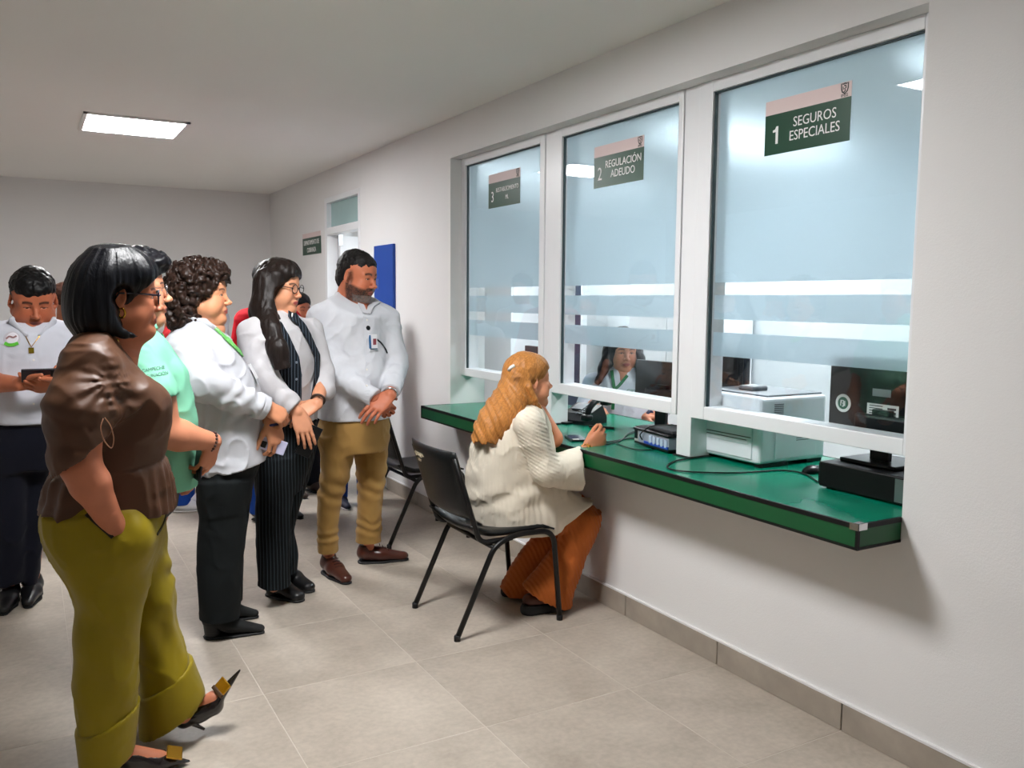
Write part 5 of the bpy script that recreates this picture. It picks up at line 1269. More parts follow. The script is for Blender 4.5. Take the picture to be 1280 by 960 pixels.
# ------------------------------------------------------------------ woman with curly hair and white shirt (C)
def build_C():
    p = Person('curly haired woman in loose white shirt and black trousers with green lanyard', (0.755, 3.80), (206, 140, 104)); P, Rw, S = p.P, p.R, p.S
    p.head(P(254, 368, 0.0), yaw=-0.24, pitch=0.0, sc=1.02, shape=dict(full=0.8, wide=1.04, nose=0.7, lids=0.7), lip=(176, 86, 78), brow=(60, 40, 30), face=(216, 148, 110))
    M_w = cloth('white_shirt_c', (190, 191, 197), 0.8)
    v = Vol((P(190, 500)[0], -0.40, P(250, 600)[2]), (P(352, 500)[0], 0.36, P(250, 390)[2]), 0.005)
    rows = [Rw(398, 232, 262, 0, 0.07), Rw(408, 218, 270, 0, 0.13), Rw(420, 210, 282, 0, 0.18), Rw(443, 204, 301, 0, 0.20), Rw(471, 206, 319, 0, 0.20), Rw(495, 214, 325, 0, 0.195), Rw(520, 226, 329, 0, 0.195), Rw(545, 236, 332, 0, 0.20), Rw(570, 244, 334, 0, 0.205), Rw(595, 247, 334, 0, 0.205)]
    v.stack(rows, n=2.3)
    v.chain([P(233, 440, -0.15), P(250, 478, -0.26), P(322, 507, -0.19)], [0.078, 0.072, 0.050], k=0.03, k0=0.05)
    v.chain([P(233, 440, 0.15), P(262, 482, 0.19), P(330, 515, 0.06)], [0.075, 0.065, 0.045], k=0.03, k0=0.05)
    cfA, cfB = P(250, 478, -0.26), P(322, 507, -0.19); dc = (cfB-cfA)/np.linalg.norm(cfB-cfA)
    el = P(250, 480, -0.26)
    def fw(Q):
        q = (Q-cfA)@dc; ra = np.linalg.norm(Q-cfA-q[:, None]*dc, axis=1); m = np.exp(-((ra-0.06)/0.05)**2)*np.clip(q/0.05, 0, 1)*np.clip((0.34-q)/0.05, 0, 1)
        return np.sin(q*95+vnoise(Q*10)*3.5)*0.005*m*np.clip(q/0.2, 0.25, 1)+wrinkle(0.006, (8, 8, 8))(Q)
    v.disp(fw)
    h0, h1 = P(334, 570), P(246, 592); dd = h0-h1; v.cut(h0, (dd[2], 0, -dd[0]))
    sh = p.part('shirt', v, M_w)
    # rolled cuff
    v = p.vol([cfB, P(336, 512, -0.18)], 0.09, 0.004); v.cap(P(319, 506, -0.192), P(334, 511, -0.182), 0.056, 0.054); a = P(333, 510, -0.183); v.cut(a, dc); v.cut(P(317, 505, -0.193), -dc); v.disp(lambda Q: np.sin((Q-cfA)@dc*160)*0.002); p.part('cuff', v, M_w, sh)
    # collar
    v = p.vol([P(228, 395, -0.12), P(278, 425, 0.12)], 0.05, 0.004)
    v.cap(P(232, 398, -0.085), P(262, 410, -0.098), 0.022, 0.020, flat=((0.2, 1, 0.5), 0.3)); v.cap(P(262, 410, -0.098), P(284, 422, -0.06), 0.020, 0.010, k=0.015, flat=((0.2, 1, 0.5), 0.3)); v.cap(P(232, 398, -0.085), P(228, 400, 0.05), 0.02, 0.02, k=0.02); v.cap(P(262, 404, 0.085), P(288, 424, 0.03), 0.02, 0.01, k=0.01, flat=((0.2, -1, 0.5), 0.3)); v.cap(P(230, 398, 0.06), P(262, 404, 0.085), 0.02, 0.02, k=0.01)
    p.part('collar', v, M_w, sh)
    v = p.vol([P(262, 405), P(276, 420)], 0.08, 0.004); v.cap(P(252, 398, 0), P(268, 412, -0.005), 0.058, 0.045); p.body(*clean(v))
    M_lg = mat('green_lanyard', rgb(112, 190, 100), 0.6, vary=0.3, vscale=120)
    lan = p.ribbon('lanyard', 'shirt', [(268, 411), (280, 422), (291, 433), (301, 443)], 0.03, M_lg, None, 0.006); p.ribbon('lanyard', 'shirt', [(279, 411), (289, 423), (297, 434), (303, 442)], 0.022, M_lg, None, 0.008)
    p.ribbon('lanyard_clip', 'shirt', [(302, 443), (307, 450), (310, 456)], 0.004, M_dark, lan, 0.008); p.plate('name_badge', 'shirt', 314.5, 465, 0.045, 0.07, mat('badge_white', rgb(240, 240, 244), 0.25), 0.002, None, 0.008)
    # hands: right hand holds the left wrist, the left hand hangs with a phone
    p.arm(P(256, 483, -0.245), P(331, 509, -0.185), 0.034, 0.029, hand=dict(xd=(0.80, 0.25, -0.5), zd=(0.35, -0.75, 0.55), curl=(0.75, 0.8, 0.85, 0.85), thumb=(0.8, 0.4, -0.4), tcurl=0.5))
    p.arm(P(262, 482, 0.19), P(341, 526, -0.12), 0.044, 0.029, hand=dict(xd=(0.15, -0.15, -0.97), zd=(0.55, -0.8, 0.0), curl=(0.55, 0.6, 0.65, 0.7), side=-1))
    p.add('wristband', MB().tube([P(341, 530, -0.12)+np.array([0.031*math.cos(a), 0.029*math.sin(a), 0.004*math.cos(a)]) for a in np.linspace(0, 2*math.pi, 21)[:-1]], 0.006, 8, closed=True), mat('navy_band', rgb(40, 44, 96), 0.5))
    local_thing(p, 'smartphone', frame_mat((-0.93, 0, 0.36), (-0.1, -1, 0.0), P(340, 556, -0.13)), phone_builder(mat('lilac_case', rgb(200, 200, 232), 0.3), l=0.12, w=0.06), 'lilac cased smartphone held low by the curly haired woman', 'phone')
    # trousers
    M_bk = cloth('black_trousers', (20, 24, 25), 0.85); t1, t2 = -0.095, 0.10
    v = Vol((P(236, 700)[0], -0.28, P(0, 800, -0.1)[2]), (P(330, 700)[0], 0.30, P(250, 555)[2]), 0.006)
    v.stack([Rw(560, 246, 331, 0, 0.19), Rw(597, 247, 318, 0, 0.195), Rw(630, 248, 312, 0, 0.18)], n=2.3)
    v.stack([Rw(600, 247, 314, t1, 0.105), Rw(648, 248, 309, t1, 0.10), Rw(690, 246, 304.5, t1, 0.095), Rw(751, 249, 300.5, t1, 0.095), Rw(784, 250, 300, t1, 0.095)], k=0.03)
    v.stack([Rw(600, 252, 313, t2, 0.105), Rw(648, 254, 311, t2, 0.10), Rw(690, 256, 305, t2, 0.09), Rw(740, 258, 303, t2, 0.09), Rw(762, 260, 301, t2, 0.09)], k=0.03)
    v.disp(wrinkle(0.004, (8, 8, 5))); p.part('trousers', v, M_bk)
    for (ux, ut, vv, t) in ((253, 331, 790, t1), (262, 324, 768, t2)):
        a = P(ux, 790, t); b = P(ut, 790, t); a[2] = b[2] = 0; b[1] -= 0.02
        shoe(p, 'ankle_boot', a, b, 0.088, mat('black_suede', rgb(16, 18, 18), 0.85), hh=0.045, h=0.0045, top=0.06, toe_r=0.55)
    # curls
    M_h = hair_mat('hair_brown_curls', (40, 26, 20), 0.42, (70, 70, 70), 0.5); v = Vol(p.hp+(-0.22, -0.19, -0.18), p.hp+(0.15, 0.19, 0.20), 0.0035)
    p.He(v, (-0.030, 0, 0.045), (0.115, 0.115, 0.100)); p.He(v, (-0.065, 0, -0.04), (0.09, 0.12, 0.10), k=0.04); p.He(v, (0.035, 0, 0.085), (0.062, 0.085, 0.052), k=0.03); p.He(v, (-0.06, -0.03, -0.10), (0.07, 0.09, 0.055), k=0.03)
    p.Hc(v, (0.075, 0.03, 0.085), (0.09, 0.055, 0.0), 0.016, 0.008, k=0.015)
    rr = np.random.RandomState(5); cen = p.H((-0.03, 0, 0.0))
    V0, F0 = v.mesh(); idx = rr.choice(len(V0), 420, replace=False)
    for q in V0[idx]: v.ell(q, np.array([0.012, 0.012, 0.016])*rr.uniform(0.8, 1.25), k=0.004)
    p.He(v, (0.108, 0.0, -0.030), (0.082, 0.105, 0.094), k=0.008, op='s')
    for sd in (-1, 1): p.He(v, (0.06, sd*0.09, -0.075), (0.065, 0.05, 0.075), k=0.01, op='s')
    v.disp(lambda Q: np.sin(vnoise(Q*28)*9+Q[:, 2]*120)*0.0028+vnoise(Q*95)*0.003); p.part('hair', v, M_h, it=0)
    p.core([([p.H((-0.03, 0, -0.20)), P(255, 460), P(282, 560), P(282, 600)], [0.06, 0.11, 0.11, 0.11]), ([P(280, 600, t1), P(278, 690, t1), P(272, 760, t1)], [0.07, 0.045, 0.03]), ([P(280, 600, t2), P(278, 690, t2), P(275, 755, t2)], [0.08, 0.05, 0.04])])
    p.finish()
build_C()
# ------------------------------------------------------------------ woman with long hair and pinstripe vest (D)
def stripe_mat(name, base, line, pitch=0.011, wdt=0.13, axis=(1, 0.75, 0), rough=0.85):
    m = mat(name, rgb(*base), rough, spec=0.15, bump=0.08, bscale=400, bdist=0.004); nt, b = nodes_of(m)
    tc = nt.nodes.new('ShaderNodeTexCoord'); dt = nt.nodes.new('ShaderNodeVectorMath'); dt.operation = 'DOT_PRODUCT'; dt.inputs[1].default_value = axis
    nz = nt.nodes.new('ShaderNodeTexNoise'); nz.inputs['Scale'].default_value = 5; nt.links.new(tc.outputs['Object'], nz.inputs['Vector'])
    ad = nt.nodes.new('ShaderNodeMath'); ad.operation = 'MULTIPLY_ADD'; ad.inputs[1].default_value = 0.012
    nt.links.new(tc.outputs['Object'], dt.inputs[0]); nt.links.new(nz.outputs['Fac'], ad.inputs[0]); nt.links.new(dt.outputs['Value'], ad.inputs[2])
    md = nt.nodes.new('ShaderNodeMath'); md.operation = 'PINGPONG'; md.inputs[1].default_value = pitch/2; nt.links.new(ad.outputs[0], md.inputs[0])
    lt = nt.nodes.new('ShaderNodeMath'); lt.operation = 'LESS_THAN'; lt.inputs[1].default_value = pitch/2*wdt; nt.links.new(md.outputs[0], lt.inputs[0])
    mx = nt.nodes.new('ShaderNodeMix'); mx.data_type = 'RGBA'; mx.inputs[6].default_value = rgb(*base); mx.inputs[7].default_value = rgb(*line)
    nt.links.new(lt.outputs[0], mx.inputs[0]); nt.links.new(mx.outputs[2], b.inputs['Base Color']); return m
def build_D():
    p = Person('long haired woman with glasses in white blouse and dark pinstripe vest', (1.09, 4.08), (214, 150, 116)); P, Rw, S = p.P, p.R, p.S
    ph = -0.55
    p.head(P(350, 358.5, 0.0), yaw=-0.50, pitch=-0.10, sc=0.98, shape=dict(full=0.3, nose=0.75, lids=0.6, wide=0.97), lip=(184, 84, 80), face=(222, 156, 120))
    M_w = cloth('white_blouse_d', (194, 192, 195), 0.75)
    v = Vol((P(286, 500)[0], -0.32, P(350, 556)[2]), (P(420, 500)[0], 0.32, P(350, 384)[2]), 0.0055)
    rows = [Rw(388, 338, 362, 0.0, None, k=1.3, phi=ph), Rw(397, 318, 378, 0, None, k=1.7, phi=ph), Rw(407, 308, 390, 0, None, k=1.7, phi=ph), Rw(425, 306, 396, 0, None, k=1.5, phi=ph), Rw(450, 312, 400, 0, None, k=1.4, phi=ph), Rw(475, 320, 398, 0, None, k=1.35, phi=ph), Rw(500, 326, 396, 0, None, k=1.35, phi=ph), Rw(525, 326, 396, 0, None, k=1.35, phi=ph), Rw(548, 324, 396, 0, None, k=1.35, phi=ph)]
    v.stack(rows, n=2.2, phi=ph)
    shR, elR, wrR = P(316, 416, -0.14), P(326, 470, -0.20), P(372, 515, -0.23)
    v.chain([shR, elR, P(365, 509, -0.225)], [0.060, 0.056, 0.050], k=0.03, k0=0.08)
    shL, elL, wrL = P(390, 412, 0.10), P(404, 468, 0.06), P(396, 505, -0.16)
    v.chain([shL, P(404, 466, 0.06), P(404, 488, -0.03)], [0.056, 0.052, 0.054], k=0.03, k0=0.04)
    dR = (wrR-elR)/np.linalg.norm(wrR-elR); a = P(366, 510, -0.225)
    v.where(lambda X, Y, Z, D: np.where((Y < -0.15) & (X > elR[0]), np.maximum(D, (X-a[0])*dR[0]+(Y-a[1])*dR[1]+(Z-a[2])*dR[2]), D))
    def fw(Q):
        q = (Q-elR)@dR; m = np.exp(-((Q[:, 1]+0.25)/0.09)**2)
        return np.sin(q*70+vnoise(Q*10)*3)*0.0035*m+wrinkle(0.004, (9, 9, 6))(Q)
    v.disp(fw); v.cut(P(360, 542), (0.0, 0, -1))
    sh = p.part('blouse', v, M_w)
    # open neckline
    v = p.vol([P(352, 388), P(372, 420)], 0.07, 0.004); v.cap(P(352, 388, -0.01), P(367, 414, -0.055), 0.050, 0.030); p.body(*clean(v))
    # vest panels: torso shell cut to two fronts
    M_v = stripe_mat('pinstripe_navy', (22, 27, 34), (92, 104, 118), 0.015, 0.16, (1, 0.08, 0))
    def shell(name, polys, grow=0.012):
        v = Vol((P(300, 500)[0], -0.30, P(350, 530)[2]), (P(415, 500)[0], 0.25, P(350, 384)[2]), 0.004)
        v.stack(rows, n=2.2, phi=ph); v.D -= grow
        inn = v.D+0.010
        pl = np.array([P(u, w, -0.14)[[0, 2]] for u, w in polys])
        def clip(X, Y, Z, D):
            # signed distance to the polygon in the picture plane (x,z), front half only
            xs = X[:, 0, 0][:, None]; zs = Z[0, 0, :][None, :]; d = np.full((xs.size, zs.size), 1e9); inside = np.zeros(d.shape, bool); n = len(pl)
            for i in range(n):
                x0, z0 = pl[i]; x1, z1 = pl[(i+1) % n]; ex, ez = x1-x0, z1-z0; t = np.clip(((xs-x0)*ex+(zs-z0)*ez)/(ex*ex+ez*ez), 0, 1)
                d = np.minimum(d, np.hypot(xs-x0-t*ex, zs-z0-t*ez)); cr = ((z0 > zs) != (z1 > zs)); xi = x0+(zs-z0)*ex/(ez if abs(ez) > 1e-9 else 1e-9); inside ^= cr & (xs < xi)
            sd = np.where(inside, -d, d)[:, None, :]
            return np.maximum(np.maximum(np.maximum(D, -inn), sd), Y-0.02)
        v.where(clip); v.disp(wrinkle(0.0015, (9, 9, 7))); return p.part(name, v, M_v)
    ve = shell('vest', [(338, 396), (352, 402), (364, 424), (374, 446), (377, 470), (377, 500), (371, 503), (350, 470), (334, 440), (330, 410)])
    shell('vest_front', [(361, 386), (371, 392), (384, 408), (394, 428), (401, 446), (400, 474), (394, 497), (390, 496), (394, 470), (394, 447), (386, 428), (374, 408), (360, 396)], 0.016).parent = ve
    for u, w in ((370.5, 453), (370.5, 474)): p.disc('button', 'vest', u, w, 0.006, mat('grey_button', rgb(120, 128, 140), 0.3), 0.004, ve)
    # hands
    p.arm(elR, wrR, 0.038, 0.026, hand=dict(xd=(0.28, -0.15, -0.92), zd=(0.25, -0.95, 0.1), curl=(0.18, 0.2, 0.22, 0.25), spread=0.12, thumb=(0.8, 0.45, -0.4), sc=0.98))
    p.arm(P(404, 470, 0.06), wrL, 0.040, 0.025, hand=dict(xd=(-0.88, -0.25, -0.42), zd=(-0.2, -0.75, 0.6), curl=(0.38, 0.4, 0.42, 0.45), side=-1, sc=0.98))
    w0 = P(397.5, 500, -0.15); ax = axes(wrL-P(404, 470, 0.06), (0, 0, 1))
    p.add('wristwatch', MB().tube([w0+ax@np.array([0, 0.030*math.cos(a), 0.030*math.sin(a)]) for a in np.linspace(0, 2*math.pi, 21)[:-1]], 0.006, 8, closed=True), mat('brown_strap', rgb(50, 34, 26), 0.5))
    local_thing(p, 'smartphone', frame_mat((0.45, 0, 0.9), (0.1, -1, 0), P(386, 551, -0.20)), phone_builder(M_dark), 'dark smartphone in the lowered hand of the pinstripe vest woman', 'phone')
    # wide pinstripe trousers
    M_t = stripe_mat('pinstripe_black', (17, 20, 23), (62, 72, 78), 0.015, 0.13, (1, 0.05, 0)); tn, tf = -0.09, 0.10
    v = Vol((P(308, 650)[0], -0.30, P(0, 756, -0.1)[2]), (P(406, 650)[0], 0.32, P(350, 520)[2]), 0.0055)
    v.stack([Rw(525, 322, 396, 0, 0.16), Rw(560, 319, 395, 0, 0.17), Rw(590, 319, 385, 0, 0.16), Rw(612, 320, 376, 0, 0.12)], n=2.3)
    v.stack([Rw(570, 319, 372, tn, 0.11), Rw(635, 319, 364, tn, 0.105), Rw(683, 321, 362, tn, 0.105), Rw(727, 323, 363, tn, 0.11), Rw(755, 325, 366, tn, 0.11)], k=0.03)
    v.stack([Rw(570, 336, 393, tf, 0.11), Rw(632, 334, 376, tf, 0.10), Rw(662, 334, 367, tf, 0.095), Rw(694, 336, 373, tf, 0.10), Rw(722, 338, 369, tf, 0.10), Rw(738, 338, 370, tf, 0.10)], k=0.02)
    v.disp(wrinkle(0.004, (8, 8, 5))); v.cut(P(345, 743, tn), (0.12, 0, -1)); p.part('trousers', v, M_t)
    for ua, va, ub, vb, t in ((334, 742, 376, 752, tn), (350, 730, 388, 740, tf)):
        q0, q1 = on_z(ua, va, 0)-p.f.b, on_z(ub, vb, 0)-p.f.b
        a = np.array([q0@p.f.ex, q0@p.f.ey, 0]); b = np.array([q1@p.f.ex, q1@p.f.ey, 0]); d = b-a; b = a+d/np.linalg.norm(d)*0.235
        shoe(p, 'loafer', a, b, 0.095, M_shoe, hh=0.045, h=0.0045, top=0.05, toe_r=0.8)
    # long straight hair
    M_h = hair_mat('hair_dark_brown', (30, 22, 19), 0.42, (240, 240, 10), 0.4); v = Vol((P(306, 400)[0], -0.34, P(350, 470)[2]), (P(388, 400)[0], 0.20, P(350, 312)[2]), 0.0038)
    p.He(v, (-0.020, 0, 0.046), (0.105, 0.092, 0.094)); p.He(v, (0.03, 0, 0.066), (0.066, 0.080, 0.062), k=0.03); p.He(v, (-0.05, 0, -0.02), (0.075, 0.098, 0.10), k=0.04)
    v.chain([P(332, 352, -0.07), P(330, 385, -0.10), P(337, 413, -0.185), P(347, 438, -0.235), P(353, 460, -0.25)], [0.060, 0.060, 0.050, 0.046, 0.036], k=0.03, flat=((0.4, 1, 0), 0.7))
    v.chain([P(335, 352, 0.07), P(328, 390, 0.05), P(330, 420, 0.02)], [0.06, 0.06, 0.05], k=0.03)
    v.cap(P(346, 345, -0.085), P(347, 395, -0.11), 0.028, 0.024, k=0.02)
    p.He(v, (0.112, 0, -0.030), (0.078, 0.105, 0.094), k=0.008, op='s'); 
    for sd in (-1, 1): p.He(v, (0.072, sd*0.085, -0.065), (0.058, 0.045, 0.085), k=0.01, op='s')
    v.disp(lambda Q: vnoise(Q*(75, 75, 7))*0.0035+vnoise(Q*(170, 170, 12))*0.0015); v.cut(P(350, 457), (0.2, 0, -1), 0.006); p.part('hair', v, M_h)
    p.glasses(mat('black_thin_frame', rgb(20, 20, 24), 0.25), rw=0.023, rh=0.021, tube=0.0017, square=False)
    n = empty('necklace', parent=p.root)
    for q in smooth_path([P(352, 395, -0.055), P(355, 399, -0.075), P(360, 400.5, -0.088), P(364, 397.5, -0.085), P(365.5, 392, -0.06)], 5):
        mb = MB(); bmesh.ops.create_uvsphere(mb.bm, u_segments=8, v_segments=6, radius=0.0042); mb.build('pearl', M_pearl, n, True).location = q
    p.core([([p.H((-0.03, 0, -0.20)), P(352, 440), P(358, 520), P(356, 570)], [0.05, 0.09, 0.09, 0.10]), ([P(348, 570, tn), P(342, 650, tn), P(342, 735, tn)], [0.06, 0.04, 0.028]), ([P(362, 570, tf), P(355, 650, tf), P(353, 715, tf)], [0.06, 0.04, 0.028])])
    p.finish()
build_D()
# ------------------------------------------------------------------ bearded man in white shirt (E)
def build_E():
    p = Person('bearded man in white long shirt and tan trousers with clasped hands', (1.50, 4.34), (190, 112, 82)); P, Rw, S = p.P, p.R, p.S
    ph = -0.85
    p.head(P(447, 344.5, 0.0), yaw=-0.62, pitch=-0.20, roll=0.0, sc=1.08, shape=dict(full=0.55, nose=0.95, lids=0.45, wide=1.03, female=False, neck=0.064), lip=(150, 84, 74), brow=(30, 24, 22), face=(196, 116, 84), color=dict(female=False, beard=(38, 32, 30), grey=(128, 124, 120)))
    M_w = cloth('white_linen', (206, 208, 214), 0.85)
    v = Vol((P(376, 450)[0], -0.40, P(440, 535)[2]), (P(516, 450)[0], 0.36, P(440, 352)[2]), 0.0055)
    R2 = lambda vv, a, b, k=1.5: Rw(vv, a, b, 0, None, k=k, phi=ph)
    rows = [R2(361, 430, 464, 1.2), R2(371, 414, 474, 1.6), R2(381, 402, 484, 1.65), R2(393, 396, 489, 1.6), R2(415, 396, 490, 1.5), R2(440, 398, 489, 1.4), R2(470, 399, 488, 1.35), R2(495, 399, 487.5, 1.35), R2(522, 398.5, 487.5, 1.35), R2(530, 398.5, 487.5, 1.35)]
    v.stack(rows, n=2.25, phi=ph); v.ell(P(452, 470, -0.08), (0.13, 0.13, 0.14), k=0.06)
    shR, elR, wrR = P(401, 397, -0.06), P(411, 460, -0.16), P(467, 498, -0.27)
    dR = (wrR-elR)/np.linalg.norm(wrR-elR); sleeve(v, [shR, elR, P(471, 500, -0.28)], [0.072, 0.064, 0.046], P(467, 498, -0.27), dR, 0.035)
    shL, elL, wrL = P(484, 398, 0.06), P(495, 458, 0.0), P(487.5, 494, -0.26)
    dL = (wrL-elL)/np.linalg.norm(wrL-elL); sleeve(v, [shL, elL, P(489, 489, -0.225)], [0.068, 0.060, 0.046], P(489, 490, -0.225), dL, 0.035)
    def fw(Q):
        f = 0
        for e, d in ((elR, dR), (elL, dL)):
            q = (Q-e)@d; ra = np.linalg.norm(Q-e-q[:, None]*d, axis=1); m = np.exp(-(ra/0.09)**2)*np.exp(-((q-0.03)/0.12)**2); f = f+np.sin(q*85+vnoise(Q*9)*4)*0.0045*m
        return f+wrinkle(0.004, (8, 8, 6))(Q)+wrinkle(0.0016, (24, 24, 20))(Q)
    v.disp(fw); v.cut(P(440, 522), (-0.03, 0, -1)); v.cut(P(446, 376, -0.02), (0.55*math.cos(ph), 0.55*math.sin(ph), 0.85), 0.01); v.cap(P(455, 376, -0.14), P(457.5, 393, -0.17), 0.036, 0.010, op='s'); sh = p.part('shirt', v, M_w)
    # band collar
    v = p.vol([P(428, 358), P(468, 378)], 0.1, 0.004); c0, c1 = p.H((-0.036, 0, -0.115)), p.H((-0.046, 0, -0.175)); v.cap(c0, c1, 0.071, 0.082); v.cap(p.H((-0.01, 0, -0.125)), p.H((-0.005, 0, -0.18)), 0.060, 0.066, k=0.02)
    ax = p.hR@np.array([0.25, 0, 1.0]); v.cut(p.H((-0.02, 0, -0.116)), ax); v.cut(p.H((-0.02, 0, -0.175)), -ax); v.cap(p.H((-0.03, 0, -0.05)), p.H((-0.042, 0, -0.2)), 0.062, 0.070, op='s'); v.cap(p.H((-0.008, 0, -0.05)), p.H((-0.004, 0, -0.2)), 0.050, 0.054, op='s')
    v.cap(p.H((0.07, 0.0, -0.12)), p.H((0.07, 0.0, -0.19)), 0.012, 0.018, op='s'); p.part('collar', v, M_w, sh)
    v = p.vol([P(450, 372), P(460, 386)], 0.08, 0.004); v.cap(p.H((-0.01, 0, -0.14)), p.H((0.014, 0, -0.215)), 0.056, 0.056); p.body(*clean(v))
    bv = p.bvh('shirt'); q1, q2 = p.f.ray_hit(bv, 456.5, 380), p.f.ray_hit(bv, 458, 392)
    if q1 and q2:
        v = p.vol([q1[0], q2[0]], 0.04, 0.003); v.cap(q1[0]-q1[1]*0.014, q2[0]-q2[1]*0.003, 0.020, 0.005); p.body(*clean(v))
    p.ribbon('collar', 'shirt', [(433, 362), (441, 370), (449, 379), (456, 393)], 0.030, M_w, sh, 0.007, 6, 0.003); p.ribbon('collar', 'shirt', [(472, 378), (467, 381), (463, 385), (459.5, 393)], 0.026, M_w, sh, 0.007, 6, 0.003)
    p.ribbon('placket', 'shirt', [(457, 392), (459, 420), (460, 460), (459, 500), (458, 520)], 0.028, M_w, sh, 0.0005, 6, 0.0015)
    for w in (400, 462, 482): p.disc('button', 'shirt', 458.5, w, 0.0055, M_pearl, 0.004, sh, 12)
    p.disc('badge_reel', 'shirt', 460, 410, 0.012, M_dark, 0.008)
    b = p.plate('name_badge', 'shirt', 464.5, 428.5, 0.058, 0.088, mat('badge_white', rgb(240, 240, 244), 0.25), 0.003, None, 0.012)
    p.plate('badge_stripe', 'shirt', 460.4, 427.5, 0.014, 0.07, mat('badge_blue', rgb(46, 100, 150), 0.3), 0.003, b, 0.0135); p.plate('badge_photo', 'shirt', 466, 427, 0.022, 0.032, mat('badge_photo', rgb(150, 70, 80), 0.4), 0.003, b, 0.0138); p.plate('badge_line', 'shirt', 465.5, 437, 0.046, 0.006, mat('badge_grey', rgb(90, 110, 130), 0.3), 0.003, b, 0.0135)
    p.ribbon('spectacles_arm', 'shirt', [(470.5, 424), (476, 429), (481, 436), (483.5, 442)], 0.006, M_dark, None, 0.004)
    # clasped hands
    p.arm(elR, wrR, 0.036, 0.028, hand=dict(xd=(0.72, 0.12, -0.60), zd=(0.3, -0.9, 0.1), curl=(0.6, 0.65, 0.7, 0.7), sc=1.0))
    p.arm(elL, wrL, 0.036, 0.028, hand=dict(xd=(-0.72, -0.42, -0.58), zd=(-0.25, -0.85, 0.45), curl=(0.30, 0.32, 0.35, 0.38), side=-1, sc=1.12, thumb=(0.8, 0.35, -0.3)))
    w0 = wrL-dL*0.012; ax = axes(dL, (0, 0, 1))
    wt = p.add('wristwatch', MB().tube([w0+ax@np.array([0, 0.034*math.cos(a), 0.034*math.sin(a)]) for a in np.linspace(0, 2*math.pi, 21)[:-1]], 0.006, 8, closed=True), M_chrome)
    # trousers
    M_t = cloth('tan_chino', (160, 124, 68), 0.75, sheen=0.1, vary=0.05); tr, tl = -0.07, 0.09
    v = Vol((P(386, 600)[0], -0.30, P(0, 710, -0.1)[2]), (P(494, 600)[0], 0.30, P(440, 505)[2]), 0.0055)
    v.stack([R2(508, 406, 480, 1.35), R2(520, 404, 482, 1.3), R2(527, 400, 485, 1.3), R2(535, 398, 486, 1.3), R2(553, 398, 485, 1.2), R2(562, 404, 480, 0.9)], n=2.3, phi=ph)
    v.stack([Rw(545, 398, 446, tr, 0.105), Rw(580, 401, 440, tr, 0.10), Rw(607, 399, 433, tr, 0.09), Rw(626, 396, 427, tr, 0.078), Rw(660, 397, 422, tr, 0.072), Rw(684, 397, 423, tr, 0.07), Rw(706, 399, 423, tr, 0.07)], k=0.03)
    v.stack([Rw(545, 440, 486, tl, 0.105), Rw(592, 446, 483, tl, 0.095), Rw(622, 447, 478, tl, 0.082), Rw(650, 446, 477, tl, 0.075), Rw(682, 445, 476, tl, 0.072), Rw(702, 446, 476, tl, 0.072)], k=0.03)
    def tw(Q):
        z = Q[:, 2]; kn = np.exp(-((z-P(0, 612)[2])/0.12)**2); an = np.exp(-((z-P(0, 680)[2])/0.05)**2)
        return np.sin((z*1.0+Q[:, 0]*0.5)*70+vnoise(Q*8)*3)*0.005*kn+np.sin(z*130+vnoise(Q*9)*3)*0.004*an+wrinkle(0.003, (9, 9, 5))(Q)
    v.disp(tw); v.cut((0, 0, 0.062), (0, 0, -1))
    a, b = P(446, 684, tl), P(476, 680, tl); p.part('trousers', v, M_t)
    M_br = mat('brown_leather', rgb(74, 34, 24), 0.28, coat=0.2, vary=0.15, vscale=14)
    for ua, va, ub, vb, nm in ((404, 700, 424, 724, 0), (446, 692, 504, 700, 1)):
        q0, q1 = on_z(ua, va+8, 0)-p.f.b, on_z(ub, vb, 0)-p.f.b; a = np.array([q0@p.f.ex, q0@p.f.ey, 0]); b = np.array([q1@p.f.ex, q1@p.f.ey, 0]); d = b-a; d /= np.linalg.norm(d)
        lc = P(411, 690, tr) if nm == 0 else P(460, 684, tl); a = np.array([lc[0], lc[1], 0])-d*0.062; d = b-a; d /= np.linalg.norm(d); b = a+d*0.285; o = shoe(p, 'shoe', a, b, 0.104, M_br, hh=0.016, h=0.0045, top=0.05, toe_r=0.62)
        sd = np.cross((0, 0, 1), d)
        for k in range(4):
            c = a+d*(0.125+0.016*k)+np.array([0, 0, 0.096-0.010*k]); p.add('lace', MB().tube([c-sd*0.02, c+np.array([0, 0, 0.004]), c+sd*0.02], 0.002, 6), mat('dark_lace', rgb(34, 18, 14), 0.7), o)
    # cropped hair
    M_h = hair_mat('hair_cropped_dark', (24, 21, 20), 0.55, (120, 120, 120), 0.4); v = Vol(p.hp+(-0.15, -0.15, -0.12), p.hp+(0.15, 0.15, 0.18), 0.0035)
    p.He(v, (-0.018, 0, 0.038), (0.096, 0.079, 0.088)); p.He(v, (0.024, 0, 0.056), (0.060, 0.064, 0.050), k=0.02); p.He(v, (-0.05, 0, -0.025), (0.060, 0.070, 0.060), k=0.03)
    p.He(v, (0.105, 0, -0.022), (0.072, 0.10, 0.086), k=0.005, op='s')
    for sd in (-1, 1): p.He(v, (0.045, sd*0.09, -0.06), (0.05, 0.05, 0.066), k=0.005, op='s'); p.He(v, (0.0, sd*0.09, -0.012), (0.024, 0.022, 0.034), k=0.004, op='s'); p.He(v, (-0.02, sd*0.085, -0.075), (0.06, 0.04, 0.05), k=0.005, op='s')
    v.disp(lambda Q: vnoise(Q*160)*0.0032+vnoise(Q*60)*0.0025); p.part('hair', v, M_h)
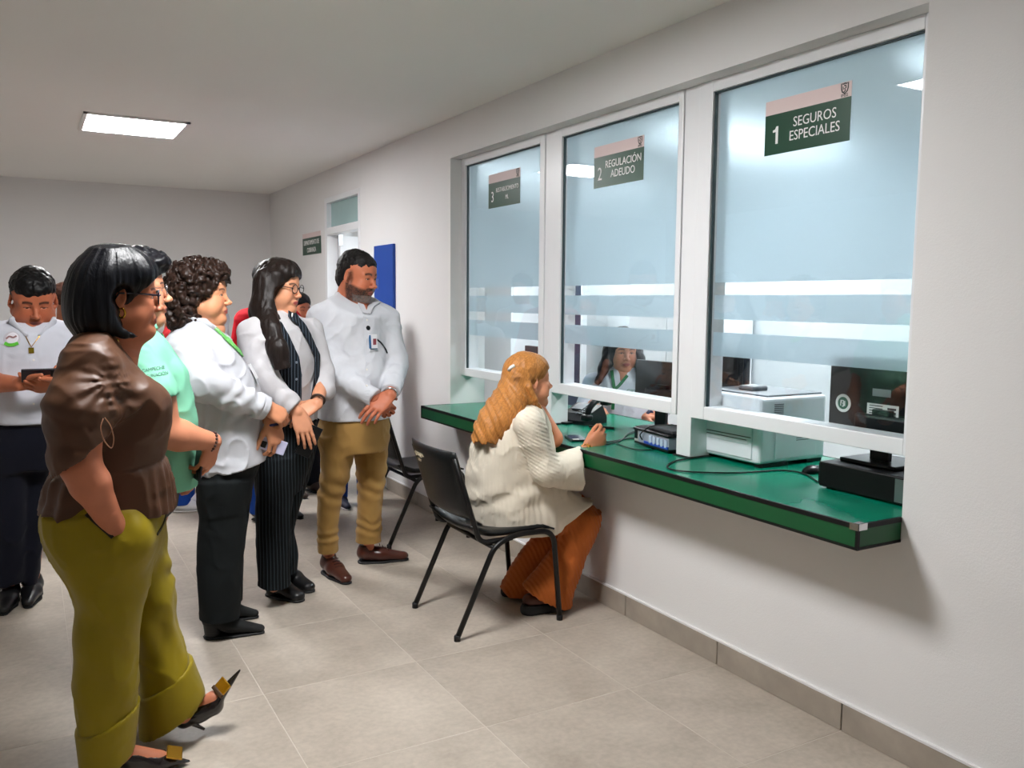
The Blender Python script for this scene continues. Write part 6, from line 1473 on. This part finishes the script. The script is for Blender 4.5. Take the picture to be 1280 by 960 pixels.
    p.core([([p.H((-0.03, 0, -0.20)), P(445, 420), P(443, 510), P(443, 545)], [0.06, 0.10, 0.09, 0.07]), ([P(422, 552, tr), P(412, 630, tr), P(411, 698, tr)], [0.06, 0.045, 0.03]), ([P(463, 552, tl), P(462, 630, tl), P(461, 688, tl)], [0.06, 0.045, 0.03])])
    p.finish()
build_E()
# ------------------------------------------------------------------ man looking at his phone (F)
def build_F():
    p = Person('man in white shirt looking down at his phone at the left edge', (-0.10, 4.62), (186, 108, 76)); P, Rw, S = p.P, p.R, p.S
    p.head(P(41.5, 374, -0.03), yaw=-1.50, pitch=-0.42, sc=1.10, shape=dict(full=0.9, wide=1.12, nose=1.05, lids=0.25, female=False, neck=0.066), lip=(150, 84, 74), brow=(26, 20, 18), face=(188, 108, 76), color=dict(female=False))
    M_w = cloth('white_shirt_f', (204, 206, 216), 0.8); v = Vol((P(-35, 450)[0], -0.33, P(40, 545)[2]), (P(110, 450)[0], 0.25, P(40, 388)[2]), 0.006)
    v.stack([Rw(394, 26, 58, 0.03, 0.07), Rw(402, 6, 76, 0.02, 0.10), Rw(412, -8, 90, 0.01, 0.12), Rw(430, -14, 96, 0, 0.13), Rw(460, -10, 92, 0, 0.14), Rw(490, -8, 90, -0.01, 0.155), Rw(515, -8, 88, -0.01, 0.16), Rw(530, -6, 86, -0.01, 0.155)], n=2.4)
    elR, wrR, elL, wrL = P(-22, 478, -0.06), P(26, 480, -0.27), P(102, 478, -0.06), P(74, 482, -0.27)
    for s0, e0 in ((P(-6, 422, 0.0), P(-20, 462, -0.04)), (P(88, 422, 0.0), P(100, 462, -0.04))): v.chain([s0, e0], [0.075, 0.072], k=0.05)
    v.disp(wrinkle(0.004, (8, 8, 7))); v.cut(P(40, 526), (0, 0, -1)); v.cut(P(41, 413, -0.11), (0, -0.75, 0.66), 0.01); sh = p.part('shirt', v, M_w)
    v = p.vol([P(20, 395, -0.1), P(66, 410, -0.1)], 0.06, 0.004)
    for s0 in (-1, 1): v.cap(P(41+s0*26, 402, -0.075), P(41+s0*8, 419, -0.125), 0.016, 0.010, flat=((0, 1, 0.5), 0.3))
    v.cap(P(15, 399, -0.07), P(20, 396, 0.04), 0.013, 0.013, k=0.01); v.cap(P(67, 399, -0.07), P(63, 396, 0.04), 0.013, 0.013, k=0.01); p.part('collar', v, M_w, sh)
    v = p.vol([P(41, 400, 0), P(41, 420, -0.06)], 0.08, 0.005); v.cap(P(41, 402, 0.0), P(41, 420, -0.05), 0.075, 0.06); p.body(*clean(v))
    p.ribbon('placket', 'shirt', [(41, 420), (41.5, 440), (42, 470), (42, 500), (42, 522)], 0.03, M_w, sh, 0.0005, 5, 0.0015)
    for w in (450, 505): p.disc('button', 'shirt', 42, w, 0.0055, M_pearl, 0.004, sh, 12)
    em = p.disc('emblem', 'shirt', 15, 424, 0.036, mat('emblem_grey', rgb(200, 196, 205), 0.7), 0.002, sh, 28)
    p.disc('emblem_field', 'shirt', 15, 422.5, 0.027, mat('emblem_white', rgb(232, 228, 236), 0.7), 0.0035, sh, 24)
    p.ribbon('emblem_base', 'shirt', [(6, 429), (11, 431), (17, 431), (23, 429)], 0.014, mat('emblem_green', rgb(90, 190, 50), 0.7), sh, 0.003); p.ribbon('emblem_figure', 'shirt', [(8, 424), (12, 421), (17, 422), (21, 420)], 0.007, mat('emblem_brown', rgb(150, 110, 110), 0.7), sh, 0.003)
    nk = p.ribbon('necklace', 'shirt', [(27, 410), (32, 420), (39, 434)], 0.003, M_gold, None, 0.003, 6, 0.001); p.ribbon('necklace', 'shirt', [(57, 410), (48, 422), (39, 434)], 0.003, M_gold, None, 0.003, 6, 0.001); p.plate('pendant', 'shirt', 39, 438, 0.022, 0.026, M_gold, 0.003, nk, 0.004)
    p.arm(elR, wrR, 0.046, 0.031, start=P(-20, 462, -0.05), hand=dict(xd=(0.86, -0.35, 0.05), zd=(-0.1, -0.75, -0.65), curl=(0.5, 0.55, 0.6, 0.6), thumb=(0.75, 0.5, 0.3), tcurl=0.2, sc=1.05))
    p.arm(elL, wrL, 0.046, 0.031, start=P(100, 462, -0.05), hand=dict(xd=(-0.86, -0.35, 0.05), zd=(0.1, -0.75, -0.65), curl=(0.5, 0.55, 0.6, 0.6), thumb=(0.75, 0.5, 0.3), tcurl=0.2, side=-1, sc=1.05))
    local_thing(p, 'smartphone', frame_mat((1, 0, 0), (0, -0.8, -0.6), P(51, 469, -0.33)), phone_builder(mat('dark_case', rgb(26, 24, 34), 0.3)), 'dark smartphone held sideways by the man at the left edge', 'phone')
    M_t = cloth('navy_trousers', (11, 13, 26), 0.85, sheen=0.05); v = Vol((P(-40, 600)[0], -0.25, 0.03), (P(90, 600)[0], 0.25, P(40, 515)[2]), 0.008)
    v.stack([Rw(518, -6, 85, 0, 0.145), Rw(560, -10, 78, 0, 0.15), Rw(585, -10, 72, 0, 0.13)], n=2.4)
    v.stack([Rw(560, -12, 42, 0, 0.12), Rw(620, -14, 36, 0, 0.10), Rw(700, -12, 33, 0, 0.085), Rw(728, -12, 32, 0, 0.085)], k=0.03); v.stack([Rw(560, 30, 66, 0.04, 0.11), Rw(620, 28, 58, 0.05, 0.09), Rw(700, 26, 50, 0.05, 0.08), Rw(728, 26, 48, 0.05, 0.08)], k=0.02)
    v.disp(wrinkle(0.005, (7, 7, 5))); p.part('trousers', v, M_t)
    p.ribbon('belt', 'trousers', [(2, 527), (30, 529), (60, 529), (80, 528)], 0.03, mat('black_belt', rgb(16, 14, 14), 0.4), None, 0.002)
    for u, t in ((8, 0.0), (38, 0.05)):
        c = P(u, 726, t); a = np.array([c[0]+0.02, c[1]+0.06, 0]); b = np.array([c[0]-0.02, c[1]-0.20, 0]); shoe(p, 'shoe', a, b, 0.1, M_shoe, hh=0.014, h=0.006)
    M_h = hair_mat('hair_black_short', (12, 11, 12), 0.45, (100, 100, 100), 0.4); v = Vol(p.hp+(-0.16, -0.16, -0.10), p.hp+(0.16, 0.16, 0.19), 0.0038)
    p.He(v, (-0.018, 0, 0.046), (0.098, 0.088, 0.090)); p.He(v, (0.024, 0, 0.070), (0.066, 0.074, 0.055), k=0.02); p.He(v, (0.105, 0, -0.035), (0.072, 0.12, 0.088), k=0.006, op='s')
    for sd in (-1, 1): p.He(v, (0.03, sd*0.10, -0.06), (0.07, 0.05, 0.07), k=0.006, op='s')
    v.disp(lambda Q: vnoise(Q*95)*0.005+vnoise(Q*40)*0.003); p.part('hair', v, M_h)
    p.core([([p.H((-0.03, 0, -0.20)), P(40, 450, 0.03), P(40, 520, 0.02), P(34, 560, 0.02)], [0.06, 0.09, 0.10, 0.10]), ([P(14, 570), P(12, 650), P(10, 728)], [0.08, 0.05, 0.04]), ([P(46, 570, 0.04), P(42, 650, 0.05), P(38, 728, 0.05)], [0.08, 0.05, 0.04])])
    p.finish()
build_F()
# ------------------------------------------------------------------ seated woman (G)
def build_G():
    p = Person('blonde woman seated at the counter in cream pleated tunic and rust trousers', (1.85, 3.42), (206, 134, 98)); P, Rw, S = p.P, p.R, p.S
    p.head(P(661, 475, 0.05), yaw=0.36, pitch=0.02, sc=1.02, shape=dict(full=0.6, nose=0.75, lids=0.9), lip=(184, 84, 80), brow=(110, 72, 46), face=(218, 146, 110))
    M_c = cloth('cream_knit', (222, 212, 194), 0.85, sheen=0.1)
    v = Vol((P(572, 600)[0], -0.36, P(650, 690)[2]), (P(752, 600)[0], 0.42, P(650, 494)[2]), 0.005)
    v.stack([Rw(499, 640, 668, 0.02, 0.06), Rw(507, 630, 676, 0.02, 0.12), Rw(518, 614, 682, 0.03, 0.165), Rw(535, 600, 688, 0.03, 0.18), Rw(556, 590, 692, 0.03, 0.185), Rw(592, 583, 696, 0.04, 0.19), Rw(620, 584, 704, 0.05, 0.20), Rw(645, 589, 712, 0.06, 0.205), Rw(660, 596, 714, 0.06, 0.205), Rw(668, 606, 712, 0.06, 0.20)], n=2.3, phi=0.3)
    hipN, knN = P(640, 646, -0.05), P(728, 647, 0.06); hipF, knF = P(640, 643, 0.18), P(726, 635, 0.29)
    v.cap(hipN, knN, 0.090, 0.082, k=0.05); v.cap(hipF, knF, 0.085, 0.078, k=0.05); v.cap(P(690, 628, -0.01), P(732, 640, 0.04), 0.075, 0.07, k=0.05)
    # near arm and bell sleeve
    sh0, el0, wr0 = P(661, 530, -0.17), P(684, 588, -0.16), P(735, 562, 0.02)
    v.chain([sh0, el0], [0.066, 0.064], k=0.02, k0=0.03); v.cap(el0, P(724, 590, -0.06), 0.066, 0.088, k=0.03); v.cap(P(690, 588, -0.14), P(728, 577, -0.03), 0.062, 0.070, k=0.02)
    v.chain([P(650, 528, 0.17), P(700, 580, 0.22)], [0.068, 0.06], k=0.05)
    op = P(727, 590, -0.04); nb = np.array([0.97, 0.0, 0.06])
    v.where(lambda X, Y, Z, D: np.where((Z > P(727, 627, -0.04)[2]-0.01) & (Y < 0.10), np.maximum(D, (X-op[0])*nb[0]+(Z-op[2])*nb[2]), D))
    v.cap(P(712, 590, -0.09), P(732, 592, -0.035), 0.045, 0.075, op='s', k=0.004)
    # tunic hem over the lap
    h0, h1 = P(700, 667, -0.10), P(743, 626, 0.0); hd = h1-h0; hn = np.array([-hd[2]*-1, 0, -hd[0]]); hn = np.array([hd[2], 0, -hd[0]])/np.linalg.norm(hd)
    v.where(lambda X, Y, Z, D: np.maximum(D, np.where(X > P(690, 640)[0], (X-h0[0])*hn[0]+(Z-h0[2])*hn[2], -1)))
    dE = (el0-sh0)/np.linalg.norm(el0-sh0); dF = np.array([1.0, 0.2, 0.1])
    def pleats(Q):
        body = np.sin(np.arctan2(Q[:, 1], Q[:, 0]+0.02)*64+vnoise(Q*4)*1.2)*0.0016
        a = (Q-sh0)@dE; m = np.exp(-((Q[:, 1]+0.20)/0.07)**2)*np.where((Q[:, 0] > sh0[0]-0.05), 1, 0)*np.where(Q[:, 2] > el0[2]-0.06, 1, 0)
        arm = np.sin(((Q[:, 2]-el0[2])*0.9+(Q[:, 0]-el0[0])*0.45)*430)*0.0026
        f = np.where(Q[:, 0] > P(697, 590, -0.1)[0], 1.0, 0.0)*np.where(Q[:, 2] > P(0, 628)[2], 1, 0)
        fore = np.sin((Q[:, 0])*420)*0.0015
        fold = np.sin((Q[:, 2]-Q[:, 0]*0.35)*48+vnoise(Q*7)*3)*0.006*np.exp(-((Q[:, 2]-P(0, 612)[2])/0.06)**2)*np.where(Q[:, 1] < 0, 1, 0.3)
        return (body*(1-m)+arm*m*(1-f)+fore*m*f)+fold+wrinkle(0.004, (8, 8, 9))(Q)*0.8
    v.disp(pleats); v.cut(P(650, 667, -0.1)*0+np.array([0, 0, P(650, 668, -0.08)[2]]), (0, 0, -1)); tu = p.part('tunic', v, M_c)
    # rust trousers with pleats
    M_r = cloth('rust_pleated', (176, 92, 36), 0.75, sheen=0.1, vary=0.06); fn, ff = P(682, 757, -0.05), P(640, 742, 0.2)
    v = Vol((P(608, 700)[0], -0.34, 0.02), (P(768, 700)[0], 0.46, P(650, 618)[2]), 0.005)
    for hip, kn, rows, t in ((hipN, knN, [(640, 712, 752), (660, 706, 750.5), (680, 694, 741), (696, 682, 732), (715, 668, 725), (733, 651, 719), (750, 644, 715), (775, 640, 712)], 0.035), (hipF, knF, [(640, 690, 738), (665, 672, 720), (690, 650, 700), (712, 636, 690), (733, 625, 680), (752, 622, 676)], 0.22)):
        L = v.like(); L.cap(hip, kn+np.array([0.0, 0, 0.0]), 0.082, 0.074)
        L.stack([Rw(a, b, c, t+(0.03 if a < 660 else (-0.02 if a > 720 else 0)), 0.078 if a < 700 else 0.095) for a, b, c in rows], k=0.03)
        if t < 0.1: a, b = P(648, 734, -0.05), P(700, 760, -0.05)
        else: a, b = P(623, 734, 0.2), P(664, 750, 0.2)
        d = b-a; L.cut(a, (d[2], 0, -d[0]))
        v.D = np.minimum(v.D, L.D)
    def pl(Q):
        w = (Q[:, 0]-0.35*(0.45-Q[:, 2]))+Q[:, 1]*0.35; return np.sin(w*300+vnoise(Q*4)*2.5)*0.0028+wrinkle(0.003, (9, 9, 5))(Q)
    v.disp(pl); p.part('trousers', v, M_r)
    for ft, tt in (((650, 700), -0.05), ((625, 672), 0.2)):
        q = P(0.5*(ft[0]+ft[1]), 750, tt); a = np.array([P(ft[0]+4, 750, tt)[0], tt+0.01, 0]); b = a+np.array([0.87, 0.38, 0])*0.25
        v = p.vol([a, b], 0.1, 0.005); d = (b-a)/0.25; v.cap(a+d*0.035+(0, 0, 0.02), b-d*0.05+(0, 0, 0.02), 0.044, 0.05); v.cut((0, 0, 0.046), (0, 0, 1)); v.cut((0, 0, 0.001), (0, 0, -1))
        o = p.part('platform_sole', v, M_sole); v = p.vol([a, b], 0.1, 0.005); v.cap(a+d*0.04+(0, 0, 0.065), b-d*0.06+(0, 0, 0.055), 0.038, 0.042, flat=((0, 0, 1), 0.8)); v.cut((0, 0, 0.044), (0, 0, -1)); p.part('shoe_upper', v, mat('dark_tan_leather', rgb(74, 34, 18), 0.4), o)
    # hand raised over the counter, pinched fingers
    p.arm(P(692, 592, -0.14), wr0, 0.040, 0.027, hand=dict(xd=(0.74, 0.25, 0.62), zd=(0.1, -0.95, -0.1), curl=(0.62, 0.85, 1.0, 1.05), thumb=(0.92, 0.35, -0.3), tcurl=0.35, sc=1.0))
    p.arm(P(700, 580, 0.22), P(722, 566, 0.36), 0.04, 0.027, hand=dict(xd=(0.9, 0.2, -0.1), zd=(0, 0.2, 1), curl=(0.3, 0.3, 0.3, 0.3), side=-1))
    ax = axes(wr0-P(692, 592, -0.14), (0, 0, 1)); br = empty('bracelet', parent=p.root)
    for row in (0, 1):
        for k in range(16):
            a = 2*math.pi*(k+0.5*row)/16; mb = MB(); bmesh.ops.create_uvsphere(mb.bm, u_segments=8, v_segments=6, radius=0.0045); mb.build('bead', M_gold, br, True).location = wr0+ax@np.array([-0.012+0.010*row, 0.031*math.cos(a), 0.031*math.sin(a)])
    # chest and pendant chain
    v = p.vol([P(676, 505, 0.05), P(700, 560, 0.05)], 0.07, 0.004); v.cap(P(663, 505, 0.05), P(692, 548, 0.05), 0.052, 0.045); p.body(*clean(v))
    p.add('necklace', MB().tube(smooth_path([P(672, 508, -0.015), P(682, 524, -0.02), P(690, 540, 0.0), P(694, 546, 0.03)], 6), 0.004, 8), M_gold)
    # hair: half up, long waves down the back
    M_h = hair_mat('hair_honey_blonde', (180, 120, 62), 0.45, (170, 170, 6), 0.3, (0, 0.48, 0)); v = Vol((P(578, 500)[0], -0.22, P(630, 556)[2]), (P(700, 500)[0], 0.26, P(650, 432)[2]), 0.0035)
    p.He(v, (-0.018, 0, 0.042), (0.102, 0.086, 0.090)); p.He(v, (0.026, 0, 0.052), (0.066, 0.074, 0.060), k=0.02); p.He(v, (-0.06, 0, 0.0), (0.062, 0.086, 0.075), k=0.03)
    v.stack([Rw(462, 636, 664, 0.02, 0.065), Rw(475, 627, 668, 0.02, 0.085), Rw(490, 617, 668, 0.01, 0.105), Rw(505, 606, 662, -0.01, 0.12), Rw(520, 597, 655, -0.03, 0.125), Rw(535, 591, 645, -0.04, 0.12), Rw(550, 590, 632, -0.05, 0.11)], k=0.03, n=2.2)
    v.chain([P(662, 484, -0.06), P(667, 500, -0.06), P(676, 514, -0.04)], [0.020, 0.016, 0.008], k=0.015)
    p.He(v, (0.105, 0, -0.035), (0.078, 0.12, 0.094), k=0.008, op='s')
    for sd in (-1, 1): p.He(v, (0.045, sd*0.10, -0.055), (0.058, 0.045, 0.07), k=0.008, op='s'); p.He(v, (-0.004, sd*0.098, -0.010), (0.024, 0.02, 0.028), k=0.006, op='s')
    def waves(Q):
        lo = np.clip((P(0, 468)[2]-Q[:, 2])/0.06, 0, 1)
        w = Q[:, 0]*0.85+Q[:, 2]*0.45; wv = np.sin(Q[:, 2]*24+Q[:, 0]*9)*1.3+vnoise(Q*7)*2.2; ww = (np.sin(w*150+wv)*0.0042+np.sin(w*370+wv*1.7)*0.0018)*lo
        up = vnoise(np.stack([Q[:, 0]*18, Q[:, 1]*40, Q[:, 2]*75+Q[:, 0]*40], 1))*0.0022*(1-lo)
        return ww+up+vnoise(Q*(95, 95, 12))*0.0022
    v.disp(waves); hr = p.part('hair', v, M_h)
    p.add('hair_clip', MB().tube([P(636, 463, -0.10), P(639, 459, -0.112), P(643, 457, -0.108)], 0.008, 8), M_pearl, hr)
    p.core([([p.H((-0.03, 0, -0.20)), P(642, 550, 0.02), P(640, 640, 0.02)], [0.05, 0.10, 0.12]), ([hipN, knN, fn+(0.03, 0.06, 0.08)], [0.06, 0.04, 0.028]), ([hipF, knF, ff+(0.03, 0, 0.08)], [0.06, 0.04, 0.028])])
    p.finish()
build_G()
# ------------------------------------------------------------------ clerk behind the middle window (H)
def build_H():
    p = Person('clerk with long dark hair and green lanyard behind the middle window', (3.28, 4.32), (196, 130, 100)); P, Rw, S = p.P, p.R, p.S
    p.head(P(779, 438, 0.0), yaw=-1.32, pitch=-0.12, sc=1.06, shape=dict(full=0.8, wide=1.06, nose=0.95, lids=0.6), lip=(176, 96, 92), face=(198, 132, 104))
    M_w = cloth('clerk_blouse', (216, 220, 230), 0.8); v = Vol((P(716, 480)[0], -0.40, 0.48), (P(846, 480)[0], 0.25, P(780, 452)[2]), 0.007)
    v.stack([Rw(458, 766, 794, 0.03, 0.07), Rw(466, 750, 808, 0.02, 0.10), Rw(478, 738, 820, 0, 0.12), Rw(500, 738, 822, -0.02, 0.14), Rw(530, 742, 824, -0.03, 0.15), Rw(570, 742, 824, -0.03, 0.15)], n=2.4)
    v.chain([P(742, 480, 0), P(735, 505, -0.05), P(732, 512, -0.16)], [0.07, 0.06, 0.05], k=0.04); v.chain([P(818, 480, 0), P(826, 512, -0.06)], [0.07, 0.06], k=0.04)
    v.disp(wrinkle(0.004, (9, 9, 8))); p.part('blouse', v, M_w)
    v = p.vol([P(779, 462), P(780, 480, -0.1)], 0.08, 0.005); v.cap(P(779, 462, 0.0), P(779, 478, -0.07), 0.06, 0.045); p.body(*clean(v))
    M_lg = mat('dark_green_lanyard', rgb(22, 110, 62), 0.6, vary=0.3, vscale=120)
    p.ribbon('lanyard', 'blouse', [(765, 464), (766, 474), (768, 486)], 0.02, M_lg, None, 0.006); p.ribbon('lanyard', 'blouse', [(784, 470), (776, 480), (769, 487)], 0.018, M_lg, None, 0.006); p.ribbon('lanyard', 'blouse', [(768, 486), (767, 500), (766, 512)], 0.02, M_lg, None, 0.006)
    p.printed('pocket_mark', 'blouse', 'CPT', 783, 491, 0.035, mat('mark_green', rgb(40, 110, 80), 0.6), (1, 0.1), None)
    p.arm(P(738, 508, -0.04), P(742, 507, -0.24), 0.042, 0.028, hand=dict(xd=(0.5, -0.85, -0.15), zd=(0.1, 0.2, 1), curl=(0.4, 0.4, 0.4, 0.4)))
    p.arm(P(824, 515, -0.06), P(808, 522, -0.27), 0.042, 0.029, hand=dict(xd=(0.85, -0.5, 0.02), zd=(0.1, 0.1, 1), curl=(0.4, 0.45, 0.5, 0.5), side=-1))
    w0 = P(812, 521, -0.25); p.add('wristband', MB().tube([w0+axes((0.85, -0.5, 0), (0, 0, 1))@np.array([0, 0.034*math.cos(a), 0.034*math.sin(a)]) for a in np.linspace(0, 2*math.pi, 21)[:-1]], 0.011, 8, closed=True), mat('navy_cuff', rgb(22, 30, 66), 0.6))
    M_t = cloth('clerk_trousers', (40, 42, 52), 0.8); v = Vol((P(730, 560)[0], -0.55, 0.02), (P(835, 560)[0], 0.2, 0.66), 0.012)
    zz = 0.5
    c = P(781, 560)[0]; v.ell((c, 0.0, zz+0.06), (0.2, 0.17, 0.12))
    for sd in (-1, 1): v.chain([np.array([c+sd*0.1, 0, zz]), np.array([c+sd*0.12, -0.33, zz+0.02]), np.array([c+sd*0.12, -0.30, 0.08])], [0.09, 0.07, 0.055], k=0.04)
    p.part('trousers', v, M_t)
    for sd in (-1, 1): shoe(p, 'shoe', (c+sd*0.12, -0.25, 0), (c+sd*0.12, -0.50, 0), 0.09, M_shoe, h=0.007)
    M_h = hair_mat('hair_clerk', (18, 17, 20), 0.35, (200, 200, 12)); v = Vol((P(728, 460)[0], -0.22, P(780, 486)[2]), (P(826, 460)[0], 0.22, P(780, 405)[2]), 0.0045)
    p.He(v, (-0.020, 0, 0.046), (0.105, 0.100, 0.094)); p.He(v, (0.03, 0, 0.066), (0.066, 0.086, 0.062), k=0.03); p.He(v, (-0.05, 0, -0.03), (0.075, 0.11, 0.11), k=0.04)
    v.chain([P(763, 438, -0.02), P(757, 456, -0.07), P(748, 476, -0.13)], [0.045, 0.036, 0.024], k=0.03); v.chain([P(795, 438, 0), P(800, 458, -0.06), P(803, 478, -0.13)], [0.045, 0.036, 0.024], k=0.03)
    p.He(v, (0.112, 0, -0.030), (0.085, 0.075, 0.10), k=0.008, op='s'); p.He(v, (0.08, 0, -0.09), (0.09, 0.06, 0.07), k=0.01, op='s')
    v.disp(lambda Q: vnoise(Q*(60, 60, 12))*0.005+np.sin(Q[:, 2]*70+vnoise(Q*9)*4)*0.003); p.part('hair', v, M_h)
    p.core([([p.H((-0.03, 0, -0.20)), P(780, 500), np.array([c, 0, 0.55])], [0.06, 0.10, 0.12]), ([np.array([c, 0, 0.52]), np.array([c+0.12, -0.31, 0.5]), np.array([c+0.12, -0.3, 0.1])], [0.08, 0.05, 0.04]), ([np.array([c, 0, 0.52]), np.array([c-0.12, -0.31, 0.5]), np.array([c-0.12, -0.3, 0.1])], [0.08, 0.05, 0.04])])
    p.finish()
build_H()
# ------------------------------------------------------------------ people half hidden at the back
def extra(label, base, head, yaw, shirt, trous, shoes, hairc, hgt, tone=(180, 112, 82), longhair=False, lan=None):
    p = Person(label, base, tone, group='people half hidden behind the front row'); S = p.S
    h0 = np.array([0, 0, hgt-0.13]); p.head(h0, yaw=yaw, sc=1.0, h=0.0055, eyes=False, shape=dict(full=0.4), face=tone)
    c, s_ = math.cos(yaw), math.sin(yaw)
    v = Vol((-0.36, -0.36, 0.76), (0.36, 0.36, hgt-0.20), 0.009)
    k = hgt/1.65
    v.stack([((hgt-0.27), 0, 0, 0.07, 0.08), (hgt-0.31, 0, 0, 0.09, 0.15), (hgt-0.36, 0, 0, 0.11, 0.185), (hgt-0.50, 0, 0, 0.125, 0.185), (1.0, 0, 0, 0.13, 0.165), (0.80, 0, 0, 0.135, 0.175)], n=2.3, phi=yaw)
    arms = []
    for sd in (-1, 1):
        f = lambda x, y, z: np.array([x*c-y*s_, x*s_+y*c, z])
        a, e, w = f(0, sd*0.17, hgt-0.37), f(-0.02, sd*0.235, hgt-0.62), f(0.10, sd*0.20, hgt-0.84); arms.append((e, w, sd, f)); v.chain([a, e], [0.065, 0.058], k=0.05)
    v.disp(wrinkle(0.004, (8, 8, 7))); p.part('shirt', v, shirt)
    for e, w, sd, f in arms: p.arm(e, w, 0.040, 0.028, hand=dict(xd=f(0.5, 0, -0.85), zd=f(0.2, sd, 0), side=-sd), h=0.006)
    v = Vol((-0.3, -0.3, 0.03), (0.3, 0.3, 0.92), 0.010); v.stack([(0.90, 0, 0, 0.115, 0.165), (0.74, 0, 0, 0.12, 0.17)], n=2.3, phi=yaw)
    for sd in (-1, 1): q = np.array([-sd*0.085*s_, sd*0.085*c]); v.stack([(0.78, q[0], q[1], 0.09, 0.085), (0.45, q[0]*1.1, q[1]*1.1, 0.07, 0.07), (0.05, q[0]*1.2, q[1]*1.2, 0.062, 0.062)], k=0.03)
    p.part('trousers', v, trous)
    for sd in (-1, 1):
        q = np.array([-sd*0.10*s_, sd*0.10*c, 0]); d = np.array([c, s_, 0]); shoe(p, 'shoe', q-d*0.07, q+d*0.19, 0.095, shoes[0], hh=0.02, h=0.006, msole=shoes[1])
    v = Vol(p.hp+(-0.17, -0.17, -0.22), p.hp+(0.17, 0.17, 0.18), 0.005); p.He(v, (-0.018, 0, 0.046), (0.102, 0.088, 0.092)); p.He(v, (0.026, 0, 0.062), (0.064, 0.074, 0.058), k=0.02)
    if longhair: p.He(v, (-0.05, 0, -0.05), (0.07, 0.09, 0.13), k=0.04)
    p.He(v, (0.105, 0, -0.035), (0.075, 0.12, 0.09), k=0.008, op='s')
    for sd in (-1, 1): p.He(v, (0.05, sd*0.10, -0.06), (0.07, 0.05, 0.08), k=0.008, op='s')
    v.disp(lambda Q: vnoise(Q*70)*0.004); p.part('hair', v, hairc)
    if lan:
        for sgn in (-1, 1): 
            pass
        p.ribbon('lanyard', 'shirt', lan, 0.02, MATS['dark_green_lanyard'], None, 0.006)
    f = lambda x, y, z: np.array([x*c-y*s_, x*s_+y*c, z])
    p.core([([np.array([0, 0, hgt-0.35]), np.array([0, 0, 0.85])], [0.08, 0.09]), ([f(0, 0.085, 0.8), f(0, 0.10, 0.1)], [0.06, 0.04]), ([f(0, -0.085, 0.8), f(0, -0.10, 0.1)], [0.06, 0.04])], 0.02)
    p.finish(); return p
M_red = cloth('red_polo', (196, 18, 36), 0.8); M_dred = cloth('dark_red_polo', (150, 16, 24), 0.8); M_jean = cloth('blue_jeans', (24, 66, 150), 0.85); M_dk = cloth('dark_trousers_bg', (16, 17, 22), 0.85); M_wbg = cloth('white_shirt_bg', (206, 208, 214), 0.8)
M_ws = mat('white_sneaker', rgb(226, 226, 230), 0.5); M_ns = mat('navy_sneaker', rgb(20, 26, 50), 0.6); M_hb = hair_mat('hair_bg_black', (14, 13, 14), 0.5, (90, 90, 90)); M_hbr = hair_mat('hair_bg_brown', (52, 30, 22), 0.5, (90, 90, 90))
def base_at(u, dist):
    d = ray(u, 372); d = d[:2]/np.linalg.norm(d[:2]); return (d[0]*dist, d[1]*dist)
extra('person with dark brown hair behind the phone man and the brown blouse', base_at(86, 6.75), None, -0.4, M_dk, M_dk, (M_shoe, M_sole), M_hbr, 1.55)
extra('person in dark red shirt with green lanyard behind the mint polo', base_at(222, 6.25), None, -0.15, M_dred, M_jean, (M_ws, mat('pale_sole', rgb(210, 205, 205), 0.6)), M_hb, 1.55, lan=[(190, 403), (197, 411), (204, 420), (208, 428)])
extra('person in white shirt behind the curly haired woman', base_at(259, 6.6), None, -0.5, M_wbg, M_jean, (M_shoe, M_sole), M_hb, 1.69)
extra('person in bright red polo behind the long haired woman', base_at(336, 5.8), None, -1.0, M_red, M_jean, (M_shoe, M_sole), M_hb, 1.69)
extra('person with black hair peeking between the vest woman and the bearded man', base_at(373, 6.5), None, -0.9, M_wbg, M_dk, (mat('brown_shoe_bg', rgb(60, 44, 36), 0.6), M_sole), M_hb, 1.50, longhair=True)
extra('person in jeans and navy sneakers behind the bearded man', base_at(438, 6.1), None, -1.2, M_wbg, M_jean, (M_ns, MATS['pale_sole']), M_hb, 1.55)
